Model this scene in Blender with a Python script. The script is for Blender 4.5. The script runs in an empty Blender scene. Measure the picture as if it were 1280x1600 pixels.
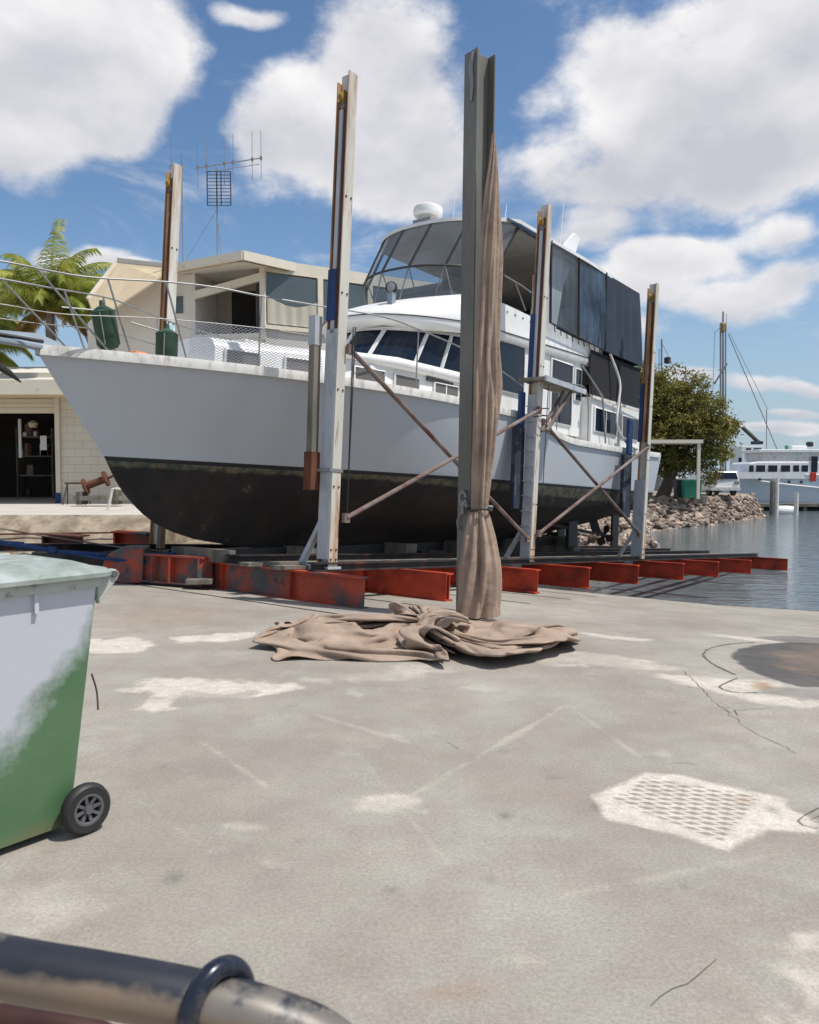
import bpy, math, random
import numpy as np
from mathutils import Vector, Matrix
R = math.radians
sc = bpy.context.scene
COL = sc.collection

# ---------------------------------------------------------------- camera
EYE = 1.42
F = 1250.0
TH = math.atan(60 / 1250.0)
cd = bpy.data.cameras.new('camera'); cam = bpy.data.objects.new('camera', cd); COL.objects.link(cam)
cam.location = (0, 0, EYE); cam.rotation_euler = (R(90) - TH, 0, 0)
cd.sensor_fit = 'VERTICAL'; cd.sensor_height = 36.0; cd.lens = 36.0 * F / 1600.0
cd.clip_start = 0.05; cd.clip_end = 8000
cd.dof.use_dof = True; cd.dof.focus_distance = 13.0; cd.dof.aperture_fstop = 11.0
sc.camera = cam
sc.view_settings.view_transform = 'Standard'; sc.view_settings.look = 'None'
sc.view_settings.exposure = 0.0; sc.view_settings.gamma = 1.0

def ray(px, py):
    x = (px - 640) / F; z = -(py - 800) / F
    c, s = math.cos(TH), math.sin(TH)
    return Vector((x, c + z * s, -s + z * c))
def at(px, py, d):                    # world point seen at a pixel, d metres ahead
    r = ray(px, py); return Vector((0, 0, EYE)) + r * (d / r.y)
def onz(px, py, z=0.0):               # world point of a pixel on a level plane
    r = ray(px, py); return Vector((0, 0, EYE)) + r * ((z - EYE) / r.z)

# ---------------------------------------------------------------- sun and sky
SUN_EL = R(63); SH = Vector((0.955, -0.297)).normalized()
sdir = Vector((SH.x * math.cos(SUN_EL), SH.y * math.cos(SUN_EL), math.sin(SUN_EL)))
sl = bpy.data.lights.new('sun', 'SUN'); so = bpy.data.objects.new('sun', sl); COL.objects.link(so)
sl.energy = 4.4; sl.angle = R(0.53); sl.color = (1.0, 0.95, 0.88)
so.rotation_euler = sdir.to_track_quat('Z', 'Y').to_euler(); so.location = (0, 0, 30)

W = bpy.data.worlds.new('World'); sc.world = W; W.use_nodes = True
nt = W.node_tree; N = nt.nodes; L = nt.links
for n in list(N): N.remove(n)
def nd(t, **k):
    n = N.new(t)
    for a, b in k.items(): setattr(n, a, b)
    return n
def mth(op, a, b=None, c=None, clamp=False):
    n = nd('ShaderNodeMath', operation=op); n.use_clamp = clamp
    for i, v in enumerate((a, b, c)):
        if v is None: continue
        if isinstance(v, (int, float)): n.inputs[i].default_value = v
        else: L.new(v, n.inputs[i])
    return n.outputs[0]
out = nd('ShaderNodeOutputWorld'); bg = nd('ShaderNodeBackground'); bg.inputs[1].default_value = 0.1
sky = nd('ShaderNodeTexSky', sky_type='NISHITA'); sky.sun_disc = False
sky.sun_elevation = SUN_EL; sky.sun_rotation = math.atan2(SH.x, SH.y); sky.air_density = 1.0; sky.dust_density = 0.6; sky.ozone_density = 2.0
tc = nd('ShaderNodeTexCoord'); sep = nd('ShaderNodeSeparateXYZ'); L.new(tc.outputs['Generated'], sep.inputs[0])
az = mth('ARCTAN2', sep.outputs[0], sep.outputs[1])
el = mth('ARCSINE', sep.outputs[2])
# cloud field in (azimuth, elevation); clumps stand where the photo has them
cmb = nd('ShaderNodeCombineXYZ'); L.new(az, cmb.inputs[0]); L.new(el, cmb.inputs[1])
nz = nd('ShaderNodeTexNoise', noise_dimensions='3D'); nz.inputs['Scale'].default_value = 4.2; nz.inputs['Detail'].default_value = 12; nz.inputs['Roughness'].default_value = 0.63
mp = nd('ShaderNodeMapping'); mp.inputs['Scale'].default_value = (1.0, 1.5, 1); mp.inputs['Location'].default_value = (3.1, 1.7, 0)
L.new(cmb.outputs[0], mp.inputs[0]); L.new(mp.outputs[0], nz.inputs['Vector'])
wn = nd('ShaderNodeTexNoise'); wn.inputs['Scale'].default_value = 5.0; wn.inputs['Detail'].default_value = 3
L.new(cmb.outputs[0], wn.inputs['Vector'])
wv = nd('ShaderNodeVectorMath', operation='SUBTRACT'); L.new(wn.outputs['Color'], wv.inputs[0]); wv.inputs[1].default_value = (.5, .5, .5)
ws = nd('ShaderNodeVectorMath', operation='SCALE'); L.new(wv.outputs[0], ws.inputs[0]); ws.inputs['Scale'].default_value = 0.055
pw = nd('ShaderNodeVectorMath', operation='ADD'); L.new(cmb.outputs[0], pw.inputs[0]); L.new(ws.outputs[0], pw.inputs[1])
BLOBS = [  # px, py, rx, ry (photo pixels)
 (60, 110, 190, 120), (235, 85, 105, 75), (40, 250, 95, 62), (185, 185, 75, 60), (60,40,150,60),
 (620, 90, 140, 90), (520, 220, 190, 110), (650, 260, 140, 90), (425, 175, 80, 70), (400, 22, 60, 16),
 (1010, 200, 200, 130), (1180, 130, 190, 130), (1100, 60, 190, 80), (1240, 230, 130, 90), (900, 270, 130, 60),
 (1240, 365, 70, 26), (1230, 430, 90, 36), (1010, 440, 130, 55), (1150, 480, 100, 35), (1060, 400, 100, 30),
 (1230, 662, 50, 12), (1180, 668, 30, 8), (1180, 600, 60, 16), (1260, 606, 40, 14), (1080, 590, 60, 18), (1240, 640, 45, 8), (170, 405, 50, 16), (740, 400, 60, 30), (230, 420, 50, 12), (0, 460, 60, 30), (90, 420, 60, 20), (900, 365, 80, 30), (960, 520, 90, 25)]
acc = None; hi = None
for (px, py, rx, ry) in BLOBS:
    v = ray(px, py).normalized(); a0 = math.atan2(v.x, v.y); e0 = math.asin(v.z)
    s1 = nd('ShaderNodeVectorMath', operation='SUBTRACT'); L.new(pw.outputs[0], s1.inputs[0]); s1.inputs[1].default_value = (a0, e0, 0)
    s2 = nd('ShaderNodeVectorMath', operation='MULTIPLY'); L.new(s1.outputs[0], s2.inputs[0]); s2.inputs[1].default_value = (F / rx / 1.15, F / ry / 1.15, 0)
    ln = nd('ShaderNodeVectorMath', operation='LENGTH'); L.new(s2.outputs[0], ln.inputs[0])
    m = mth('SUBTRACT', 1.0, ln.outputs['Value'], clamp=True)
    yy = nd('ShaderNodeSeparateXYZ'); L.new(s2.outputs[0], yy.inputs[0])
    acc = m if acc is None else mth('ADD', acc, m)
    q = mth('MULTIPLY', m, yy.outputs[1]); hi = q if hi is None else mth('ADD', hi, q)
acc1 = mth('MINIMUM', acc, 0.85)
nz0 = mth('SUBTRACT', nz.outputs['Fac'], 0.5)
# elsewhere in the sky scattered clouds of the same sort
behind = mth('MULTIPLY', mth('GREATER_THAN', mth('ABSOLUTE', az), 0.75), 0.42)
dens = mth('ADD', mth('MULTIPLY', nz0, 2.7), mth('ADD', mth('MULTIPLY', acc1, 1.3), behind))
mr = nd('ShaderNodeMapRange', interpolation_type='SMOOTHSTEP'); L.new(dens, mr.inputs[0])
mr.inputs[1].default_value = 0.18; mr.inputs[2].default_value = 0.88
# cloud body: grey violet bases, white tops
nz2 = nd('ShaderNodeTexNoise'); nz2.inputs['Scale'].default_value = 4.2; nz2.inputs['Detail'].default_value = 4; nz2.inputs['Roughness'].default_value = .5
mp2 = nd('ShaderNodeMapping'); mp2.inputs['Scale'].default_value = (1, 1.5, 1); mp2.inputs['Location'].default_value = (3.1, 1.64, 0)
L.new(cmb.outputs[0], mp2.inputs[0]); L.new(mp2.outputs[0], nz2.inputs['Vector'])
sh = mth('ADD', mth('MULTIPLY', mth('SUBTRACT', nz.outputs['Fac'], nz2.outputs['Fac']), 2.4), mth('MULTIPLY', hi, 0.7))
sh = mth('ADD', mth('ADD', sh, 0.46), mth('MULTIPLY', mth('SUBTRACT', 0.9, dens), 0.25))
cr = nd('ShaderNodeValToRGB'); L.new(sh, cr.inputs[0])
cr.color_ramp.elements[0].position = 0.0; cr.color_ramp.elements[0].color = (5.7, 5.85, 6.5, 1)
cr.color_ramp.elements[1].position = 1.0; cr.color_ramp.elements[1].color = (9.6, 9.5, 9.5, 1)
e_ = cr.color_ramp.elements.new(0.5); e_.color = (7.5, 7.5, 7.9, 1)
hs = nd('ShaderNodeHueSaturation'); L.new(sky.outputs[0], hs.inputs['Color']); hs.inputs['Saturation'].default_value = 1.12; hs.inputs['Value'].default_value = 1.26
hz = nd('ShaderNodeMapRange'); L.new(el, hz.inputs[0]); hz.inputs[1].default_value = 0.26; hz.inputs[2].default_value = 0.0; hz.inputs[4].default_value = .85
hm_ = nd('ShaderNodeMix', data_type='RGBA'); L.new(hz.outputs[0], hm_.inputs[0]); L.new(hs.outputs[0], hm_.inputs[6]); hm_.inputs[7].default_value = (3.6, 4.9, 6.3, 1)
wz = nd('ShaderNodeTexNoise'); wz.inputs['Scale'].default_value = 3.0; wz.inputs['Detail'].default_value = 10; wz.inputs['Roughness'].default_value = .68; wz.inputs['Distortion'].default_value = .6
wm = nd('ShaderNodeMapping'); wm.inputs['Scale'].default_value = (1.0, 2.6, 1); wm.inputs['Location'].default_value = (1.4, 5.2, 0); L.new(cmb.outputs[0], wm.inputs[0]); L.new(wm.outputs[0], wz.inputs['Vector'])
wr = nd('ShaderNodeMapRange', interpolation_type='SMOOTHSTEP'); L.new(wz.outputs['Fac'], wr.inputs[0]); wr.inputs[1].default_value = .50; wr.inputs[2].default_value = .74; wr.inputs[4].default_value = .6
cover = mth('MAXIMUM', mr.outputs[0], wr.outputs[0])
mx = nd('ShaderNodeMix', data_type='RGBA'); L.new(cover, mx.inputs[0]); L.new(hm_.outputs[2], mx.inputs[6]); L.new(cr.outputs[0], mx.inputs[7])
L.new(mx.outputs[2], bg.inputs[0]); L.new(bg.outputs[0], out.inputs[0])

# ---------------------------------------------------------------- helpers
class MB:
    def __init__(s): s.v = []; s.f = []
    def add(s, vs, fs):
        b = len(s.v); s.v += [tuple(v) for v in vs]; s.f += [tuple(i + b for i in f) for f in fs]; return s
    def bx(s, x0, x1, y0, y1, z0, z1):
        return s.add([(x0,y0,z0),(x1,y0,z0),(x1,y1,z0),(x0,y1,z0),(x0,y0,z1),(x1,y0,z1),(x1,y1,z1),(x0,y1,z1)],
                     [(0,3,2,1),(4,5,6,7),(0,1,5,4),(1,2,6,5),(2,3,7,6),(3,0,4,7)])
    def obx(s, c, ux, uy, uz):        # oriented box: centre, three half-extent vectors
        c = Vector(c); ux = Vector(ux); uy = Vector(uy); uz = Vector(uz)
        vs = [c + ux*a + uy*b + uz*d for d in (-1, 1) for (a, b) in ((-1,-1),(1,-1),(1,1),(-1,1))]
        return s.add(vs, [(0,3,2,1),(4,5,6,7),(0,1,5,4),(1,2,6,5),(2,3,7,6),(3,0,4,7)])
    def beam(s, p, q, w, h, up=(0,0,1)):
        p = Vector(p); q = Vector(q); d = (q - p); a = d.normalized(); side = a.cross(Vector(up))
        if side.length < 1e-4: side = a.cross(Vector((1,0,0)))
        side.normalize(); u = side.cross(a)
        return s.obx((p + q) / 2, d / 2, side * w / 2, u * h / 2)
    def tube(s, pts, r, n=8, closed=False, caps=True):
        pts = [Vector(p) for p in pts]; m = len(pts); rs = r if isinstance(r, (list, tuple)) else [r] * m
        prev = None; rings = []
        for i, p in enumerate(pts):
            a = pts[(i + 1) % m] if (closed or i < m - 1) else p; b = pts[i - 1] if (closed or i > 0) else p
            t = (a - b)
            if t.length < 1e-9: t = Vector((0, 0, 1))
            t.normalize()
            if prev is None:
                u = t.cross(Vector((0, 0, 1)))
                if u.length < 1e-3: u = t.cross(Vector((1, 0, 0)))
            else: u = prev - t * prev.dot(t)
            u.normalize(); w = t.cross(u); prev = u
            rings.append([p + (u * math.cos(k * 2 * math.pi / n) + w * math.sin(k * 2 * math.pi / n)) * rs[i] for k in range(n)])
        vs = [v for rg in rings for v in rg]; fs = []
        for i in range(m if closed else m - 1):
            j = (i + 1) % m
            for k in range(n):
                l = (k + 1) % n; fs.append((i*n+k, i*n+l, j*n+l, j*n+k))
        if caps and not closed:
            fs.append(tuple(range(n))[::-1]); fs.append(tuple((m-1)*n + k for k in range(n)))
        return s.add(vs, fs)
    def lathe(s, c, ax, prof, n=20, caps=True):   # prof: (distance along axis, radius)
        c = Vector(c); ax = Vector(ax).normalized(); u = ax.cross(Vector((0, 0, 1)))
        if u.length < 1e-3: u = ax.cross(Vector((1, 0, 0)))
        u.normalize(); w = ax.cross(u); m = len(prof)
        vs = [c + ax * a + (u * math.cos(k*2*math.pi/n) + w * math.sin(k*2*math.pi/n)) * max(r, 1e-4) for a, r in prof for k in range(n)]
        return s.add(vs, [(i*n+k, i*n+(k+1) % n, (i+1)*n+(k+1) % n, (i+1)*n+k) for i in range(m-1) for k in range(n)] + ([tuple(range(n))[::-1], tuple((m-1)*n + k for k in range(n))] if caps else []))
    def prism(s, poly, off):
        off = Vector(off); n = len(poly); a = [Vector(p) for p in poly]; b = [p + off for p in a]
        return s.add(a + b, [tuple(range(n))[::-1], tuple(range(n, 2*n))] + [(i, (i+1) % n, n+(i+1) % n, n+i) for i in range(n)])
    def grid(s, P, closed=False):
        n = len(P); m = len(P[0])
        return s.add([v for r in P for v in r], [(i*m+j, i*m+(j+1) % m, (i+1)*m+(j+1) % m, (i+1)*m+j) for i in range(n-1) for j in range(m if closed else m-1)])

def mkobj(name, mb, m, parent=None, smooth=False, bevel=0, solid=0):
    me = bpy.data.meshes.new(name); me.from_pydata(mb.v, [], mb.f)
    o = bpy.data.objects.new(name, me); COL.objects.link(o)
    for mm in (m if isinstance(m, (list, tuple)) else [m]): me.materials.append(mm)
    if smooth:
        me.shade_smooth()
        if smooth != 'all':
            try: me.set_sharp_from_angle(angle=R(smooth if smooth is not True else 38))
            except Exception: pass
    if solid:
        md = o.modifiers.new('solid', 'SOLIDIFY'); md.thickness = solid; md.offset = 0
    if bevel:
        md = o.modifiers.new('bevel', 'BEVEL'); md.width = bevel; md.segments = 2; md.limit_method = 'ANGLE'; md.angle_limit = R(40)
    if parent: o.parent = parent
    return o
def tag(o, label, cat=None, group=None):
    if label: o['label'] = label
    if cat: o['category'] = cat
    if group: o['group'] = group
    return o
def root(name, label, cat, loc=(0,0,0), mat=None, group=None, rz=0):
    o = bpy.data.objects.new(name, None); COL.objects.link(o); o.empty_display_size = .2
    if mat is not None: o.matrix_world = mat
    else: o.location = loc; o.rotation_euler = (0, 0, rz)
    return tag(o, label, cat, group)
def thing(name, mb, m, label, cat, group=None, **k): return tag(mkobj(name, mb, m, **k), label, cat, group)
def struct(name, mb, m, **k): o = mkobj(name, mb, m, **k); o['kind'] = 'structure'; return o
def frame_mat(o, a, pitch=0):          # x axis at heading a tipped down by pitch
    X = Vector((math.cos(a)*math.cos(pitch), math.sin(a)*math.cos(pitch), -math.sin(pitch))); Y = Vector((-math.sin(a), math.cos(a), 0)); Z = X.cross(Y)
    return Matrix(((X.x, Y.x, Z.x, o[0]), (X.y, Y.y, Z.y, o[1]), (X.z, Y.z, Z.z, o[2]), (0, 0, 0, 1)))
def dup(r, loc, rz=None, label=None):
    c = r.copy(); COL.objects.link(c); c.location = loc
    if rz is not None: c.rotation_euler = (0, 0, rz)
    if label: c['label'] = label
    for ch in list(r.children):
        d = ch.copy(); COL.objects.link(d); d.parent = c
        for g in ch.children:
            e = g.copy(); COL.objects.link(e); e.parent = d
    return c

# ---------------------------------------------------------------- materials
def mat(name, col, rough=.55, metal=0., var=.12, vs=2.0, col2=None, c2s=3.0, c2t=.62, c2w=.1, stretch=1.0, bump=0., bs=40., spec=.5, c3=None, c3s=9., c3t=.66, wet=None):
    m = bpy.data.materials.new(name); m.use_nodes = True; t = m.node_tree; b = t.nodes['Principled BSDF']
    n = t.nodes; l = t.links
    b.inputs['Roughness'].default_value = rough; b.inputs['Metallic'].default_value = metal; b.inputs['Specular IOR Level'].default_value = spec
    tcn = n.new('ShaderNodeTexCoord'); mpn = n.new('ShaderNodeMapping'); mpn.inputs['Scale'].default_value = (1, 1, stretch); l.new(tcn.outputs['Object'], mpn.inputs[0])
    rgb = n.new('ShaderNodeRGB'); rgb.outputs[0].default_value = (*col, 1); cur = rgb.outputs[0]
    def layer(cur, c, s, th, w):
        q = n.new('ShaderNodeTexNoise'); q.inputs['Scale'].default_value = s; q.inputs['Detail'].default_value = 8; q.inputs['Roughness'].default_value = .65; l.new(mpn.outputs[0], q.inputs['Vector'])
        r = n.new('ShaderNodeMapRange'); r.inputs[1].default_value = th - w; r.inputs[2].default_value = th + w; l.new(q.outputs['Fac'], r.inputs[0])
        x = n.new('ShaderNodeMix'); x.data_type = 'RGBA'; l.new(r.outputs[0], x.inputs[0]); l.new(cur, x.inputs[6]); x.inputs[7].default_value = (*c, 1)
        return x.outputs[2]
    if col2: cur = layer(cur, col2, c2s, c2t, c2w)
    if c3: cur = layer(cur, c3, c3s, c3t, .05)
    if var:
        q = n.new('ShaderNodeTexNoise'); q.inputs['Scale'].default_value = vs; q.inputs['Detail'].default_value = 6; l.new(mpn.outputs[0], q.inputs['Vector'])
        r = n.new('ShaderNodeMapRange'); r.inputs[1].default_value = .3; r.inputs[2].default_value = .7; r.inputs[3].default_value = 1 - var; r.inputs[4].default_value = 1 + var; l.new(q.outputs['Fac'], r.inputs[0])
        x = n.new('ShaderNodeVectorMath'); x.operation = 'SCALE'; l.new(cur, x.inputs[0]); l.new(r.outputs[0], x.inputs['Scale']); cur = x.outputs[0]
    l.new(cur, b.inputs['Base Color'])
    if bump:
        q = n.new('ShaderNodeTexNoise'); q.inputs['Scale'].default_value = bs; q.inputs['Detail'].default_value = 5; l.new(tcn.outputs['Object'], q.inputs['Vector'])
        bp = n.new('ShaderNodeBump'); bp.inputs['Strength'].default_value = bump; bp.inputs['Distance'].default_value = .02; l.new(q.outputs['Fac'], bp.inputs['Height']); l.new(bp.outputs[0], b.inputs['Normal'])
    m['cur'] = ''
    return m
M = {}
M['white'] = mat('white_gelcoat', (.80, .80, .78), .3, var=.03, col2=(.62, .60, .54), c2s=5, c2t=.66, c2w=.12, stretch=.35)
M['grimy'] = mat('grimy_white', (.74, .73, .69), .5, var=.08, col2=(.42, .38, .31), c2s=9, c2t=.6, c2w=.12, stretch=.4)
M['steel'] = mat('dull_stainless', (.26, .26, .265), .5, .3, var=.15, vs=8)
M['galv'] = mat('galvanised_steel', (.20, .195, .172), .55, .25, var=.22, vs=3, col2=(.12, .115, .10), c2s=6, c2t=.56, c2w=.15, stretch=.25, c3=(.17, .10, .06), c3s=14, c3t=.70)
M['glass'] = mat('dark_glass', (.008, .016, .030), .06, var=0, spec=.28)
M['vent'] = mat('mesh_blind', (.13, .125, .12), .8, var=.15, vs=60)
M['black'] = mat('black_rubber', (.02, .02, .021), .55, var=.2)
M['navy'] = mat('navy_canvas', (.022, .032, .055), .75, var=.22, vs=1.6, bump=.35, bs=3)
M['blackmesh'] = mat('black_mesh', (.010, .010, .014), .85, var=.15)
M['postwhite'] = mat('weathered_white_post', (.60, .58, .51), .5, var=.12, vs=5, col2=(.40, .21, .09), c2s=4.0, c2t=.57, c2w=.08, stretch=.10, c3=(.20, .07, .03), c3s=12, c3t=.65)
M['postclean'] = mat('pale_grey_steel', (.43, .46, .49), .45, var=.12, vs=4, col2=(.30, .31, .30), c2s=7, c2t=.6, c2w=.1, stretch=.3, c3=(.25, .13, .07), c3s=18, c3t=.72)
M['rust'] = mat('rust', (.13, .045, .020), .8, var=.35, vs=6, col2=(.07, .022, .012), c2s=4, c2t=.52, c2w=.15, stretch=.3)
M['rustpale'] = mat('rust_stain', (.46, .25, .11), .65, var=.25, vs=5, col2=(.22, .08, .03), c2s=4, c2t=.52, c2w=.12, stretch=.2, c3=(.6, .56, .48), c3s=9, c3t=.62)
M['orange'] = mat('yellow_sheave', (.30, .19, .04), .6, var=.3, vs=20)
M['redsteel'] = mat('red_oxide_steel', (.50, .050, .016), .6, var=.25, vs=2.5, col2=(.20, .028, .014), c2s=2.2, c2t=.57, c2w=.1, c3=(.30, .20, .14), c3s=11, c3t=.70, bump=.15)
M['redgrey'] = mat('worn_red_grey_steel', (.075, .080, .082), .6, var=.3, vs=2.5, col2=(.40, .055, .02), c2s=1.6, c2t=.48, c2w=.06, c3=(.03, .028, .026), c3s=7, c3t=.66, bump=.15)
M['darksteel'] = mat('dark_steel', (.022, .022, .023), .6, var=.3, vs=3, col2=(.09, .035, .02), c2s=3, c2t=.58, c2w=.08)
M['brace'] = mat('rusty_pipe', (.23, .19, .165), .6, var=.2, vs=6, col2=(.10, .04, .03), c2s=3, c2t=.52, c2w=.12)
M['blue'] = mat('blue_padding', (.012, .042, .14), .7, var=.3, vs=6, col2=(.25, .30, .33), c2s=7, c2t=.66, c2w=.05, stretch=.4)
M['padworn'] = mat('worn_blue_black_pad', (.020, .024, .034), .75, var=.35, vs=7, col2=(.085, .105, .12), c2s=8, c2t=.60, c2w=.05, stretch=.3, c3=(.01, .045, .16), c3s=5, c3t=.62)
M['timber'] = mat('grey_timber', (.20, .185, .15), .8, var=.3, vs=5, col2=(.09, .085, .07), c2s=4, c2t=.55, c2w=.1, stretch=.15)
M['tarp'] = mat('tan_tarp', (.37, .28, .215), .85, var=.12, vs=2.5, col2=(.25, .185, .14), c2s=3, c2t=.58, c2w=.12, c3=(.19, .14, .11), c3s=7, c3t=.70, bump=.4, bs=16, spec=.2)
M['cream'] = mat('cream_wall', (.62, .56, .44), .8, var=.06, vs=1.2, bump=.1, bs=12)
M['soffit'] = mat('tan_soffit', (.64, .52, .34), .8, var=.06)
M['roof'] = mat('pale_metal_roof', (.66, .62, .54), .6, var=.08)
M['fascia'] = mat('cream_fascia', (.72, .66, .53), .6, var=.06, col2=(.50, .34, .2), c2s=4, c2t=.68)
M['housewall'] = mat('grey_cream_wall', (.68, .63, .56), .85, var=.05, vs=2)
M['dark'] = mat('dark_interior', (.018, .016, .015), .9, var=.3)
M['winglass'] = mat('window_glass', (.09, .12, .13), .12, var=.1, vs=1)
M['curtain'] = mat('cream_curtain', (.50, .47, .38), .9, var=.1, vs=5, stretch=.2)
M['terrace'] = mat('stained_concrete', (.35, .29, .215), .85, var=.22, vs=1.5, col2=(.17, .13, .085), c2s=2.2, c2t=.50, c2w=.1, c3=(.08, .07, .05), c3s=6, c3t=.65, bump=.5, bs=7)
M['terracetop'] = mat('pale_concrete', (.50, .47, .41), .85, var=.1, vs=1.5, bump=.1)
M['bark'] = mat('bark', (.10, .075, .055), .9, var=.3, vs=6, bump=.6, bs=14)
M['palmtrunk'] = mat('palm_trunk', (.20, .17, .13), .9, var=.25, vs=6)
def leafmat(name, c1, c2, sc_=1.2, trans=.35):
    m = mat(name, c1, .55, var=.35, vs=sc_ * 3, col2=c2, c2s=sc_, c2t=.5, c2w=.15)
    t = m.node_tree; b = t.nodes['Principled BSDF']; o = t.nodes['Material Output']
    tr = t.nodes.new('ShaderNodeBsdfTranslucent'); mixn = t.nodes.new('ShaderNodeMixShader'); mixn.inputs[0].default_value = trans
    src = b.inputs['Base Color'].links[0].from_socket; t.links.new(src, tr.inputs[0]); t.links.new(b.outputs[0], mixn.inputs[1]); t.links.new(tr.outputs[0], mixn.inputs[2]); t.links.new(mixn.outputs[0], o.inputs[0])
    return m
M['leaf'] = leafmat('tree_leaf', (.14, .155, .035), (.28, .23, .055), .5)
M['palm'] = leafmat('palm_leaf', (.20, .28, .04), (.46, .44, .10), 1.5, .45)
M['palmdry'] = leafmat('dry_palm_leaf', (.42, .29, .07), (.25, .12, .04), 1.5, .3)
M['rock'] = mat('bank_rock', (.36, .285, .225), .9, var=.4, vs=1.1, col2=(.17, .13, .105), c2s=.9, c2t=.52, c2w=.1, c3=(.55, .50, .44), c3s=2.2, c3t=.64, bump=.5, bs=5)
M['hullblue'] = mat('pale_blue_hull', (.55, .64, .72), .3, var=.05)
M['binlid'] = mat('faded_green_lid', (.19, .25, .20), .5, var=.18, vs=6, col2=(.35, .38, .36), c2s=3, c2t=.50, c2w=.12, c3=(.12, .13, .09), c3s=16, c3t=.68)
M['binrim'] = mat('grimy_rim', (.44, .47, .42), .55, var=.12, vs=7, col2=(.13, .12, .08), c2s=13, c2t=.60, c2w=.07)
M['wheel'] = mat('grey_plastic', (.10, .10, .105), .5, var=.15)
M['fender'] = mat('green_canvas', (.030, .072, .042), .7, var=.25, vs=8, bump=.2, bs=20)
M['orangefloat'] = mat('orange_plastic', (.75, .22, .04), .5)
M['skin_grey'] = mat('blue_grey_paint', (.25, .30, .35), .5, var=.1)
M['greenbin'] = mat('green_plastic', (.02, .20, .12), .45, var=.15)
M['red'] = mat('red_paint', (.5, .03, .02), .5)
M['interior'] = mat('cabin_interior', (.10, .09, .085), .8, var=.2)
M['liner'] = mat('grey_roof_lining', (.42, .40, .37), .8, var=.05)
M['railpaint'] = mat('worn_blue_black_enamel', (.030, .034, .044), .45, .2, var=.4, vs=9, col2=(.15, .135, .115), c2s=10, c2t=.54, c2w=.03, c3=(.62, .58, .46), c3s=12, c3t=.73)
def underwear(m):                                  # paint rubbed through to brown metal along the underside of the pipe
    t = m.node_tree; b = t.nodes['Principled BSDF']; l = t.links; src = b.inputs['Base Color'].links[0].from_socket
    tcn = t.nodes.new('ShaderNodeTexCoord'); facing = t.nodes.new('ShaderNodeSeparateXYZ'); l.new(tcn.outputs['Normal'], facing.inputs[0])
    q = t.nodes.new('ShaderNodeTexNoise'); q.inputs['Scale'].default_value = 16; q.inputs['Detail'].default_value = 7; l.new(tcn.outputs['Object'], q.inputs['Vector'])
    a = t.nodes.new('ShaderNodeMath'); a.operation = 'MULTIPLY_ADD'; l.new(q.outputs['Fac'], a.inputs[0]); a.inputs[1].default_value = 1.3; l.new(facing.outputs[2], a.inputs[2])
    r = t.nodes.new('ShaderNodeMapRange'); r.inputs[1].default_value = 1.30; r.inputs[2].default_value = 1.0; l.new(a.outputs[0], r.inputs[0])
    br = t.nodes.new('ShaderNodeMix'); br.data_type = 'RGBA'; l.new(q.outputs['Fac'], br.inputs[0]); br.inputs[6].default_value = (.30, .20, .12, 1); br.inputs[7].default_value = (.16, .15, .13, 1)
    x = t.nodes.new('ShaderNodeMix'); x.data_type = 'RGBA'; l.new(r.outputs[0], x.inputs[0]); l.new(src, x.inputs[6]); l.new(br.outputs[2], x.inputs[7]); l.new(x.outputs[2], b.inputs['Base Color'])
underwear(M['railpaint'])
M['ringpaint'] = mat('blue_black_enamel', (.018, .024, .040), .25, .3, var=.25, vs=30, col2=(.10, .09, .08), c2s=30, c2t=.62)

def clear(name, col, alpha, rough=.08):
    m = bpy.data.materials.new(name); m.use_nodes = True; t = m.node_tree; b = t.nodes['Principled BSDF']; o = t.nodes['Material Output']
    b.inputs['Base Color'].default_value = (*col, 1); b.inputs['Roughness'].default_value = rough
    tr = t.nodes.new('ShaderNodeBsdfTransparent'); tr.inputs[0].default_value = (.80, .84, .88, 1)
    mx_ = t.nodes.new('ShaderNodeMixShader'); t.links.new(tr.outputs[0], mx_.inputs[1]); t.links.new(b.outputs[0], mx_.inputs[2])
    q = t.nodes.new('ShaderNodeTexNoise'); q.inputs['Scale'].default_value = 1.5; q.inputs['Detail'].default_value = 3
    c = t.nodes.new('ShaderNodeTexCoord'); t.links.new(c.outputs['Object'], q.inputs['Vector'])
    r = t.nodes.new('ShaderNodeMapRange'); r.inputs[1].default_value = .35; r.inputs[2].default_value = .65; r.inputs[3].default_value = alpha * .75; r.inputs[4].default_value = min(1, alpha * 1.25); t.links.new(q.outputs['Fac'], r.inputs[0]); t.links.new(r.outputs[0], mx_.inputs[0])
    bp = t.nodes.new('ShaderNodeBump'); bp.inputs['Strength'].default_value = .4; bp.inputs['Distance'].default_value = .04; t.links.new(q.outputs['Fac'], bp.inputs['Height']); t.links.new(bp.outputs[0], b.inputs['Normal'])
    t.links.new(mx_.outputs[0], o.inputs[0]); return m
M['vinyl'] = clear('clear_vinyl', (.17, .20, .23), .36)
M['vinyl2'] = clear('tinted_vinyl', (.05, .08, .12), .72)
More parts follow.
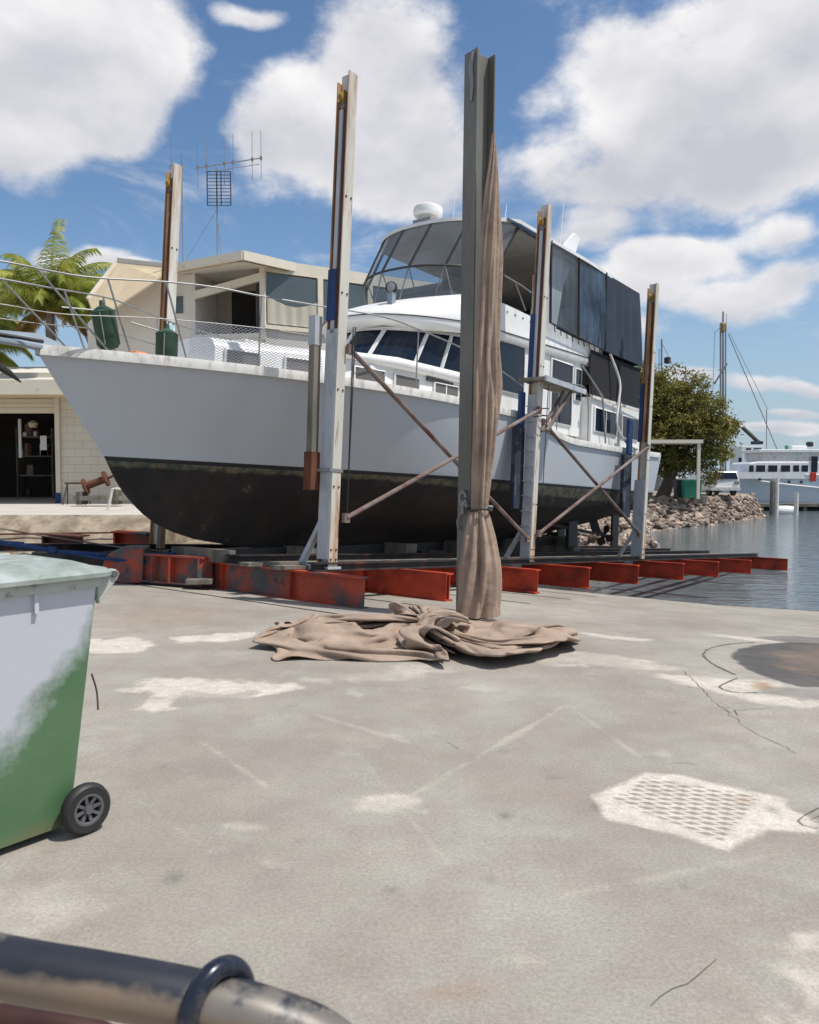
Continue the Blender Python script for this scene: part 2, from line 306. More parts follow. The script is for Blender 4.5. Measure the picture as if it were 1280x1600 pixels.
def netmat(name, col, scale, thick):
    m = bpy.data.materials.new(name); m.use_nodes = True; t = m.node_tree; b = t.nodes['Principled BSDF']; o = t.nodes['Material Output']
    b.inputs['Base Color'].default_value = (*col, 1)
    c = t.nodes.new('ShaderNodeTexCoord'); s = t.nodes.new('ShaderNodeSeparateXYZ'); t.links.new(c.outputs['Object'], s.inputs[0])
    def mm(op, a, bb=None):
        q = t.nodes.new('ShaderNodeMath'); q.operation = op
        for i, v in enumerate((a, bb)):
            if v is None: continue
            if isinstance(v, (int, float)): q.inputs[i].default_value = v
            else: t.links.new(v, q.inputs[i])
        return q.outputs[0]
    zz = mm('MULTIPLY', s.outputs[2], 1.7)
    a1 = mm('ABSOLUTE', mm('SUBTRACT', mm('FRACT', mm('MULTIPLY', mm('ADD', s.outputs[0], zz), scale)), .5))
    a2 = mm('ABSOLUTE', mm('SUBTRACT', mm('FRACT', mm('MULTIPLY', mm('SUBTRACT', s.outputs[0], zz), scale)), .5))
    k = mm('LESS_THAN', mm('MINIMUM', a1, a2), thick)
    tr = t.nodes.new('ShaderNodeBsdfTransparent'); mx_ = t.nodes.new('ShaderNodeMixShader'); t.links.new(k, mx_.inputs[0]); t.links.new(tr.outputs[0], mx_.inputs[1]); t.links.new(b.outputs[0], mx_.inputs[2]); t.links.new(mx_.outputs[0], o.inputs[0]); return m
M['net'] = netmat('rail_netting', (.30, .32, .35), 17, .10)
# ---------------------------------------------------------------- ground, slipway, water
A = math.atan2(.79, .61); U2 = Vector((math.cos(A), math.sin(A))); V2 = Vector((-math.sin(A), math.cos(A)))
P0 = Vector((-0.99, 9.88))                       # foot of the first cradle post
def sw(x, y):
    dx = x - P0.x; dy = y - P0.y
    return dx * U2.x + dy * U2.y, dx * V2.x + dy * V2.y
def wxy(s, w): return P0 + U2 * s + V2 * w
def ramp_z(s, w):                                 # the apron falls towards the water
    z = -.15 - .078 * s
    z = np.where(z < -.02, z, np.where(z > .06, 0, -(z - .06) ** 2 / .32))
    return np.where(w > 5.2, 0, np.minimum(z, 0))
rng = np.random.default_rng(3)
_g = rng.random((256, 256))
def vnoise(x, y, f):
    x = x * f + 40.3; y = y * f + 17.7; xi = np.floor(x).astype(int); yi = np.floor(y).astype(int); u = x - xi; v = y - yi
    u = u * u * (3 - 2 * u); v = v * v * (3 - 2 * v); g = lambda a, b: _g[a % 256, b % 256]
    return (g(xi, yi) * (1-u) + g(xi+1, yi) * u) * (1-v) + (g(xi, yi+1) * (1-u) + g(xi+1, yi+1) * u) * v
def fbm(x, y, f, o=5):
    t = 0; a = .5; n = 0
    for _ in range(o): t = t + a * vnoise(x, y, f); n += a; a *= .55; f *= 2.1
    return t / n
def sdpoly(x, y, P):                              # signed distance, inside positive
    d = np.full(x.shape, 1e9); ins = np.zeros(x.shape, bool); n = len(P)
    for i in range(n):
        ax, ay = P[i]; bx_, by_ = P[(i + 1) % n]; ex, ey = bx_ - ax, by_ - ay; wx, wy = x - ax, y - ay
        t = np.clip((wx * ex + wy * ey) / (ex * ex + ey * ey + 1e-12), 0, 1)
        d = np.minimum(d, (wx - ex * t) ** 2 + (wy - ey * t) ** 2)
        c = ((ay > y) != (by_ > y)) & (x < (bx_ - ax) * (y - ay) / (by_ - ay + 1e-12) + ax); ins ^= c
    d = np.sqrt(d); return np.where(ins, d, -d)
sv = np.concatenate([np.arange(-60, -10, 2.5), np.arange(-10, -7.6, .1), np.arange(-7.6, -2, .02), np.arange(-2, 4.95, .03)])
wv_ = np.concatenate([np.arange(-60, -11, 2.5), np.arange(-11, 6.2, .022)])
def s_edge(w): return np.clip((-3.2 - w) * .55, 0, 1.6)
SS, WW = np.meshgrid(sv, wv_, indexing='ij')
SS = SS + s_edge(WW) * np.clip((SS - 2) / 2.95, 0, 1)
XX = P0.x + U2.x * SS + V2.x * WW; YY = P0.y + U2.y * SS + V2.y * WW; ZZ = ramp_z(SS, WW)
n_, m_ = XX.shape
me = bpy.data.meshes.new('concrete_ground')
co = np.stack([XX, YY, ZZ], -1).reshape(-1, 3).astype(np.float32)
ii, jj = np.meshgrid(np.arange(n_ - 1), np.arange(m_ - 1), indexing='ij'); base = (ii * m_ + jj).ravel()
fc = np.stack([base, base + m_, base + m_ + 1, base + 1], -1).astype(np.int32)
me.vertices.add(len(co)); me.vertices.foreach_set('co', co.ravel())
me.loops.add(fc.size); me.loops.foreach_set('vertex_index', fc.ravel())
me.polygons.add(len(fc)); me.polygons.foreach_set('loop_start', np.arange(0, fc.size, 4, dtype=np.int32)); me.update(calc_edges=True)
x = XX.ravel(); y = YY.ravel()
nA = fbm(x, y, 2.6) - .5; nB = fbm(x, y, 9) - .5; nC = fbm(x + 9, y, .8) - .5
white = np.zeros_like(x); dark = np.zeros_like(x); rust = np.zeros_like(x); grate = np.zeros_like(x)
def gp(pts): return [tuple(onz(a, b, 0)[:2]) for a, b in pts]
def stain(arr, pts, soft, amt, na=.12, nb=.06, hole=0):  # soft-edged marks: stains, and the shade painted into the slab
    P = gp(pts); xs = [p[0] for p in P]; ys = [p[1] for p in P]; mk = np.where((x > min(xs)-.6) & (x < max(xs)+.6) & (y > min(ys)-.6) & (y < max(ys)+.6))[0]
    d = sdpoly(x[mk], y[mk], P) + nA[mk] * na * 2 + nB[mk] * nb * 2
    v = np.clip(d / (soft * .6) + .3, 0, 1) * amt
    if hole: v *= np.clip(1.0 - np.clip((fbm(x[mk], y[mk] + 5, 4) - .52) * 9, 0, 1) * hole, 0, 1)
    arr[mk] = np.maximum(arr[mk], v)
stain(white, [(110,1001),(205,998),(240,1006),(215,1022),(140,1022),(90,1014)], .07, .9)
stain(white, [(268,996),(340,990),(405,986),(408,994),(350,1000),(285,1003)], .08, .9)
stain(white, [(185,1078),(235,1058),(300,1060),(340,1062),(460,1066),(470,1076),(420,1086),(350,1094),(300,1090),(240,1086)], .09, .9, .12, .1, .7)
stain(white, [(190,1110),(235,1092),(265,1094),(285,1108),(240,1116)], .08, .85)
stain(white, [(470,1062),(560,1052),(640,1040),(720,1036),(700,1050),(560,1070)], .25, .5, .2, .15, .5)
stain(white, [(780,1018),(850,1000),(950,1008),(1060,1030),(1040,1040),(880,1036)], .22, .6, .2, .15, .4)
stain(white, [(880,962),(940,964),(1030,972),(1000,980),(930,974)], .15, .7)
stain(white, [(1100,953),(1190,958),(1225,966),(1170,966)], .1, .8)
stain(white, [(548,1240),(600,1236),(660,1246),(655,1264),(600,1266),(560,1258)], .10, .75, .12, .08, .4)
stain(white, [(1010,1046),(1080,1048),(1200,1050),(1235,1062),(1180,1078),(1280,1090),(1280,1104),(1200,1100),(1120,1080)], .12, .85, .12, .08, .2)
stain(white, [(1225,1030),(1300,1040),(1300,1092),(1230,1084)], .2, .35, .2, .15, .5)
stain(white, [(925,1245),(1008,1206),(1060,1210),(1170,1235),(1228,1247),(1232,1262),(1280,1285),(1280,1303),(1200,1297),(1188,1305),(1135,1330),(1030,1298),(945,1280)], .04, 1, .008, .012)
stain(white, [(1250,1530),(1300,1490),(1300,1640),(1215,1600)], .12, .6, .2, .1)
stain(white, [(-60,1410),(70,1396),(150,1420),(60,1440)], .3, .3, .2, .1)
for (a_, b_, w_, am) in (((640,1245),(880,1105),4,.35),((300,1150),(420,1230),3,.3),((470,1110),(640,1160),3,.25),((560,1180),(700,1350),3,.22),((880,1400),(1240,1330),4,.25),((200,1240),(330,1330),3,.22),((900,1110),(1010,1190),3,.25)):
    stain(white, [(a_[0],a_[1]-w_),(b_[0],b_[1]-w_),(b_[0],b_[1]+w_),(a_[0],a_[1]+w_)], .03, am, .02, .02)
for k in range(16):
    px_, py_ = rng.uniform(150, 1200), rng.uniform(1060, 1560); ww_ = rng.uniform(8, 45); hh_ = ww_ * rng.uniform(.15, .4)
    stain(white if k % 3 else rust, [(px_-ww_,py_),(px_,py_-hh_),(px_+ww_,py_+hh_*.3),(px_+ww_*.3,py_+hh_)], .06, .3 if k % 3 else .35, .05, .05)
stain(grate, [(955,1250),(1012,1214),(1186,1244),(1128,1316)], .02, 1, 0, .005)
stain(dark, [(1140,1000),(1152,985),(1185,972),(1235,964),(1300,962),(1380,972),(1425,1000),(1400,1035),(1330,1058),(1250,1062),(1215,1050),(1165,1030)], .05, 1, .03, .03)  # shade cast from out of view, painted dark into the slab colour
stain(dark, [(1175,958),(1220,950),(1300,950),(1380,960),(1300,968),(1230,964)], .05, .55, .05, .03)  # upper rim of the same painted shade
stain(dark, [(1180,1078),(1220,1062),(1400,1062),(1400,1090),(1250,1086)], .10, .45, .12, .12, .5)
stain(rust, [(1165,1062),(1185,1052),(1212,1056),(1200,1072),(1175,1074)], .09, .8, .05, .05)
stain(rust, [(1205,985),(1290,965),(1400,975),(1400,1050),(1235,1045)], .5, .75, .3, .2)
stain(rust, [(140,950),(300,945),(420,955),(330,978),(150,980)], .8, .28, .5, .2)
for k in range(26):                               # old oil drips and scuffs
    px_, py_ = rng.uniform(150, 1270), rng.uniform(1050, 1590); c = onz(px_, py_); r_ = rng.uniform(.012, .05)
    mk = np.where((abs(x - c.x) < .2) & (abs(y - c.y) < .2))[0]; d = np.hypot(x[mk] - c.x, (y[mk] - c.y) * rng.uniform(.6, 1.6)) + nB[mk] * .05
    dark[mk] = np.maximum(dark[mk], np.clip(1 - d / r_, 0, 1) * rng.uniform(.2, .6))
att = me.color_attributes.new('stains_shade', 'FLOAT_COLOR', 'POINT')
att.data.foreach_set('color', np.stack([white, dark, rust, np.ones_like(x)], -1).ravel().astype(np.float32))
at2 = me.attributes.new('grate', 'FLOAT', 'POINT'); at2.data.foreach_set('value', grate.astype(np.float32))
me.shade_smooth()
og = bpy.data.objects.new('concrete_ground', me); COL.objects.link(og); og['kind'] = 'structure'
# concrete material
m = bpy.data.materials.new('concrete'); m.use_nodes = True; t = m.node_tree; b = t.nodes['Principled BSDF']; l = t.links
def n_(ty, **k):
    q = t.nodes.new(ty)
    for a_, v_ in k.items():
        if a_ in q.inputs: q.inputs[a_].default_value = v_
        else: setattr(q, a_, v_)
    return q
def mixc(f, a_, b_):
    q = t.nodes.new('ShaderNodeMix'); q.data_type = 'RGBA'
    for i, v in ((0, f), (6, a_), (7, b_)):
        if isinstance(v, tuple): q.inputs[i].default_value = (*v, 1)
        elif isinstance(v, (int, float)): q.inputs[i].default_value = v
        else: l.new(v, q.inputs[i])
    return q.outputs[2]
def mp_(sock, a0, a1, b0, b1):
    q = t.nodes.new('ShaderNodeMapRange'); l.new(sock, q.inputs[0])
    for i, v in enumerate((a0, a1, b0, b1)): q.inputs[i + 1].default_value = v
    return q.outputs[0]
def mul(a_, b_):
    q = t.nodes.new('ShaderNodeMath'); q.operation = 'MULTIPLY'
    for i, v in enumerate((a_, b_)):
        if isinstance(v, (int, float)): q.inputs[i].default_value = v
        else: l.new(v, q.inputs[i])
    return q.outputs[0]
tcn = n_('ShaderNodeTexCoord'); co_ = tcn.outputs['Object']
def noise(scale, det=6, rough=.6, vec=None):
    q = n_('ShaderNodeTexNoise', Scale=scale, Detail=det, Roughness=rough); l.new(vec or co_, q.inputs['Vector']); return q.outputs['Fac']
big = noise(.55, 6, .6); mid = noise(3.0, 8, .65); fine = noise(70, 5, .85); grit = noise(260, 3, .8)
c = mixc(mp_(big, .32, .68, 0, 1), (.262, .236, .198), (.385, .357, .308))
c = mixc(mp_(mid, .42, .72, 0, .55), c, (.235, .205, .175))
c = mixc(mp_(noise(1.6, 5, .7), .56, .74, 0, .35), c, (.33, .225, .165))
c = mixc(mp_(noise(.9, 8, .75), .54, .66, 0, .5), c, (.42, .40, .36))
va = n_('ShaderNodeAttribute', attribute_name='stains_shade'); sp = n_('ShaderNodeSeparateColor'); l.new(va.outputs['Color'], sp.inputs[0])
ga = n_('ShaderNodeAttribute', attribute_name='grate')
wm = mp_(sp.outputs[0], .0, 1, 0, 1); edge = mul(wm, mp_(noise(16, 8, .75), .34, .54, .55, 1))
c = mixc(edge, c, mixc(mp_(noise(7, 7, .7), .35, .65, 0, 1), (.66, .61, .52), (.50, .46, .39)))
gm = n_('ShaderNodeMapping'); l.new(co_, gm.inputs[0]); gm.inputs['Rotation'].default_value = (0, 0, R(24))
br = n_('ShaderNodeTexBrick', Scale=1.0); br.offset = .5
br.inputs['Brick Width'].default_value = .088; br.inputs['Row Height'].default_value = .034; br.inputs['Mortar Size'].default_value = .0085; br.inputs['Mortar Smooth'].default_value = .6
br.inputs['Color1'].default_value = (1,1,1,1); br.inputs['Color2'].default_value = (.8,.8,.8,1); br.inputs['Mortar'].default_value = (0,0,0,1)
gs = n_('ShaderNodeSeparateXYZ'); l.new(gm.outputs[0], gs.inputs[0])
def mo(op, a_, b_=0.0):
    q = t.nodes.new('ShaderNodeMath'); q.operation = op
    for i, v in enumerate((a_, b_)):
        if isinstance(v, (int, float)): q.inputs[i].default_value = v
        else: l.new(v, q.inputs[i])
    return q.outputs[0]
gu = mul(gs.outputs[0], 1 / .125); gv = mul(gs.outputs[1], 1 / .052)
f1 = mo('ABSOLUTE', mo('SUBTRACT', mo('FRACT', mo('ADD', gu, gv)), .5)); f2 = mo('ABSOLUTE', mo('SUBTRACT', mo('FRACT', mo('SUBTRACT', gu, gv)), .5))
gk = mp_(mo('MINIMUM', f1, f2), .12, .24, 0, 1)
c = mixc(mul(mul(ga.outputs['Fac'], gk), .85), c, (.24, .22, .19))
c = mixc(mul(sp.outputs[2], mp_(mid, .3, .7, .4, 1)), c, (.30, .17, .09))
c = mixc(mul(sp.outputs[1], mp_(mid, .25, .75, .78, .95)), c, (.050, .046, .046))  # oil drips and the painted shade both darken here
c = mixc(mul(mul(sp.outputs[1], sp.outputs[2]), mp_(mid, .3, .7, .0, .9)), c, (.30, .22, .145))
sc1 = t.nodes.new('ShaderNodeVectorMath'); sc1.operation = 'SCALE'; l.new(c, sc1.inputs[0]); l.new(mp_(fine, .30, .70, .72, 1.28), sc1.inputs['Scale'])
sc2 = t.nodes.new('ShaderNodeVectorMath'); sc2.operation = 'SCALE'; l.new(sc1.outputs[0], sc2.inputs[0]); l.new(mp_(grit, .28, .72, .74, 1.26), sc2.inputs['Scale'])
vo = n_('ShaderNodeTexVoronoi', Scale=30.0); l.new(co_, vo.inputs['Vector'])
pit = t.nodes.new('ShaderNodeMath'); pit.operation = 'LESS_THAN'; l.new(vo.outputs['Distance'], pit.inputs[0]); pit.inputs[1].default_value = .07
c2_ = mixc(mul(pit.outputs[0], .55), sc2.outputs[0], (.09, .08, .07))
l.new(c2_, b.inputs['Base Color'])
l.new(mp_(sp.outputs[1], 0, 1, .88, .62), b.inputs['Roughness']); b.inputs['Specular IOR Level'].default_value = .3
bp = n_('ShaderNodeBump', Strength=.35, Distance=.004); l.new(fine, bp.inputs['Height']); l.new(bp.outputs[0], b.inputs['Normal'])
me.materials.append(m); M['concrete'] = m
M['darkconcrete'] = mat('wet_concrete', (.16, .14, .11), .7, var=.3, vs=1.5, col2=(.07, .075, .05), c2s=2, bump=.4, bs=6)
# quay face below the slab edge
q = MB(); ws_ = np.arange(-60, 6.3, .5); ws_[-1] = 6.2
top = []; bot = []
for w_ in ws_:
    s_ = 4.92 + float(s_edge(w_)); p = wxy(s_, w_); z_ = float(ramp_z(np.array(s_), np.array(w_))); top.append((p.x, p.y, z_ + .002)); bot.append((p.x, p.y, -3))
q.grid([top, bot]); struct('quay_face', q, M['darkconcrete'])
# cracks and saw cuts
ck = MB(); rr = random.Random(5)
def crack(pts, w=.006, jit=.012, step=.05):
    P = [onz(a, b_) for a, b_ in pts]; Q = []; P = [p for k in range(len(P) - 1) for p in [P[k].lerp(P[k+1], .25), P[k].lerp(P[k+1], .75)]] if len(P) > 3 else P
    for i in range(len(P) - 1):
        n = max(1, int((P[i+1] - P[i]).length / step))
        for k in range(n): Q.append(P[i].lerp(P[i+1], k / n) + Vector((rr.uniform(-jit, jit), rr.uniform(-jit, jit), 0)))
    Q.append(P[-1]); Lf = []; Rt = []
    for i, p in enumerate(Q):
        tdir = (Q[min(i+1, len(Q)-1)] - Q[max(i-1, 0)]).normalized(); nn = Vector((-tdir.y, tdir.x, 0)); ww = w * rr.uniform(.4, 1.2) / 2
        s_, w_ = sw(p.x, p.y); zz = float(ramp_z(np.array(s_), np.array(w_))) + .004
        Lf.append((p.x + nn.x*ww, p.y + nn.y*ww, zz)); Rt.append((p.x - nn.x*ww, p.y - nn.y*ww, zz))
    ck.grid([Lf, Rt])
crack([(1190,968),(1150,972),(1115,982),(1098,996),(1104,1012),(1128,1030),(1158,1046)], .022, .003)
crack([(1158,1046),(1132,1062),(1122,1072),(1150,1080),(1195,1078)], .014, .004)
crack([(1060,1032),(1082,1058),(1095,1075),(1130,1108),(1180,1145),(1270,1190)], .0045, .02)
crack([(1210,1105),(1150,1110),(1152,1118)], .006)
crack([(1050,1192),(1090,1196)], .004)
crack([(1010,1570),(1070,1535),(1120,1500)], .004)
crack([(700,1160),(716,1170)], .004, .002)
crack([(1290,1258),(1262,1272),(1242,1287),(1290,1298)], .006, .003); crack([(1290,1270),(1266,1282),(1290,1288)], .005, .003)
struct('slab_cracks', ck, mat('crack_grime', (.155, .14, .12), .9, var=.3))
# water to the horizon
wm_ = bpy.data.materials.new('harbour_water'); wm_.use_nodes = True; t = wm_.node_tree; b = t.nodes['Principled BSDF']; l = t.links
b.inputs['Base Color'].default_value = (.115, .145, .155, 1); b.inputs['Roughness'].default_value = .06; b.inputs['IOR'].default_value = 1.33
tcn = t.nodes.new('ShaderNodeTexCoord'); mpn = t.nodes.new('ShaderNodeMapping'); mpn.inputs['Scale'].default_value = (.8, 1.5, 1); l.new(tcn.outputs['Object'], mpn.inputs[0])
q1 = t.nodes.new('ShaderNodeTexNoise'); q1.inputs['Scale'].default_value = 1.6; q1.inputs['Detail'].default_value = 5; q1.inputs['Roughness'].default_value = .55; l.new(mpn.outputs[0], q1.inputs['Vector'])
bp = t.nodes.new('ShaderNodeBump'); bp.inputs['Strength'].default_value = .8; bp.inputs['Distance'].default_value = .12; l.new(q1.outputs['Fac'], bp.inputs['Height']); l.new(bp.outputs[0], b.inputs['Normal'])
WZ = -1.6
g = MB(); g.add([(-4000,-4000,WZ),(4000,-4000,WZ),(4000,6000,WZ),(-4000,6000,WZ)], [(0,1,2,3)]); struct('harbour_water', g, wm_)
sb = MB(); sb.add([(-4000,-4000,-3.2),(4000,-4000,-3.2),(4000,6000,-3.2),(-4000,6000,-3.2)], [(0,1,2,3)]); struct('seabed', sb, M['darkconcrete'])
# yard round the finely meshed slab: behind the camera and out to the left
yd = MB(); pts = [wxy(-60, -60), wxy(-60, 6.15), wxy(60, 6.15)]
yd.prism([(*wxy(-400, -300), -3), (*wxy(-59.5, -300), -3), (*wxy(-59.5, 6.3), -3), (*wxy(-400, 6.3), -3)], (0, 0, 2.99))
struct('far_yard', yd, M['concrete'])
# land behind the slipway running out to the rocky point
E_ = [(-30,-30), wxy(-60,6.19), wxy(0,6.19), wxy(24,6.19), (9.5,40.8), (12.6,44.5), (17,48.5), (21.0,52.5), (23.6,55.5), (24.0,58.5), (21,64), (17,120), (-300,160), (-300,-100)]
ld = MB(); ld.prism([(p[0], p[1], -3) for p in E_[1:]], (0, 0, 3.0 + .004)); struct('headland', ld, M['terrace'])
# rocks of the revetment (one armour layer nobody would count)
rk = MB(); rr = random.Random(11)
def rock(c, r):
    vs = []; ico = [(0,0,1)] + [(math.cos(k*1.2566)*.89, math.sin(k*1.2566)*.89, .45) for k in range(5)] + [(math.cos(k*1.2566+.63)*.89, math.sin(k*1.2566+.63)*.89, -.45) for k in range(5)] + [(0,0,-1)]
    a = rr.uniform(0, 6.28); sx, sy, sz = r*rr.uniform(.8,1.5), r*rr.uniform(.6,1.1), r*rr.uniform(.5,.9)
    rot = Matrix.Rotation(a, 3, 'Z') @ Matrix.Rotation(rr.uniform(-.6,.6), 3, 'X')
    for v in ico: vs.append(Vector(c) + rot @ Vector((v[0]*sx*rr.uniform(.8,1.15), v[1]*sy*rr.uniform(.8,1.15), v[2]*sz*rr.uniform(.8,1.15))))
    fs = [(0,1+k,1+(k+1)%5) for k in range(5)] + [(1+k,6+k,1+(k+1)%5) for k in range(5)] + [(1+(k+1)%5,6+k,6+(k+1)%5) for k in range(5)] + [(11,6+(k+1)%5,6+k) for k in range(5)]
    rk.add(vs, fs)
bank = [wxy(13, 6.3), wxy(24, 6.4), (9.7,40.8), (12.8,44.3), (17.2,48.3), (21.4,52.4), (24.0,55.5), (24.3,58.5), (21.5,64)]
for i in range(len(bank) - 1):
    a_ = Vector(bank[i]); b_ = Vector(bank[i+1]); d_ = b_ - a_; nn = Vector((d_.y, -d_.x)).normalized(); n = int(d_.length / .26)
    for k in range(n):
        for j in range(7):
            f_ = (j + rr.random()) / 7; tip = max(0, (i - 4) * .12)
            p = a_ + d_ * ((k + rr.random()) / n) + nn * (f_ * (1.9 if i < 4 else 1.0) - .2)
            rock((p.x, p.y, -.02 - tip*.5 - f_ * 1.75), rr.uniform(.13, .30))
for k in range(90): rock((rr.uniform(21.5, 24.0), rr.uniform(54.5, 59), rr.uniform(-1.75, -1.0)), rr.uniform(.25, .5))
o = mkobj('bank_rocks', rk, M['rock']); o['kind'] = 'stuff'
# ---------------------------------------------------------------- the motor boat (x aft, y starboard, z up, z=0 at the waterline)
BP = R(2.8); BM = frame_mat((-2.66, 11.28, 1.55), A, BP)
boat = root('motor_boat', 'large white motor boat with black bottom and enclosed flybridge, hauled out on the slipway cradle', 'boat', mat=BM)
def hx(zv):                                        # stem profile
    pts = [(-1.25, 1.3), (-1.2, .65), (-1.11, -.08), (-1.02, -.56), (-.88, -.97), (-.73, -1.21), (-.51, -1.47), (-.29, -1.64), (0, -1.80), (.66, -2.32), (1.2, -2.72)]
    for i in range(len(pts) - 1):
        if zv <= pts[i+1][0]:
            f = (zv - pts[i][0]) / (pts[i+1][0] - pts[i][0]); f = max(0, f); return pts[i][1] + (pts[i+1][1] - pts[i][1]) * f
    return pts[-1][1]
def sheer(x_):
    if x_ < 4.9: return 1.17 + .03 * math.sin((x_ + 2.7) / 7.6 * 3.14)
    if x_ < 7.4: f = (x_ - 4.9) / 2.5; f = f * f * (3 - 2 * f); return 1.17 * (1 - f) + .87 * f
    return .87 + .09 * ((x_ - 7.4) / 5.2) ** 2
def hw_(v, dx, x_):                                # half beam: v 0 sheer .. 1 keel
    tab = [(0, 1.85, 6.5, 2.0), (.45, 1.74, 7.6, 1.75), (.62, 1.58, 8.0, 1.5), (.78, 1.05, 8.4, 1.3), (.90, .42, 8.5, 1.2), (1.0, .07, 5, 1.0)]
    for i in range(len(tab) - 1):
        if v <= tab[i+1][0]:
            f = (v - tab[i][0]) / (tab[i+1][0] - tab[i][0]); r = []
            for k in (i, i + 1):
                _, B_, L_, p_ = tab[k]; tt = min(max(dx / L_, 0), 1); r.append(B_ * (1 - (1 - tt) ** p_))
            w = r[0] + (r[1] - r[0]) * f; break
    if x_ > 7: w *= 1 - .12 * ((x_ - 7) / 5.6) ** 2
    return w
def hull_pt(u, v, side):
    xs = -2.70 + u * 15.35; zs = sheer(xs)
    kb = -1.22 + max(0, (xs - 7.5)) * .085
    z_ = zs + (0 - zs) * (v / .45) if v < .45 else kb * ((v - .45) / .55) ** .85
    st = hx(z_); en = 12.68 - .25 * (1 - z_) if z_ > -.7 else 12.2
    x_ = st + (en - st) * u; return Vector((x_, side * hw_(v, x_ - st, x_), z_))
def b_sheer(x_):
    tt = min(max((x_ + 2.70) / 6.5, 0), 1); w = 1.85 * (1 - (1 - tt) ** 2)
    if x_ > 7: w *= 1 - .12 * ((x_ - 7) / 5.6) ** 2
    return w
us = [((i / 70) ** 1.35) for i in range(71)]; vs_ = [0, .05, .1, .17, .24, .31, .38, .43, .45, .48, .52, .57, .62, .68, .74, .80, .86, .91, .96, 1.0]
hb = MB()
for side in (-1, 1): hb.grid([[hull_pt(u, v, side) for v in vs_] for u in us])
tr = [hull_pt(1, v, -1) for v in vs_] + [hull_pt(1, v, 1) for v in vs_[::-1]]; hb.add(tr, [tuple(range(len(tr)))])
# hull paint: grey-white topsides, black boot line, scummy band, black bottom
m = bpy.data.materials.new('hull_paint'); m.use_nodes = True; t = m.node_tree; b = t.nodes['Principled BSDF']; l = t.links
tcn = n_('ShaderNodeTexCoord'); co_ = tcn.outputs['Object']; sz = n_('ShaderNodeSeparateXYZ'); l.new(co_, sz.inputs[0])
smap = n_('ShaderNodeMapping'); smap.inputs['Scale'].default_value = (1, 1, .3); l.new(co_, smap.inputs[0])
topc = mixc(mp_(noise(.7, 5, .6), .35, .7, 0, .5), (.47, .505, .54), (.41, .445, .48))
topc = mixc(mp_(noise(3.0, 7, .7, smap.outputs[0]), .54, .72, 0, .55), topc, (.50, .50, .47))
bott = mixc(mp_(noise(1.1, 8, .7), .45, .62, 0, 1), (.012, .010, .010), (.030, .022, .018))
bott = mixc(mp_(noise(4.5, 8, .75), .62, .70, 0, .6), bott, (.20, .18, .14))
scum = mixc(mp_(noise(6, 8, .7), .42, .60, 0, 1), (.035, .055, .045), (.15, .12, .07))
zz = t.nodes.new('ShaderNodeMath'); zz.operation = 'ADD'; l.new(sz.outputs[2], zz.inputs[0]); l.new(mp_(noise(5, 4, .6), .3, .7, -.025, .025), zz.inputs[1])
xs_ = mp_(sz.outputs[0], 2, 11, .02, .24); th_ = t.nodes.new('ShaderNodeMath'); th_.operation = 'ADD'; l.new(zz.outputs[0], th_.inputs[0]); l.new(xs_, th_.inputs[1])
c = mixc(mp_(th_.outputs[0], -.12, -.08, 0, 1), bott, scum)
c = mixc(mp_(sz.outputs[2], -.056, -.053, 0, 1), c, (.010, .012, .016))
c = mixc(mp_(sz.outputs[2], -.004, .0, 0, 1), c, topc)
l.new(c, b.inputs['Base Color']); l.new(mp_(sz.outputs[2], -.06, 0, .8, .33), b.inputs['Roughness'])
bp = n_('ShaderNodeBump', Strength=.25, Distance=.02); l.new(noise(1.3, 3, .5), bp.inputs['Height']); l.new(bp.outputs[0], b.inputs['Normal'])
mkobj('hull', hb, m, boat, smooth=25)
# deck and white bulwark cap
dk = MB(); X_ = [-2.66 + i * .2 for i in range(77)]; X_[-1] = 12.5
dk.grid([[(x_, -max(b_sheer(x_) - .03, .005), sheer(x_) - .04), (x_, max(b_sheer(x_) - .03, .005), sheer(x_) - .04)] for x_ in X_]); mkobj('deck', dk, M['grimy'], boat)
cap = MB()
for s_ in (-1, 1): cap.grid([[(x_, s_ * (b_sheer(x_) + dy), sheer(x_) + dz) for (dy, dz) in ((.028, -.075), (.036, -.01), (.028, .045), (-.03, .05), (-.05, .03), (-.05, -.05))] for x_ in X_])
mkobj('gunwale', cap, M['grimy'], boat, smooth=50)
rub = MB()
mkobj('keel_band', MB().bx(-.2, 10.8, -.09, .09, -1.34, -1.19), M['black'], boat)
# bow platform and anchor
bw = MB(); bw.bx(-3.2, -2.55, -.07, .07, 1.16, 1.21); mkobj('bow_roller', bw, M['skin_grey'], boat, bevel=.01)
an = MB(); an.tube([(-2.6, 0, 1.26), (-3.2, 0, 1.25), (-3.7, 0, 1.20), (-3.86, 0, 1.05)], .022, 8)
an.tube([(-3.86, -.02, 1.06), (-3.62, -.24, .98), (-3.38, -.30, .92), (-3.12, -.30, .80), (-2.98, -.28, .72)], [.035, .05, .05, .035, .008], 8); an.tube([(-3.86, .02, 1.06), (-3.62, .2, .98), (-3.38, .26, .92), (-3.2, .26, .84)], [.035, .04, .04, .01], 8)
mkobj('anchor', an, M['black'], boat, smooth=True)
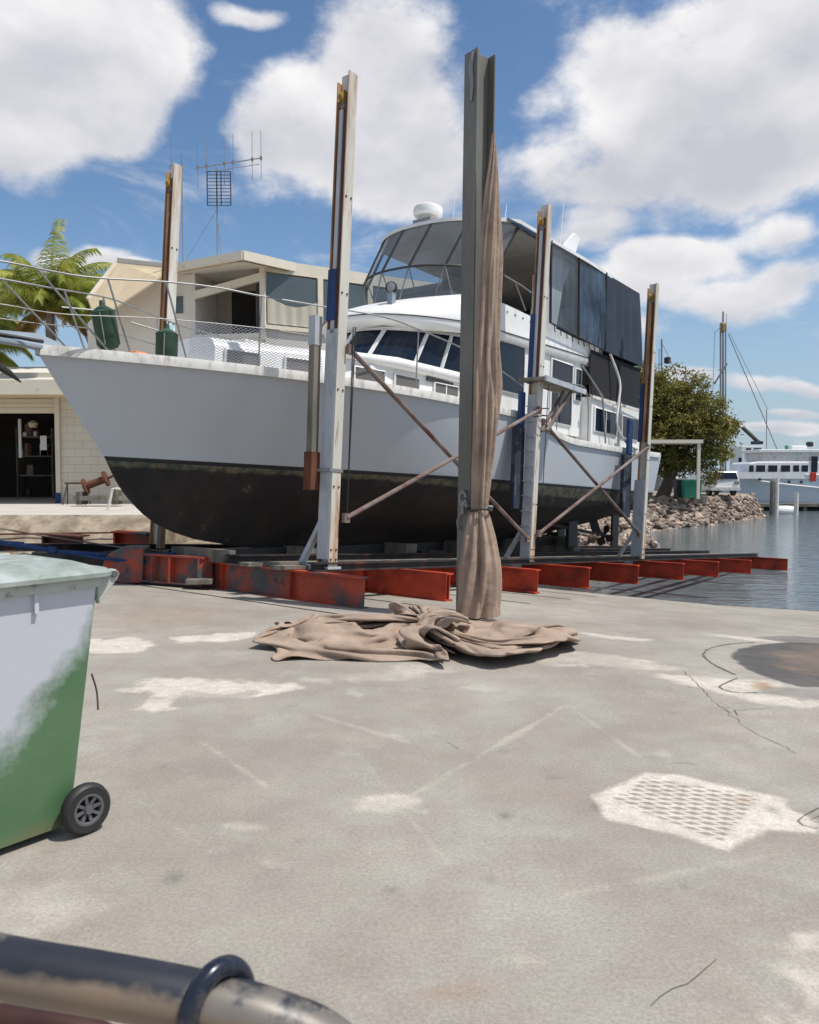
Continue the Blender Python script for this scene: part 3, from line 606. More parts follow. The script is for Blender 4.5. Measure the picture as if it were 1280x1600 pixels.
# rails
top_pts = [(-3.75, .0, 1.93), (-3.70, -.22, 1.93), (-3.2, -.38, 1.95), (-2.36, -.42, 2.0), (-1.44, -.68, 2.12), (-.87, -.92, 2.15), (-.32, -1.12, 2.14), (.48, -1.39, 2.15), (1.53, -1.62, 2.19), (2.22, -1.74, 2.13), (3.2, -1.80, 2.04), (4.2, -1.82, 1.90), (5.2, -1.84, 1.68)]
mid_pts = [(-3.72, .0, 1.50), (-3.66, -.22, 1.50), (-3.2, -.38, 1.50), (-2.58, -.40, 1.53), (-1.5, -.64, 1.67), (-.31, -1.12, 1.73), (.5, -1.38, 1.74)]
def spline(P, n=6):
    P = [Vector(p) for p in P]; o_ = []
    for i in range(len(P) - 1):
        p0, p1, p2, p3 = P[max(i-1, 0)], P[i], P[i+1], P[min(i+2, len(P)-1)]
        for k in range(n):
            t_ = k / n; o_.append(.5 * ((2*p1) + (p2-p0)*t_ + (2*p0-5*p1+4*p2-p3)*t_*t_ + (-p0+3*p1-3*p2+p3)*t_**3))
    o_.append(P[-1]); return o_
for s_ in (1, -1):
    fl = lambda P: [(p[0], p[1] * s_, p[2]) for p in P]
    mkobj('top_rail', MB().tube(spline(fl(top_pts)), .011, 6), M['steel'], boat, smooth=True)
    mkobj('mid_rail', MB().tube(spline(fl(mid_pts)), .006 if s_ == 1 else .007, 6), M['steel'], boat, smooth=True)
    for (xt, yt, zt, xb) in [(-2.9, -.40, 1.96, -1.95), (-2.1, -.48, 2.03, -1.75), (-1.45, -.68, 2.11, -1.15), (-.32, -1.12, 2.13, -.30), (2.22, -1.74, 2.12, 2.24), (3.9, -1.82, 1.94, 3.9)]:
        mkobj('stanchion', MB().tube([(xt, yt * s_, zt), (xb, -s_ * (b_sheer(xb) - .04) , sheer(xb))], .012, 6), M['steel'], boat, smooth=True)
nt_ = MB(); nx = [-1.15 + i * .16 for i in range(12)]
def lerp3(P, x_):
    for i in range(len(P)-1):
        if P[i+1][0] >= x_: f = (x_-P[i][0])/(P[i+1][0]-P[i][0]); return [P[i][k]+(P[i+1][k]-P[i][k])*f for k in range(3)]
    return P[-1]
nt_.grid([[Vector((x_, -(b_sheer(x_) - .04), sheer(x_) + .03)).lerp(Vector(lerp3(mid_pts, x_)), k / 5) for k in range(6)] for x_ in nx]); mkobj('rail_net', nt_, M['net'], boat)
# fenders stowed in the bow rail
def fender(loc, tilt, h):
    f = MB(); f.lathe((0, 0, 0), (0, 0, 1), [(0, .03), (.02, .10), (.07, .135), (h-.10, .135), (h-.07, .142), (h-.06, .125), (h-.02, .07), (h, .03), (h+.06, .02)], 20)
    o_ = tag(mkobj('fender', f, M['fender'], smooth=True), None, 'fender', 'green fenders stowed at the bow')
    mkobj('fender_rope', MB().tube([(-.10, -.09, h-.08), (-.11, -.1, .06)], .008, 6).tube([(-.13, 0, h-.05), (-.45, .1, h+.0)], .010, 6), M['steel'], o_)
    o_.matrix_world = BM @ Matrix.Translation(loc) @ Matrix.Rotation(tilt, 4, 'Y'); return o_
fender((-1.93, -.28, 1.25), R(-13), .52)['label'] = 'green canvas fender tilted in the bow rail, nearer the bow tip'
fender((-1.22, -.40, 1.17), 0, .46)['label'] = 'green canvas fender standing upright on the foredeck beside the rusty far post'
of = MB(); of.tube([(.16*math.cos(k*.4), .10*math.sin(k*.4), .02) for k in range(13)], .035, 8)
thing('life_ring', of, M['orangefloat'], 'small orange float lying on the foredeck between the two green fenders', 'float', smooth=True).matrix_world = BM @ Matrix.Translation((-1.55, -.33, 1.22))
hs_ = MB(); hs_.tube([(-1.9, -.30, 1.21), (-1.75, -.34, 1.24), (-1.6, -.36, 1.22), (-1.45, -.40, 1.24)], .022, 6); thing('deck_rope', hs_, M['black'], 'dark coiled rope lying on the bow deck beside the orange float', 'rope', smooth=True).matrix_world = BM

def outline_wall(mb, pts, z0, z1, close=False):
    a = [Vector((p[0], p[1], z0 if not callable(z0) else z0(p))) for p in pts]; c_ = [Vector((p[0], p[1], z1 if not callable(z1) else z1(p))) for p in pts]
    mb.grid([a, c_], False)
    if close: mb.add([a[-1], a[0], c_[0], c_[-1]], [(0, 1, 2, 3)])
def inset(poly, d):                               # shrink a plan outline towards x centreline
    c_ = Vector((sum(p[0] for p in poly)/len(poly), 0)); return [(p[0] + (d if p[0] < c_.x else -d), p[1] - math.copysign(min(d, abs(p[1])), p[1])) for p in poly]
# low trunk cabin on the foredeck
def trunk_w(x_): 
    return min(1.30, .50 + (x_ + .55) * .36) if x_ < 2 else 1.30 + min((x_ - 2) * .06, .12)
TX = [-.55 + i * .25 for i in range(23)]
tk = MB(); prof = [(0, 1.12), (.0, 1.52), (-.05, 1.60), (-.14, 1.65), (-.4, 1.68)]
rows = []
for x_ in TX:
    w_ = trunk_w(x_); dz = .0 if x_ < 0 else min(.06, x_*.04); rows.append([(x_, -(w_ + a_), z_ + dz * (z_ > 1.3)) for a_, z_ in prof] + [(x_, (w_ + a_), z_ + dz * (z_ > 1.3)) for a_, z_ in prof[::-1]])
tk.grid(rows); tk.add(rows[0], [tuple(range(10))[::-1]]); mkobj('trunk_cabin', tk, M['white'], boat, smooth=45)
def side_win(name, x0, x1, z0, z1, wf, m_=None, frame=.03, both=True, mul_=False, top_rake=0):
    for s_ in ((-1, 1) if both else (-1,)):
        P = [(x0, z0), (x1, z0), (x1 + top_rake, z1), (x0 + top_rake, z1)]
        fr = MB(); cx = (x0 + x1) / 2
        poly = [Vector((px, s_ * (wf(px) + .022), pz)) for px, pz in P]
        st_ = [0, .12, .25, .37, .5, .62, .75, .87, 1]; gl = MB()
        gl.grid([[Vector((x0 + (x1-x0)*q_ + tr_, s_ * (wf(x0 + (x1-x0)*q_) + .022 - k_), z_)) for q_ in st_] for (z_, tr_, k_) in ((z0, 0, .03), (z0, 0, 0), (z1, top_rake, 0), (z1, top_rake, .03))])
        f = mkobj(name, gl, m_ or M['glass'], boat)
        big_ = [Vector((px + (-frame if i in (0, 3) else frame), s_ * (wf(px) + .006), pz + (-frame if i < 2 else frame))) for i, (px, pz) in enumerate(P)]
        for i in range(4):
            j = (i + 1) % 4; fr.add([big_[i], big_[j], poly[j], poly[i], big_[i] + Vector((0, s_*.02, 0)), big_[j] + Vector((0, s_*.02, 0)), poly[j] + Vector((0, s_*.02, 0)), poly[i] + Vector((0, s_*.02, 0))],
                [(4,5,6,7), (0,1,5,4), (3,7,6,2)])
        if mul_: xm = cx + top_rake/2; fr.bx(xm - .012, xm + .012, s_*(wf(xm)+.016) - .012, s_*(wf(xm)+.016) + .012, z0, z1)
        mkobj('window_frame', fr, M['white'], f)
for (x0, x1, mu) in [(-.42, .02, 0), (.38, .80, 0), (1.40, 1.95, 0), (2.20, 2.75, 0), (3.15, 3.75, 1)]:
    side_win('trunk_window', x0, x1, 1.27, 1.49, trunk_w, M['vent'], .02, mul_=mu)
hatch = MB(); hatch.bx(.1, .75, -.32, .32, 1.66, 1.76); mkobj('deck_hatch', hatch, M['grimy'], boat, bevel=.02)
# saloon: raked windscreen and straight sides
def sal_w(x_): return 1.45
def arc(fx, hwid, rad, n=9):                      # plan of a rounded front, port to starboard
    return [(fx + rad * (abs(k / n) ** 2.4), hwid * k / n) for k in range(-n, n + 1)]
lowp = arc(2.15, 1.36, 1.8); highp = arc(2.80, 1.40, 1.35)
wsb = MB()
P0_ = [[(a_[0] + (b_[0]-a_[0]) * f, a_[1] + (b_[1]-a_[1]) * f, 1.66 + .80 * f) for a_, b_ in zip(lowp, highp)] for f in (0, .12, .9, 1.0)]
wsb.grid(P0_[:2]); wsb.grid(P0_[2:]); mkobj('windscreen_surround', wsb, M['white'], boat, smooth=True)
wg = MB(); wg.grid([[Vector(p) + Vector((.02, 0, 0)) for p in r_] for r_ in P0_[1:3]]); mkobj('windscreen', wg, M['glass'], boat, smooth=True)
for k in (-9, -8.0, -6.6, -3.4, 0, 3.4, 6.6, 9):
    i = (k + 9) ; i0 = int(i); f = i - i0; i1 = min(i0 + 1, 18)
    a_ = Vector(P0_[1][i0]).lerp(Vector(P0_[1][i1]), f); c_ = Vector(P0_[2][i0]).lerp(Vector(P0_[2][i1]), f); mkobj('windscreen_pillar', MB().beam(a_, c_, .07, .03, up=(1, 0, 0)), M['white'], boat)
sl_ = MB()
for s_ in (-1, 1): sl_.prism([(3.95, s_*1.45, 1.05), (8.35, s_*1.45, 1.05), (8.35, s_*1.45, 2.62), (4.18, s_*1.45, 2.62), (3.95, s_*1.45, 1.7)], (0, -s_*.06, 0))
sl_.bx(8.30, 8.36, -1.39, 1.39, .8, 2.62); mkobj('saloon_side', sl_, M['white'], boat)
shelf = MB()
for s_ in (-1, 1): shelf.tube([(1.2, s_*1.20, 1.64), (2.2, s_*1.34, 1.66), (4.6, s_*1.45, 1.66)], [.05, .09, .09], 10)
mkobj('side_moulding', shelf, M['white'], boat, smooth=True)
side_win('saloon_window', 4.75, 5.85, 1.62, 2.50, sal_w)
side_win('saloon_window', 6.15, 6.55, 1.75, 2.45, sal_w)
side_win('saloon_door', 6.95, 7.85, 1.25, 2.48, sal_w)
side_win('saloon_window', 8.00, 8.28, 1.80, 2.45, sal_w, frame=.02)
for z_ in (2.0,): mkobj('window_bar', MB().bx(4.75, 5.85, -1.455, -1.44, z_ - .015, z_ + .015), M['steel'], boat)
cln = MB(); cln.bx(2.95, 8.3, -1.40, 1.40, 1.5, 1.56); mkobj('saloon_floor', cln, M['interior'], boat)
# side deck bulwark and aft cabin
def aft_w(x_): return 1.70 - .05 * max(0, x_ - 8) * .6
ac = MB(); AX = [6.0, 6.8, 7.4, 8.2, 9, 10, 11, 11.5]
zt_ = lambda x_: 1.02 if x_ < 6.2 else (1.25 if x_ < 8.25 else 1.90 + (x_ - 8.3) * .01)
ac.grid([[(x_, -aft_w(x_), .80), (x_, -aft_w(x_), 1.9 + .01 * (x_ - 8.3)), (x_, -aft_w(x_) + .06, 1.95), (x_, 0, 2.0), (x_, aft_w(x_) - .06, 1.95), (x_, aft_w(x_), 1.9), (x_, aft_w(x_), .80)] for x_ in [8.36, 9, 10, 11, 11.35]])
ac.add([(11.35, -aft_w(11.35), .8), (11.35, -aft_w(11.35), 1.93), (11.35, aft_w(11.35), 1.9), (11.35, aft_w(11.35), .8)], [(0,1,2,3)])
ac.add([(8.36, -1.69, .8), (8.36, -1.69, 1.9), (8.36, 1.69, 1.9), (8.36, 1.69, .8)], [(0,1,2,3)])
mkobj('aft_cabin', ac, M['white'], boat)
mkobj('aft_cabin_ledge', MB().bx(8.3, 11.4, -1.74, -1.70, 1.86, 1.92), M['grimy'], boat)
for (a_, c_) in ((8.50, 9.72), (10.05, 11.05)): side_win('aft_window', a_, c_, 1.20, 1.68, aft_w, mul_=True)
# aft deck rail, hanging hose
mkobj('side_rail', MB().tube(spline([(6.6, -1.80, .95), (6.7, -1.8, 1.85), (7.3, -1.8, 2.0), (7.9, -1.8, 1.9), (8.0, -1.8, .9)]), .013, 6), M['steel'], boat, smooth=True)
mkobj('ladder_rail', MB().tube([(9.6, -1.80, 1.95), (9.55, -1.79, .95)], .014, 6).tube([(8.25, -1.46, 2.6), (8.75, -1.75, 1.95), (8.9, -1.79, .95)], .02, 6), M['steel'], boat)
mkobj('water_hose', MB().tube(spline([(9.35, -1.62, 2.98), (9.6, -1.76, 2.4), (9.5, -1.80, 1.9), (9.4, -1.82, 1.4), (9.9, -1.84, 1.05), (10.6, -1.82, .95)]), .028, 8), M['grimy'], boat, smooth=True)
# flybridge moulding
fb = MB()
bot = arc(2.5, 1.52, 1.35); n9 = len(bot)
def fly_sec(k, off, z):                           # k index in plan, off inwards aft
    p = bot[k]; a_ = (abs(k - n9 // 2) / (n9 // 2)) ** 2.5; return Vector((p[0] + off * (1 - a_), p[1] * (1 - off * .09 * (1 - a_) - .022 * off * a_), z))
prof = [(.42, 2.40), (.10, 2.44), (.0, 2.52), (.0, 2.60), (.08, 2.68), (.40, 2.84), (.75, 2.97), (1.05, 3.06), (1.22, 3.07)]
rows = [[fly_sec(k, o_, z_) for (o_, z_) in prof] for k in range(n9)]
sidex = [(4.0, 3.10), (5, 3.16), (6.5, 3.12), (8, 3.04), (9.2, 2.98)]
def side_row(x_, zt, s_):
    up = (x_ - 3.4) * .030; return [Vector((x_, s_ * a_, z_)) for a_, z_ in ((1.30, 2.40 + up), (1.50, 2.44 + up), (1.54, 2.52 + up), (1.54, 2.60 + up), (1.53, 2.66 + up), (1.52, 2.80 + up), (1.52, 2.90 + up*.8), (1.51, max(zt, 2.92+up) - .01), (1.48, max(zt, 2.92+up)))]
full = [side_row(x_, z_, -1) for x_, z_ in sidex[::-1]] + rows + [side_row(x_, z_, 1) for x_, z_ in sidex]
fb.grid(full)
fb.grid([[full[i][-1] for i in range(len(full))], [full[i][-1] + Vector((.03, -math.copysign(.04, full[i][-1].y), -.35)) for i in range(len(full))]])
mkobj('flybridge', fb, M['white'], boat, smooth=45)
fd = MB(); fd.bx(4.4, 11.5, -1.45, 1.45, 2.62, 2.70); mkobj('flybridge_deck', fd, M['white'], boat)
ceil = MB(); ceil.add([(2.75, -.6, 2.42), (4.0, -1.40, 2.42), (9, -1.45, 2.56), (9, 1.45, 2.56), (4.0, 1.40, 2.42), (2.75, .6, 2.42)], [(0,1,2,3,4,5)]); mkobj('brow_underside', ceil, M['liner'], boat)
mkobj('trim_line', MB().tube([full[i][3] + Vector((0, math.copysign(.008, full[i][3].y), -.01)) for i in range(len(full))], .010, 5), M['black'], boat)
for k in range(7):
    mkobj('screw_cap', MB().lathe((4.55 + k * .28, -1.515, 3.02 - k*.0), (0, -1, 0), [(0, .016), (.02, .014)], 8), M['black'], boat)
# hardtop
def plan(fx, hwid, rad, xa, n=10, taper=.08):
    f = [(fx + rad * (abs(k / n) ** 2.6), hwid * k / n) for k in range(-n, n + 1)]; return [(xa, -hwid + taper)] + [(xa*.5 + f[0][0]*.5, -hwid - .03)] + f + [(xa*.5 + f[0][0]*.5, hwid + .03)] + [(xa, hwid - taper)]
ht = plan(4.34, 1.62, .95, 10.95)
def topz(p): return 4.67 - (.0 if p[0] > 5 else .03)
hd = MB(); a_ = [Vector((p[0], p[1], topz(p) - .03)) for p in ht]; b1 = [Vector((p[0], p[1], topz(p) + .035)) for p in ht]
ins = [Vector((p[0] + (.15 if p[0] < 6 else 0), p[1] * .90, topz(p) + .09)) for p in ht]; ins2 = [Vector((p[0] + (.5 if p[0] < 6 else 0), p[1] * .5, topz(p) + .15)) for p in ht]
hd.grid([a_, b1, ins, ins2]); hd.add(ins2, [tuple(range(len(ins2)))])
mkobj('hardtop', hd, M['white'], boat, smooth=60)
ul = MB(); ul.add([v + Vector((0, 0, .004)) for v in a_], [tuple(range(len(a_)))]); mkobj('hardtop_lining', ul, M['liner'], boat)
for x_ in (5.6, 6.8, 8.0): mkobj('roof_rib', MB().bx(x_ - .03, x_ + .03, -1.5, 1.5, 4.60, 4.665), M['liner'], boat)
# clear front screens: two tiers meeting at a knuckle
n = 10
topv = [Vector((4.36 + .95 * (abs(k / n) ** 2.6), 1.60 * k / n, 4.62)) for k in range(-n, n + 1)]
knu = [Vector((3.74 + .95 * (abs(k / n) ** 2.4), 1.50 * k / n, 3.68)) for k in range(-n, n + 1)]
low = [Vector((3.76 + .85 * (abs(k / n) ** 2.2), 1.42 * k / n, 3.05 + .05*abs(k/n))) for k in range(-n, n + 1)]
for i0, i1 in ((0, 4), (4, 8), (8, 12), (12, 16), (16, 20)):
    mkobj('screen_panel', MB().grid([topv[i0:i1+1], knu[i0:i1+1]]), M['vinyl'], boat, smooth=True)
    mkobj('screen_panel', MB().grid([knu[i0:i1+1], low[i0:i1+1]]), M['vinyl'] if i0 < 16 else M['vinyl2'], boat, smooth=True)
for i in (0, 4, 8, 12, 16, 20):
    mkobj('screen_seam', MB().beam(topv[i], knu[i], .06, .012, up=(1, 0, 0)), M['black'], boat)
    if i in (4, 8, 12, 16): mkobj('screen_frame', MB().tube([knu[i], low[i] + Vector((-.1, .12, 0))], .012, 6).tube([knu[i], low[i] + Vector((.1, -.16, 0))], .012, 6), M['steel'], boat)
mkobj('screen_frame', MB().tube(knu, .020, 6), M['black'], boat)
# helm, seats and people-high things behind the screens
hm = MB(); hm.bx(4.6, 5.1, -.6, 1.1, 2.7, 3.45); hm.bx(4.65, 4.75, -.3, .9, 3.45, 3.62); mkobj('helm_console', hm, M['liner'], boat, bevel=.03)
for y_ in (-.45, .75):
    st = MB(); st.bx(5.6, 6.1, y_-.28, y_+.28, 3.15, 3.3); st.bx(6.0, 6.12, y_-.28, y_+.28, 3.2, 3.85); st.bx(5.8, 5.9, y_-.05, y_+.05, 2.7, 3.15); mkobj('helm_seat', st, M['navy'], boat, bevel=.03)
bk = MB(); bk.bx(6.4, 8.2, .6, 1.45, 2.7, 3.5); bk.bx(8.6, 8.7, -1.45, 1.45, 2.7, 3.9); mkobj('seat_locker', bk, M['interior'], boat, bevel=.03)
mkobj('helm_rail', MB().tube([(5.0, -1.50, 3.65), (5.6, -1.52, 3.60), (6.4, -1.52, 3.50)], .016, 6).tube([(5.35, -1.52, 3.62), (5.75, -1.53, 3.18)], .014, 6).tube([(6.0, -1.52, 3.9), (6.0, -1.52, 3.1)], .012, 6), M['steel'], boat)
# side curtains and their posts
def sidez(x_): return max(2.98 + (x_-5)*.0, 3.16 - (x_ - 5) * .045)
for (x0, x1, mm, nm) in ((6.55, 7.72, 'vinyl', 'side_curtain'), (7.72, 9.05, 'vinyl2', 'side_curtain'), (9.05, 10.98, 'navy', 'canvas_curtain')):
    for s_ in (-1, 1):
        if s_ == 1 and nm == 'side_curtain': continue
        nn_ = 13; g_ = MB(); rws = []
        for j in range(7):
            f = j / 6; rws.append([Vector((x0 + (x1-x0) * i / (nn_-1) + (f * .25 if i == nn_-1 and x1 > 10 else 0), s_ * (1.60 + .035 * math.sin(i * 2.1 + x0) * math.sin(f * 3.1) + .03 * f), 4.67 + (sidez(x0 + (x1-x0)*i/(nn_-1)) - 4.67) * f)) for i in range(nn_)])
        mkobj(nm, g_.grid(rws), M[mm], boat, smooth=True)
cb = MB(); cb.grid([[Vector((10.98 + .22*f, y_, 4.67 - 1.67*f)) for f in (0, .5, 1)] for y_ in (-1.6, -.8, 0, .8, 1.6)]); mkobj('canvas_curtain', cb, M['navy'], boat, smooth=True)
for x_ in (6.50, 7.72, 9.05): mkobj('curtain_seam', MB().tube([(x_, -1.615, 4.68), (x_ + .02, -1.64, sidez(x_))], .028, 6), M['black'], boat)
mkobj('curtain_roll', MB().tube([(4.9, -1.60, 4.60), (5.6, -1.63, 4.57), (6.5, -1.62, 4.58)], [.03, .055, .05], 8), M['vinyl2'], boat, smooth=True)
mkobj('lower_curtain', MB().bx(8.45, 11.2, -1.585, -1.575, 1.96, 2.92).bx(11.19, 11.2, -1.57, 1.57, 1.96, 2.9), M['blackmesh'], boat)
for k in range(9):
    x_ = 6.7 + k * .26; mkobj('curtain_strap', MB().tube([(x_, -1.63, sidez(x_) + .02), (x_ + .02, -1.64, sidez(x_) - .14)], .010, 5), M['black'], boat)
mkobj('curtain_rail', MB().tube([(6.5, -1.645, sidez(6.5)), (9.1, -1.645, sidez(9.1)), (11.2, -1.64, 2.98)], .016, 6), M['black'], boat)
# radar arch fin
for s_ in (-1, 1):
    ar = MB(); y_ = s_ * 1.32
    poly = [Vector((x_, y_, z_)) for x_, z_ in ((6.35, 3.05), (6.55, 3.9), (7.0, 4.45), (7.62, 4.95), (8.05, 5.32), (8.35, 5.30), (8.05, 4.7), (7.65, 4.1), (7.35, 3.05))]
    mkobj('radar_arch', ar.prism(poly, (0, s_*-.07, 0)), M['white'], boat, bevel=.02)
# radar dome, aerials, searchlight
rd = MB(); rd.lathe((4.75, .05, 4.82), (0, 0, 1), [(0, .14), (.08, .15), (.09, .24), (.13, .275), (.2, .28), (.26, .265), (.30, .20), (.31, .05)], 24); o_ = mkobj('radar_dome', rd, M['white'], boat, smooth=30)
mkobj('dome_foot', MB().bx(4.55, 4.95, -.15, .25, 4.75, 4.83), M['steel'], o_)
for (x_, y_, z_, h_, tl) in ((7.35, -1.35, 4.75, 1.1, .14), (5.9, -.9, 4.8, .55, .1), (5.3, .8, 4.8, .6, .1), (7.2, 1.3, 4.8, 1.6, .2)):
    mkobj('aerial', MB().tube([(x_, y_, z_), (x_ + tl, y_, z_ + h_)], [.013, .006], 6), M['white'], boat)
sp_ = MB(); sp_.lathe((3.0, -.55, 3.1), (-.8, -.6, .0), [(-.09, .04), (-.06, .085), (.02, .095), (.03, .10), (.035, .08), (.02, .06)], 18); o_ = mkobj('searchlight', sp_, M['black'], boat, smooth=True)
mkobj('lamp_glass', MB().lathe((2.98, -.565, 3.1), (-.8, -.6, 0), [(.04, .001), (.045, .072), (.05, .001)], 16), M['steel'], o_); mkobj('lamp_bracket', MB().bx(2.96, 3.06, -.60, -.50, 2.72, 3.02), M['skin_grey'], o_)
# underwater gear
for y_ in (-.75, .75):
    mkobj('rudder', MB().bx(11.75, 12.15, y_-.03, y_+.03, -1.38, -.55), M['black'], boat, bevel=.02); mkobj('rudder_skeg', MB().bx(9.3, 9.75, y_-.05, y_+.05, -1.35, -.6), M['black'], boat, bevel=.02)
    mkobj('propeller_shaft', MB().tube([(7.6, y_, -.75), (11.35, y_, -1.10)], .035, 8), M['darksteel'], boat)
    pr = MB()
    pr.lathe((11.3, y_, -1.1), (1, 0, 0), [(-.08, .04), (.0, .07), (.12, .03)], 12)
    for k in range(4):
        a0 = k * 1.5708 + .4; c0 = Vector((11.3, y_, -1.1)); rd_ = Vector((0, math.cos(a0), math.sin(a0))); tg = Vector((0, -math.sin(a0), math.cos(a0)))
        pr.prism([c0 + rd_*.05 - tg*.03, c0 + rd_*.18 - tg*.11 + Vector((.05,0,0)), c0 + rd_*.27 - tg*.03, c0 + rd_*.26 + tg*.06 - Vector((.03,0,0)), c0 + rd_*.15 + tg*.10 - Vector((.05,0,0)), c0 + rd_*.05 + tg*.03], (.02, 0, 0))
    mkobj('propeller', pr, M['darksteel'], boat)
    mkobj('shaft_bracket', MB().beam((10.9, y_, -1.05), (10.8, y_*.8, -.5), .05, .2), M['black'], boat)
# ---------------------------------------------------------------- the slipway cradle (x aft, y away, z up, origin at the foot of the first post)
CM = frame_mat((-0.99, 9.88, .26), A, R(4.2))
cradle = root('slipway_cradle', 'long red steel slipway cradle under the boat, with six tall white posts and rusty braces', 'boat cradle', mat=CM)
TOPZ = -.045                                        # top of the cross beams
def ibeam(mb, p, q, h=.37, w=.16, ft=.022, wt=.014):
    p = Vector(p); q = Vector(q); a = (q - p).normalized(); side = a.cross(Vector((0, 0, 1))).normalized(); u = side.cross(a); c_ = (p + q) / 2; hl = (q - p) / 2
    mb.obx(c_ + u * (h/2 - ft/2), hl, side * w/2, u * ft/2); mb.obx(c_ - u * (h/2 - ft/2), hl, side * w/2, u * ft/2); mb.obx(c_, hl, side * wt/2, u * (h/2 - ft)); return mb
beams = [(-.31, -.85), (1.40, -.85), (3.75, -.88), (5.55, -.9), (7.75, -.9), (10.2, -.95), (12.7, -.95), (15.6, -.95), (19.6, -1.0)]
for i, (s_, e_) in enumerate(beams):
    mk_ = ibeam(MB(), (s_, 3.1 if i == 0 else 4.9, TOPZ - .185), (s_, e_, TOPZ - .185))
    for w_ in ([.6] if i else [.3, 1.6, 2.6]) + [2.9]: mk_.bx(s_-.075, s_+.075, w_-.006, w_+.006, TOPZ-.345, TOPZ-.023)
    if i == 1: mk_.bx(s_-.08, s_-.07, e_, 0.3, TOPZ-.345, TOPZ-.023)
    mkobj('cross_beam', mk_, M['redgrey'] if i == 0 else M['redsteel'], cradle)
for w_ in (-.02, 1.5, 2.8, 4.2):
    mkobj('long_beam', ibeam(MB(), (-.35 if w_ < 4 else -2.2, w_, TOPZ + .055), (19.9, w_, TOPZ + .055), .11, .12), M['darksteel'], cradle)
for w_ in (.35, .9, 3.5): mkobj('walk_plank', MB().bx(-.6, 19.5, w_-.09, w_+.09, TOPZ + .005, TOPZ + .05), M['timber'], cradle)
for s_ in (-.3, 1.4, 3.75, 5.55, 7.75, 10.2):
    mkobj('keel_block', MB().bx(s_-.15, s_+.15, 1.6, 2.6, TOPZ, TOPZ + .16 + max(0, s_)*.028), M['timber'], cradle)
# forward end: rounded drum housing, box girder, pipes
nb = MB(); P_ = [onz(x_, 905, -.02) for x_ in (160, 215, 320)]
def cl(p): return CM.inverted() @ Vector(p)
g0 = cl(at(218, 885, 10.9)); g1 = cl(at(322, 888, 10.55)); g0.z = g1.z = TOPZ - .13
gb = ibeam(MB(), g0, g1, .38, .2)
for f in (.02, .30, .55, .98): c_ = g0.lerp(g1, f); gb.bx(c_.x-.12, c_.x+.12, c_.y-.012, c_.y+.012, c_.z-.18, c_.z+.18)
mkobj('end_girder', gb, M['redgrey'], cradle)
dr = MB(); d0 = cl(at(188, 884, 10.75)); d0.z = TOPZ - .12; ax_ = (CM.to_3x3().inverted() @ Vector((.15, -1, 0))).normalized(); sd_ = (CM.to_3x3().inverted() @ Vector((1, .12, 0))).normalized()
pr_ = []
for k in range(13): a_ = math.pi/2 + math.pi * k / 12; pr_.append(d0 + sd_ * (.05 + .28 * math.cos(a_)) + Vector((0, 0, .24 * math.sin(a_))))
pr_ += [d0 + sd_ * .30 - Vector((0, 0, .24)), d0 + sd_ * .30 + Vector((0, 0, .24))]
dr.prism(pr_, -ax_ * .5); mkobj('drum_housing', dr, M['redgrey'], cradle, bevel=.02)
ft = MB(); c_ = cl(at(312, 908, 10.45)); ft.obx(c_, sd_*.17, ax_*.1, (0, 0, .035)); mkobj('foot_plate', ft, M['timber'], cradle, bevel=.01)
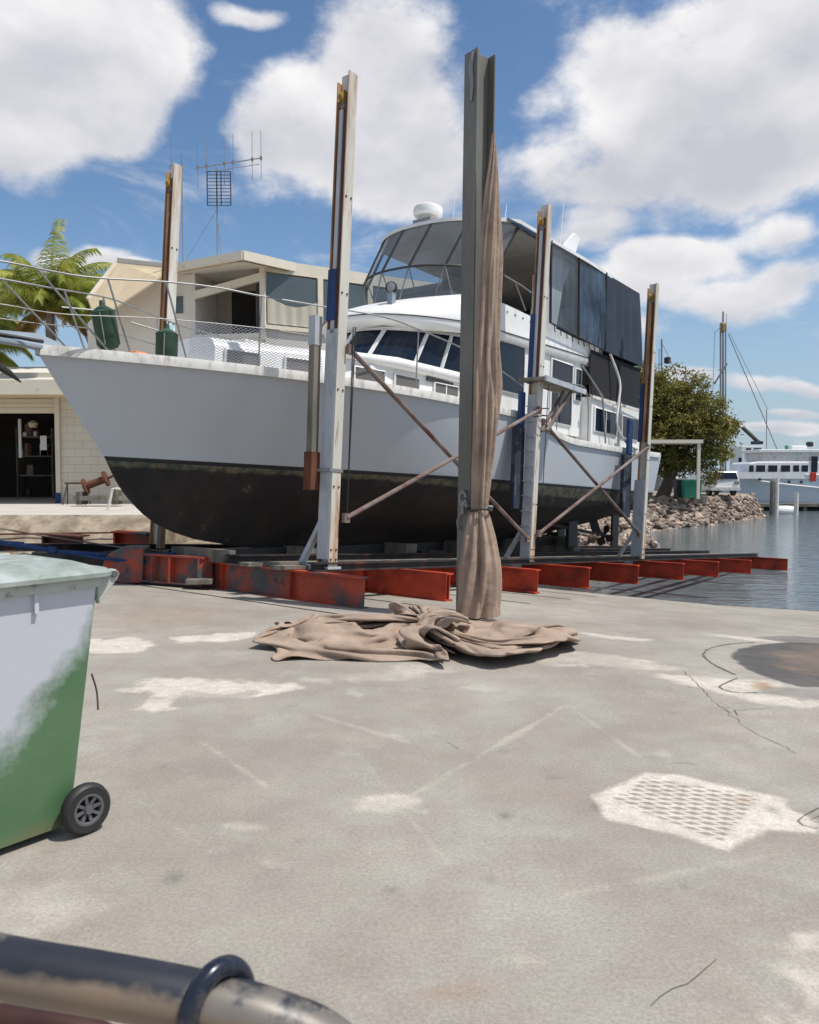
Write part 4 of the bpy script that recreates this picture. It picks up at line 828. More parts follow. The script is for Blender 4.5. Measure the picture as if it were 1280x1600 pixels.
# posts
def hbeam(mb, x, y, z0, z1, fw=.19, dp=.21, tk=.016):
    mb.bx(x-fw/2, x+fw/2, y-dp/2, y-dp/2+tk, z0, z1); mb.bx(x-fw/2, x+fw/2, y+dp/2-tk, y+dp/2, z0, z1); mb.bx(x-tk/2, x+tk/2, y-dp/2+tk, y+dp/2-tk, z0, z1); return mb
PH = 6.16
def post(s_, w_, lean, kind, H=PH):
    root_ = bpy.data.objects.new('post', None); COL.objects.link(root_); root_.parent = cradle
    root_.location = (s_, w_, 0); root_.rotation_euler = (R(-lean), R(lean*.0), 0)
    # near flange (broad pale face), web and far flange
    P = lambda n_, mb, mm, **k: mkobj(n_, mb, mm, root_, **k)
    fw, dp, tk = .155, .20, .016
    P('flange', MB().bx(-fw/2, fw/2, -dp/2, -dp/2+tk, 0, H), M['postwhite'])
    P('flange', MB().bx(-fw/2, fw/2-.01, dp/2-tk, dp/2, .02, H - .10), M['rustpale'])
    P('web', MB().bx(-.01, .01, -dp/2+tk, dp/2-tk, 0, H), M['postwhite'])
    z1_ = H - .42; z0_ = {'p1': 2.9, 'p2': 3.15, 'p3': 2.6, 'far': 2.6}[kind]
    P('slide_bar', MB().bx(-.07, -.03, -.075, -.028, z0_, z1_), M['rust'])
    P('slide_bar', MB().bx(-.085, -.03, -.022, .035, z0_, z1_ - .05), M['postclean'] if kind in ('p1', 'p2') else M['rustpale'])
    P('sheave', MB().lathe((-.06, .0, H - .30), (0, 1, 0), [(-.03, .02), (-.03, .075), (0, .055), (.03, .075), (.03, .02)], 16), M['orange'], smooth=30)
    P('pulley_shackle', MB().tube([(-.06, -.02, H-.36), (-.06, .05, H-.40), (-.06, 0, H-.45)], .015, 6), M['steel'])
    if kind == 'p1':
        P('cover_plate', MB().bx(-.085, -.072, -dp/2+tk, dp/2, .10, 2.95).bx(-.080, -.072, -.09, -.04, .1, 2.95), M['postclean'])
        P('blue_tape', MB().bx(-.090, -.079, -.03, dp/2+.004, 3.06, 3.70).bx(-.09, .07, dp/2, dp/2+.006, 3.06, 3.70), M['blue'])
        P('clamp_band', MB().bx(-.125, .11, -dp/2-.008, dp/2+.08, 1.18, 1.22), M['steel'])
        P('post_foot', MB().bx(-.10, -.02, -.02, .10, -.10, .0).bx(-.12, .12, -.13, .13, -.02, .012), M['postclean'])
    if kind == 'p2':
        rg = MB(); rg.bx(-.085, -.072, -dp/2+tk, dp/2, .02, 2.9)
        for k in range(10): rg.bx(-.125, -.10, -dp/2+.01, dp/2+.01, .35 + k*.26, .365 + k*.26)
        P('ladder_plate', rg, M['postclean']); P('blue_tape', MB().bx(-.108, -.06, .04, dp/2+.02, 3.1, 4.3), M['blue'])
    if kind == 'p3':
        P('cover_plate', MB().bx(-.085, -.072, -dp/2+tk, dp/2+.06, .0, 1.75), M['postclean']); P('blue_tape', MB().bx(-.108, -.06, .05, dp/2+.03, 2.6, 3.9), M['blue'])
    if kind == 'far': P('painted_band', MB().bx(-.079, .079, -dp/2-.005, -dp/2-.0005, 2.9, 3.6), mat('pale_blue_paint', (.38, .55, .62), .6, var=.2, vs=8, col2=(.7, .7, .66), c2s=8, c2t=.55, c2w=.05))
    for z_ in ((.10, .22, 1.0, 2.2, 3.4, 4.6) if kind != 'far' else (3.6, 4.8)):
        for x_ in (-.045, .045): P('bolt', MB().lathe((x_, -dp/2, z_), (0, -1, 0), [(0, .014), (.010, .014), (.012, .006)], 6), M['rust'])
    return root_
post(-.01, .04, .25, 'p1'); post(5.03, .04, -.55, 'p2', 6.22); post(10.02, 0, -.7, 'p3', 6.14)
post(.42, 4.18, .25, 'far'); post(5.2, 4.90, 0, 'far'); post(10.1, 4.3, 0, 'far', 6.1)
# foot brackets with raking struts
for s_ in (0, 5.03, 10.02):
    mkobj('post_bracket', MB().bx(s_-.10, s_+.10, -.0, .42, -.02, .015).bx(s_-.11, s_-.09, .10, .42, -.20, .04).bx(s_-.11, s_-.09, .30, .42, -.30, .04), M['postclean'], cradle)
    mkobj('raking_strut', MB().beam((s_-.03, .10, .62), (s_-.03, .46, .02), .08, .06), M['postclean'], cradle)
# diagonal braces between the near posts, and the winch platform
for a_, c_ in (((.10, -.09, 2.72), (4.90, -.03, .40)), ((.12, -.13, .62), (4.93, -.13, 2.62)), ((5.2, -.07, 2.45), (9.93, -.03, .55)), ((5.12, -.13, .50), (9.93, -.14, 2.48))):
    o_ = mkobj('brace', MB().tube([a_, c_], .032, 8), M['brace'], cradle, smooth=True)
    for q_ in (a_, c_): mkobj('brace_lug', MB().bx(q_[0]-.05, q_[0]+.05, q_[1]-.02, q_[1]+.03, q_[2]-.06, q_[2]+.06), M['brace'], o_)
mkobj('platform', MB().bx(4.75, 6.30, -.30, .20, 3.12, 3.165), M['timber'], cradle)
mkobj('platform_rail', MB().bx(4.75, 6.32, -.33, -.30, 3.09, 3.18), M['postclean'], cradle)
mkobj('brace', MB().tube([(5.1, -.2, 2.28), (5.95, -.2, 3.08)], .035, 8).tube([(5.1, -.10, 2.28), (5.85, -.1, 3.08)], .03, 8), M['brace'], cradle, smooth=True)
mkobj('cable_loop', MB().tube([(5.1 + .16*math.cos(k*.5), -.05 + .14*math.sin(k*.5), 2.45 + .01*k) for k in range(26)], .010, 5), M['black'], cradle)
# side boards that steady the hull
def pad(s_, w_, z0, z1, mm, tilt=0, th=.10, wd=.24):
    o_ = mkobj('side_pad', MB().bx(-wd/2, wd/2, -th/2, th/2, z0, z1), mm, cradle, bevel=.02); o_.location = (s_, w_, 0); o_.rotation_euler = (R(tilt), 0, 0); return o_
o_ = mkobj('side_pad', MB().bx(-.06, .06, -.05, .05, 1.40, 3.10), M['timber'], cradle, bevel=.01); o_.location = (-.16, .20, 0); o_.rotation_euler = (R(-1.5), 0, 0)
mkobj('pad_sleeve', MB().bx(-.075, .075, -.065, .065, .95, 1.42), M['rust'], o_); mkobj('pad_cover', MB().bx(-.065, .065, -.055, .055, 2.75, 3.12), M['postclean'], o_)
pad(4.84, .19, .9, 2.35, M['padworn'], -.5, .10, .30); pad(4.88, .17, 2.35, 2.95, M['blue'], -.5, .08, .15)
pad(9.72, .24, .9, 2.3, M['padworn'], -.5, .10, .42); pad(9.80, .22, 2.3, 3.1, M['blue'], -.5, .08, .2)
for a_, c_ in (((.12, -.14, 3.0), (.12, -.14, 1.1)), ((.10, -.12, 3.0), (.14, -.125, .65)), ((5.2, -.14, 3.1), (5.15, -.14, 1.0))): mkobj('lift_cable', MB().tube([a_, c_], .008, 5), M['black'], cradle)
# forward draw bar in blue, cables
pb = MB(); pb.tube([at(-60, 842, 10.2), at(20, 850, 10.3), at(95, 862, 10.4), at(170, 868, 10.8), at(330, 864, 11.2)], [.035, .035, .028, .028, .02], 8); pb.tube([at(80, 860, 10.4), at(170, 874, 10.7), at(240, 878, 10.9)], .02, 8)
for px_ in (30, 82): pb.lathe(at(px_, 852 if px_ < 50 else 860, 10.35), (1, .1, -.1), [(-.05, .05), (.05, .05)], 10)
o_ = thing('draw_bar', pb, M['blue'], 'long blue steel draw bar running to the cradle, behind the big wheelie bin', 'draw bar', smooth=True)
cbm = MB(); cbm.tube([at(-60, 815, 11), at(60, 836, 11.2), at(180, 854, 11.5), at(330, 868, 11.6), at(470, 880, 11.6)], .012, 6); thing('winch_cable', cbm, M['brace'], 'rusty winch cable stretched low from the left towards the cradle', 'cable')
for k, (xa, ya, xb_, yb, dd, mm) in enumerate(((72, 830, 130, 862, 12.3, 'redsteel'), (182, 836, 236, 846, 13.2, 'redsteel'))):
    a_ = at(xa, (ya + yb)/2, dd); c_ = at(xb_, (ya + yb)/2 + 4, dd - .2); thing('red_steel_box', ibeam(MB(), a_, c_, .26, .3).bx(a_.x, a_.x + .03, a_.y - .15, a_.y + .15, a_.z - .13, a_.z + .13), M['redgrey'] if k else M['rust'],
        ['rusty red steel box section lying against the concrete wall behind the blue draw bar', 'short red steel beam behind the drum housing, close under the bow'][k], 'steel beam')
sbx = MB(); p_ = at(105, 862, 12.0); sbx.bx(p_.x-.45, p_.x+1.0, p_.y-.2, p_.y+.3, -.05, .26); thing('steel_locker', sbx, M['darksteel'], 'low dark blue-black steel box between the red beam and the drum housing', 'steel box', bevel=.02)
# thin dark strips laid across the slip
rl = MB()
for s_ in (-1.0, .55, 2.2, 3.4, 4.3):
    for (w0, w1) in ((-1.6, 5.1),):
        n_s = 14; Lf = []; Rt = []
        for k in range(n_s + 1):
            w_ = w0 + (w1 - w0) * k / n_s
            for arr, ds in ((Lf, -.02), (Rt, .02)): p = wxy(s_ + ds, w_); arr.append((p.x, p.y, float(ramp_z(np.array(s_ + ds), np.array(w_))) + .005))
        rl.grid([Lf, Rt])
struct('slip_strips', rl, mat('dark_slip_strip', (.05, .045, .04), .9, var=.2))

# ---------------------------------------------------------------- grey centre post with its tarpaulin
cp = at(736, 948, 8.75); cp.z = -.10; CPM = frame_mat((cp.x, cp.y, cp.z), R(20)) @ Matrix.Rotation(R(1.15), 4, 'Y')
spost = root('steel_post', 'tall grey galvanised I-beam post standing alone on the apron in front of the boat', 'post', mat=CPM)
mkobj('beam', hbeam(MB(), 0, 0, 0, 5.98, .21, .26, .018), M['galv'], spost, bevel=.003)
spost.matrix_world = Matrix.Translation(cp) @ Matrix.Rotation(R(.75), 4, 'Y') @ Matrix.Rotation(R(-53), 4, 'Z')
ch = MB(); ch.tube([(.05, -.145, 5.95), (.02, -.15, 5.8), (.04, -.145, 5.6), (.03, -.145, 5.45)], [.02, .03, .022, .012], 7); mkobj('chain_remnant', ch, M['steel'], spost)
cl_ = MB(); cl_.obx((.05, -.16, 1.20), (.06, 0, 0), (0, .025, 0), (0, 0, .03)); cl_.tube([(.05 + .05*math.cos(k*.5), -.19, 1.26 + .06*math.sin(k*.5)) for k in range(13)], .015, 6); cl_.tube([(.12, -.20, 1.17), (.14, .16, 1.16)], .018, 8); cl_.bx(.0, .04, -.17, -.13, 1.08, 1.34)
cl_.tube([(-.02, -.15, 1.1), (-.06, -.17, 1.0), (-.05, -.16, .90), (-.02, -.15, .94)], .010, 6)
mkobj('screw_clamp', cl_, M['steel'], spost, smooth=True)
tarp = root('tarpaulin', 'tan canvas tarpaulin tied to the grey post, spilling into a crumpled heap below', 'tarpaulin', (cp.x, cp.y, 0))
# hanging part: bundle edges measured down its length
prof = [(208, 769, 774), (225, 767, 776), (300, 756, 782), (400, 749, 785), (500, 745, 783), (560, 740, 783), (605, 738, 785), (650, 738, 781), (700, 737, 775), (750, 736, 768), (785, 735, 764), (796, 735, 762), (812, 728, 768), (840, 722, 776), (880, 717, 784), (920, 714, 786), (952, 712, 785), (962, 711, 786)]
rows = []; DD = 8.48
yy_ = np.array([p[0] for p in prof], float); lf = np.array([p[1] for p in prof], float); rt = np.array([p[2] for p in prof], float)
HN, HT = 110, 130
for i in range(HN):
    f = i / (HN - 1); py = 208 + (962 - 208) * f; l_ = np.interp(py, yy_, lf); r_ = np.interp(py, yy_, rt)
    a_ = at(l_, py, DD); c_ = at(r_, py, DD); cen = (a_ + c_) / 2; hwid = (c_.x - a_.x) / 2; ring = []
    kn = math.exp(-((py - 793) / 16) ** 2); loose = min(1, f * 2.2) * (1 - .7 * kn); low_ = max(0, (py - 800) / 160)
    for k in range(HT):
        th = 2 * math.pi * k / HT; tw = th + .55 * math.sin(f * 5.2) + f * 1.0
        fold = .5 * abs(math.sin(2.5 * tw + .8 * math.sin(f * 9 + 1))) ** .6 + .30 * abs(math.sin(5.5 * tw + 2.1 + 1.6 * math.sin(f * 6.3))) ** .7 + .20 * math.sin(9 * tw + 6 * f + 1.3 * math.sin(13 * f)) + .07 * math.sin(17 * tw + 9 * f)
        amp = (.36 + .18 * loose) * (1.1 - .3 * low_); rad_ = 1 - amp * (1 - fold) * .95
        ring.append(Vector((cen.x + hwid * 1.08 * rad_ * math.cos(th), cen.y + .05 + max(.03, hwid) * .95 * rad_ * math.sin(th) - .02, cen.z)) - Vector((cp.x, cp.y, 0)))
    rows.append(ring)
mkobj('hanging_cloth', MB().grid(rows, True), M['tarp'], tarp, smooth='all')
kz = at(750, 796, DD); mkobj('strap', MB().tube([(kz.x - cp.x + .125*math.cos(t_*.35), kz.y - cp.y + .03 + .12*math.sin(t_*.35), kz.z + .01*math.sin(t_)) for t_ in range(18)], .016, 6, True), M['black'], tarp)
# heap of cloth: steps between neighbouring points in units of 4 mm
CLOTH = [
11,11,11,10,9,10,12,13,13,14,13,13,15,19,20,18,18,16,15,15,16,15,15,16,16,17,20,20,19,18,19,20,23,25,24,22,24,22,21,22,25,25,23,25,28,30,31,29,28,29,32,32,33,35,37,37,37,39,40,42,43,42,41,40,39,38,39,38,37,35,33,34,34,36,8,5,6,4,4,2,0,2,4,6,
6,3,2,2,2,4,5,7,6,7,7,7,6,6,6,7,8,8,8,7,6,6,4,5,7,7,5,7,6,3,1,2,1,-2,-3,-2,0,1,0,-2,-2,0,0,0,-1,0,2,1,0,-1,0,0,-1,-2,-2,-3,-4,-5,-6,-4,-3,-6,-7,-6,5,7,5,7,6,7,5,2,1,0,4,6,2,-2,1,3,3,3,4,4,5,6,7,6,7,7,6,6,7,7,6,5,5,4,4,5,4,3,4,5,2,2,4,3,-1,-3,
-2,1,2,1,-1,1,2,1,1,2,3,3,0,-4,-6,-4,-4,-5,-7,-4,-4,-4,-4,-5,-5,-5,-7,-9,6,7,5,6,6,6,7,5,2,1,1,4,5,4,1,2,3,4,4,4,4,6,5,4,3,3,2,3,3,4,5,4,3,2,2,3,2,3,4,5,5,4,3,3,4,1,-1,-1,3,4,3,1,0,0,2,1,-1,-2,-2,-2,-2,-6,-5,-3,-2,-6,-6,-3,-4,-6,-5,-4,-4,-5,
11,7,8,9,8,8,7,7,6,3,3,3,5,4,3,2,3,4,5,4,4,5,5,5,5,3,2,1,2,4,5,5,4,4,4,4,4,4,6,7,9,6,7,7,9,7,4,0,-3,1,4,1,-3,-5,-5,-3,-5,-7,-8,-7,-7,-6,-5,-8,-7,-6,-5,-5,-6,-5,-5,-1,0,-2,11,12,12,10,11,10,7,7,8,8,5,5,6,7,5,4,3,4,5,5,3,1,4,4,3,4,5,5,4,3,3,6,
8,6,6,5,5,4,6,8,6,7,6,6,4,5,5,6,2,-1,-2,-3,-3,-3,-6,-8,-7,-8,-8,-7,-6,-2,-2,1,-1,-2,-1,-3,-2,-3,-4,-5,-2,-3,3,8,9,10,10,8,10,10,10,10,7,4,6,6,7,5,4,3,4,4,3,0,1,2,1,3,4,4,4,3,1,0,3,6,6,8,8,6,4,6,7,7,6,5,4,4,2,2,7,5,2,1,5,5,4,3,0,2,2,4,2,2,0,-2,
-3,0,-1,-2,-1,-1,-3,-4,-8,-6,-2,-2,4,4,8,8,8,8,7,7,9,6,4,6,6,6,4,4,4,5,4,4,-1,1,3,3,3,5,4,3,2,0,-3,-1,3,5,7,7,4,4,7,7,7,7,6,8,8,8,8,9,8,9,10,10,10,9,8,6,6,5,2,0,-1,-3,-2,0,-2,-3,-3,0,-1,-2,-3,-2,-9,-7,-7,-4,-2,1,4,6,6,6,5,5,4,4,7,6,5,4,5,5,4,
4,3,-2,-1,-1,-1,1,4,5,4,3,0,-3,-3,-1,4,7,3,2,4,8,8,7,8,9,13,14,14,14,14,14,10,8,6,4,3,1,1,-3,-1,-4,-2,-1,0,-3,-2,-2,-2,-2,0,-1,-1,0,-21,-18,-18,-14,-14,-9,-7,-3,0,1,2,3,2,4,4,4,4,2,2,3,4,3,3,2,-1,-1,-2,-3,-1,1,2,4,4,1,-3,-3,-4,0,4,0,-1,1,6,6,
6,9,13,10,7,11,10,7,5,4,2,-1,-2,-3,-2,-2,-2,-1,0,0,1,1,-1,0,1,-1,-1,0,-1,0,-18,-19,-18,-18,-16,-15,-13,-12,-9,-6,-3,0,-2,-2,-1,3,4,1,-3,-2,1,2,2,2,1,-2,-1,-3,-3,-2,-4,-5,-2,0,0,-3,-5,-6,-3,-4,-5,-5,-3,3,4,3,2,5,2,-2,3,3,2,0,-2,-2,-2,-1,-2,0,
-1,-1,0,0,0,0,2,2,0,1,0,-2,-1,-1,-13,-14,-14,-16,-14,-13,-11,-11,-10,-9,-9,-6,-5,-6,-5,-4,-1,2,0,-4,-4,-1,1,3,1,-1,-2,0,-3,-3,-4,-6,-5,-5,-4,-5,-8,-9,-8,-7,-6,-8,-8,-7,-4,-6,-8,-5,-4,-4,-7,-5,-4,-3,-3,-3,-1,0,1,1,0,-1,-1,0,-1,-2,0,2,1,0,0,-3,
-2,1,-4,-9,-10,-11,-13,-12,-11,-10,-10,-9,-6,-9,-5,-4,-3,-5,-5,-3,0,-1,-4,-5,-4,-1,3,2,-2,-2,-1,-3,-1,-1,-5,-5,-8,-7,-10,-10,-11,-9,-11,-9,-10,-11,-11,-10,-11,-13,-10,-11,-9,-8,-7,-5,-2,-2,-3,-3,-3,0,3,1,0,2,0,1,-2,-2,-1,-2,-2,-1,-2,-1,-10,-5,
-6,-6,-9,-10,-8,-5,-2,-2,-3,0,0,-1,-5,-4,-6,-6,-4,0,2,-3,-6,-6,-4,-4,-2,-4,-6,-4,-2,-2,-3,-7,-8,-13,-10,-12,-11,-13,-11,-13,-13,-14,-13,-16,-14,-17,-17,-9,-9,-8,-10,-8,-6,-4,-3,-5,-8,-6,-2,2,-1,3,4,1,-1,-2,0,-1,-5,-7,1,-3,-17,-14,-9,-6,-2,-3,
-6,-9,-9,-7,-7,-7,-7,-7,-5,-6,-5,-5,-7,-7,-5,0,-2,-5,-6,-5,-3,-5,-5,-6,-6,-4,-6,-7,-11,-13,-14,-13,-14,-10,-13,-13,-14,-13,-16,-14,-18,-15,-12,-16,-11,-10,-9,-10,-11,-10,-8,-8,-7,-7,-8,-7,-2,-7,-2,-2,-3,-4,-5,-4,-1,-2,-4,-3,-14,-15,-15,-14,-13,
-12,-12,-11,-11,-11,-9,-8,-6,-6,-7,-6,-5,-5,-4,-5,-6,-4,0,-2,-6,-3,-7,-7,-8,-7,-6,-8,-9,-13,-14,-9,-8,-13,-14,-12,-8,-11,-14,-15,-13,-13,-15,-14,-13,-11,-12,-12,-11,-12,-11,-12,-11,-7,-4,-5,-7,-5,-7,-4,-10,-9,-8,-8,-6,-4,-5,-4,-4,-2,-16,-16,
-17,-16,-15,-13,-11,-11,-12,-12,-12,-10,-9,-7,-8,-9,-7,-7,-6,-6,-5,-7,-7,-2,-2,-6,-8,-7,-8,-10,-8,-8,-6,-3,-5,-9,-5,-3,-8,-12,-10,-7,-9,-10,-10,-10,-9,-10,-9,-10,-12,-12,-10,-11,-11,-9,-10,-7,-5,-6,-6,-5,-8,-11,-11,-10,-9,-8,-7,-4,-1,0,-3,-2,
-9,-10,-11,-13,-15,-15,-14,-13,-12,-12,-12,-11,-10,-10,-8,-8,-11,-10,-10,-8,-6,-5,-6,-6,-2,-2,-4,-7,-5,-9,-11,-7,-6,-4,-3,-7,-5,-4,-4,-7,-9,-8,-7,-9,-10,-9,-8,-8,-9,-9,-9,-11,-10,-11,-9,-7,-6,-6,-3,-4,-6,-9,-9,-10,-7,-3,-3,-3,-6,-3,1,4,0,-1,
-13,-14,-15,-16,-16,-17,-17,-15,-13,-11,-10,-12,-10,-10,-9,-8,-8,-8,-9,-11,-10,-5,-3,-6,-6,-4,-2,-4,-3,-3,-7,-7,-5,-5,-3,-2,-7,-6,-3,-4,-9,-9,-7,-8,-9,-8,-7,-6,-7,-7,-10,-9,-9,-8,-9,-7,-4,-5,-6,-4,-7,-12,-11,-5,-3,-2,1,-2,-2,-5,-4,0,3,1,-6,-11,
-13,-12,-12,-13,-14,-15,-14,-13,-12,-11,-11,-10,-10,-8,-8,-7,-5,-7,-11,-11,-5,-2,-4,-5,-4,-5,-4,-2,-2,-3,-5,-5,-5,-1,-5,-6,-5,-5,-6,-8,-7,-7,-7,-6,-5,-6,-6,-4,-5,-8,-8,-5,-6,-3,-1,-4,-6,-9,-6,-4,-4,-4,-3,-4,-1,3,1,-2,-3,0,6,6,-3,-2,-7,-10,-10,
-10,-10,-12,-13,-12,-12,-11,-12,-11,-10,-10,-9,-9,-7,-5,-6,-11,-11,-7,-4,-5,-7,-4,-6,-4,-2,-5,-5,-5,-2,-3,-2,-5,-4,-4,-2,0,-3,-3,-1,-1,-1,0,-3,-5,-1,-1,-4,-1,2,0,0,1,-1,-1,0,4,5,2,2,1,-2,1,3,-1,1,3,5,3,-5,-3,-1,-6,-8,-7,-9,-9,-10,-12,-12,-12,
-12,-11,-10,-9,-10,-10,-11,-6,-4,-7,-11,-12,-11,-8,-6,-4,-7,-5,-5,-3,-2,-3,-1,0,-1,-2,0,4,6,6,6,7,8,6,7,7,8,3,2,7,8,7,9,7,4,6,6,6,6,7,8,10,8,5,2,-1,1,1,-1,-2,-2,2,-12,-9,-3,-3,-5,-8,-8,-9,-10,-10,-11,-12,-12,-12,-10,-9,-5,-4,-4,-6,-6,-6,-8,-9,
-9,-7,-4,-3,-4,-4,0,-1,1,2,1,6,7,6,6,10,10,8,11,10,10,12,10,10,12,11,8,10,13,14,12,10,7,5,6,6,10,9,11,8,5,5,6,3,0,3,0,-5,-6,-7,-14,-10,-8,-5,-6,-7,-9,-7,-6,-6,-10,-10,-11,-12,-13,-12,-10,-7,-6,-8,-8,-5,-7,-9,-8,-6,-3,0,0,-1,2,3,1,6,10,11,10,
13,10,9,10,11,10,12,10,9,12,12,12,14,14,12,14,14,12,9,7,8,7,10,9,11,8,7,4,3,3,2,2,1,4,3,-2,-9,-10,-11,-10,-7,-7,-6,-5,-6,-4,-6,-5,-10,-11,-11,-12,-13,-12,-11,-8,-9,-10,-8,-5,-6,-9,-9,-8,-7,0,2,1,5,7,8,9,8,13,13,12,9,8,8,9,10,10,10,10,10,11,13,
13,14,14,13,11,7,5,6,7,7,10,7,6,4,4,3,1,1,0,3,-3,-5,-9,-2,-4,-7,-9,-9,-6,-4,-3,-5,-8,-7,-6,-7,-11,-10,-9,-11,-12,-13,-12,-9,-7,-9,-9,-8,-9,-7,-2,2,5,6,5,5,7,6,7,7,10,11,8,4,5,4,7,6,7,9,9,8,8,9,11,11,8,8,5,7,7,6,7,8,7,7,4,5,4,4,4,4,4,-4,-8,-10,
-9,-4,-3,-3,-5,-8,-5,-3,-5,-6,-8,-7,-6,-6,-9,-12,-12,-9,-10,-10,-13,-12,-11,-10,-9,-9,-8,-5,-3,0,1,2,3,3,6,5,4,6,3,5,7,4,1,4,2,4,2,1,4,8,7,8,8,7,5,3,6,5,5,1,3,7,5,4,3,-4,-2,-4,-4,-3,-5,-7,-6,-8,-3,-1,0,-1,-6,-5,-3,-4,-5,-5,-8,-13,-11,-9,-8,-11,
-13,-13,-12,-11,-9,-9,-11,-8,-11,-8,-8,-9,-7,-5,-1,-1,-3,-2,-2,1,0,-2,-5,-8,-7,-1,2,0,-1,-3,-1,0,-2,-2,0,-3,0,2,6,5,2,3,4,3,-1,-3,-6,-4,-8,-5,-9,-6,-6,-6,-5,-3,-3,-1,1,1,0,-3,-3,-1,-2,-3,-1,-2,-1,-5,-11,-11,-5,-4,-5,-6,-6,-6,-7,-6,-1,-5,-5,-11,
-6,-11,-11,-10,-9,-4,0,-1,-4,-6,-7,-9,-7,-7,-6,-7,-7,-8,-6,-5,-6,-6,-7,-9,-10,-7,-8,-8,-7,-4,0,-2,-2,2,0,-8,-5,-12,-8,-12,-9,-9,-7,-6,-5,-3,-1,3,5,-2,2,1,2,1,-3,-3,-1,-1,0,2,2,1,-5,-4,-6,-6,-7,-10,-11,-11,-11,-8,-7,-6,-12,-8,-10,-13,-13,-13,
-11,-10,-10,-9,-9,-8,-8,-7,-7,-5,-7,-7,-8,-7,-7,-9,-9,-8,-8,-9,-11,-13,-13,-13,-11,-5,-5,-4,-2,-4,-11,-8,-13,-11,-10,-7,-7,-5,-5,-1,5,8,8,9,7,5,4,1,2,-2,-2,-1,-4,-2,1,1,1,-1,-4,-4,-5,-6,-9,-10,-11,-11,-11,-10,-7,-7,-9,-11,-14,-16,-16,-16,-14,
-13,-11,-11,-10,-8,-8,-8,-8,-7,-7,-8,-9,-9,-7,-8,-9,-9,-12,-13,-14,-13,-12,-9,-5,-8,-8,-6,-6,-10,-9,-9,-7,-4,0,0,-1,2,5,7,7,6,4,3,0,-3,-2,0,-4,-4,-2,-2,-3,0,2,-1,-1,-3,-4,-6,-7,-7,-9,-8,-8,-7,-4,-3,-5,-7,-10,-13,-16,-17,-17,-16,-15,-12,-11,-11,
-9,-8,-7,-8,-8,-8,-8,-6,-6,-6,-5,-6,-9,-10,-9,-8,-5,-4,-7,-10,-9,-6,-4,-4,-3,0,-2,-4,0,3,5,0,-1,0,-1,0,0,-2,-4,-4,-9,-8,-4,-3,-1,-1,-2,-5,-1,3,2,-4,-5,-6,-5,-7,-7,-7,-7,-6,-4,-4,-4,-5,-8,-11,-14,-15,-16,-16,-15,-14,-12,-10,-7,-7,-8,-7,-7,-6,
-5,-4,-4,0,3,-1,-1,0,0,-1,-3,-5,-6,-6,-8,-7,-4,-2,3,3,4,1,-2,1,4,4,0,-4,-5,-6,-3,0,-1,-4,-9,-12,-10,-7,-7,-7,-5,-5,-6,-4,0,0,-4,-3,-7,-7,-6,-8,-6,-7,-7,-7,-6,-6,-9,-11,-13,-14,-15,-15,-14,-13,-12,-10,-8,-5,-7,-7,-7,-5,-3,-3,-1,-1,1,7,9,7,6,4,
1,-1,0,1,0,-2,1,4,5,6,7,6,3,1,4,6,5,2,-2,-6,-7,-3,2,4,-4,-9,-13,-11,-8,-8,-11,-8,-7,-6,-6,-2,-3,-3,-4,-6,-6,-8,-7,-7,-11,-10,-9,-10,-10,-9,-9,-10,-11,-11,-11,-10,-10,-7,-5,-2,-2,-1,1,3,2,2,2,3,1,2,6,8,6,7,8,6,3,6,8,7,4,8,8,10,9,9,7,4,4,4,6,5,
3,-1,-9,-5,-2,1,7,-2,-6,-9,-8,-7,-10,-11,-10,-7,-5,-6,-2,-4,-2,-2,-3,-3,-6,-6,-7,-13,-12,-12,-9,-9,-7,-7,-7,-7,-7,-7,-4,-1,0,0,2,5,6,7,7,6,7,6,6,4,5,8,8,8,7,8,10,8,6,9,7,4,8,7,8,7,7,7,4,4,2,4,2,4,-6,-7,-5,-4,3,7,1,-4,-6,-4,-5,-8,-8,-10,-7,-4,
-4,-2,0,-2,-4,-1,-3,-3,-6,-8,-12,-12,-9,-8,-8,-8,-5,-3,-1,0,2,2,3,2,5,6,8,4,4,6,6,6,6,7,7,6,9,8,7,7,10,11,11,8,8,7,4,3,3,5,5,6,4,4,2,1,3,2,-3,-8,-7,-6,-5,4,7,4,1,-1,0,-1,-5,-4,-3,-2,-2,-1,-1,0,-2,-1,2,0,-2,1,-2,-4,-8,-8,-7,-2,0,3,3,4,3,4,2,3,
7,8,4,3,5,7,7,6,5,6,7,5,3,5,8,9,9,10,11,10,10,8,6,4,1,2,4,2,3,2,4,4,3,2,0,-4,-8,-6,-7,-4,1,2,2,4,6,5,3,-2,-2,-2,-2,-4,-3,-1,2,1,4,4,3,-1,-1,-1,0,0,0,1,4,4,4,3,3,3,4,4,6,3,1,6,9,7,-1,-4,-5,-5,-6,-3,-4,-4,-2,4,8,10,9,8,5,6,2,2,4,2,1,0,0,4,5,3,
0,2,1,0,-3,-6,-3,-2,0,4,4,1,3,3,5,7,1,1,2,-1,-3,-2,-2,-1,2,1,6,3,4,5,4,4,4,5,6,6,3,1,4,3,3,5,3,0,2,6,8,7,7,7,6,3,-6,-10,-9,-6,-6,-5,-1,3,5,4,3,-1,2,1,1,2,0,2,2,2,0,-2,2,4,3,1,-1,-2,-2,-1,-1,-4,-5,-2,0,3,2,0,3,3,2,6,4,3,4,4,2,4,3,8,4,8,9,8,8,
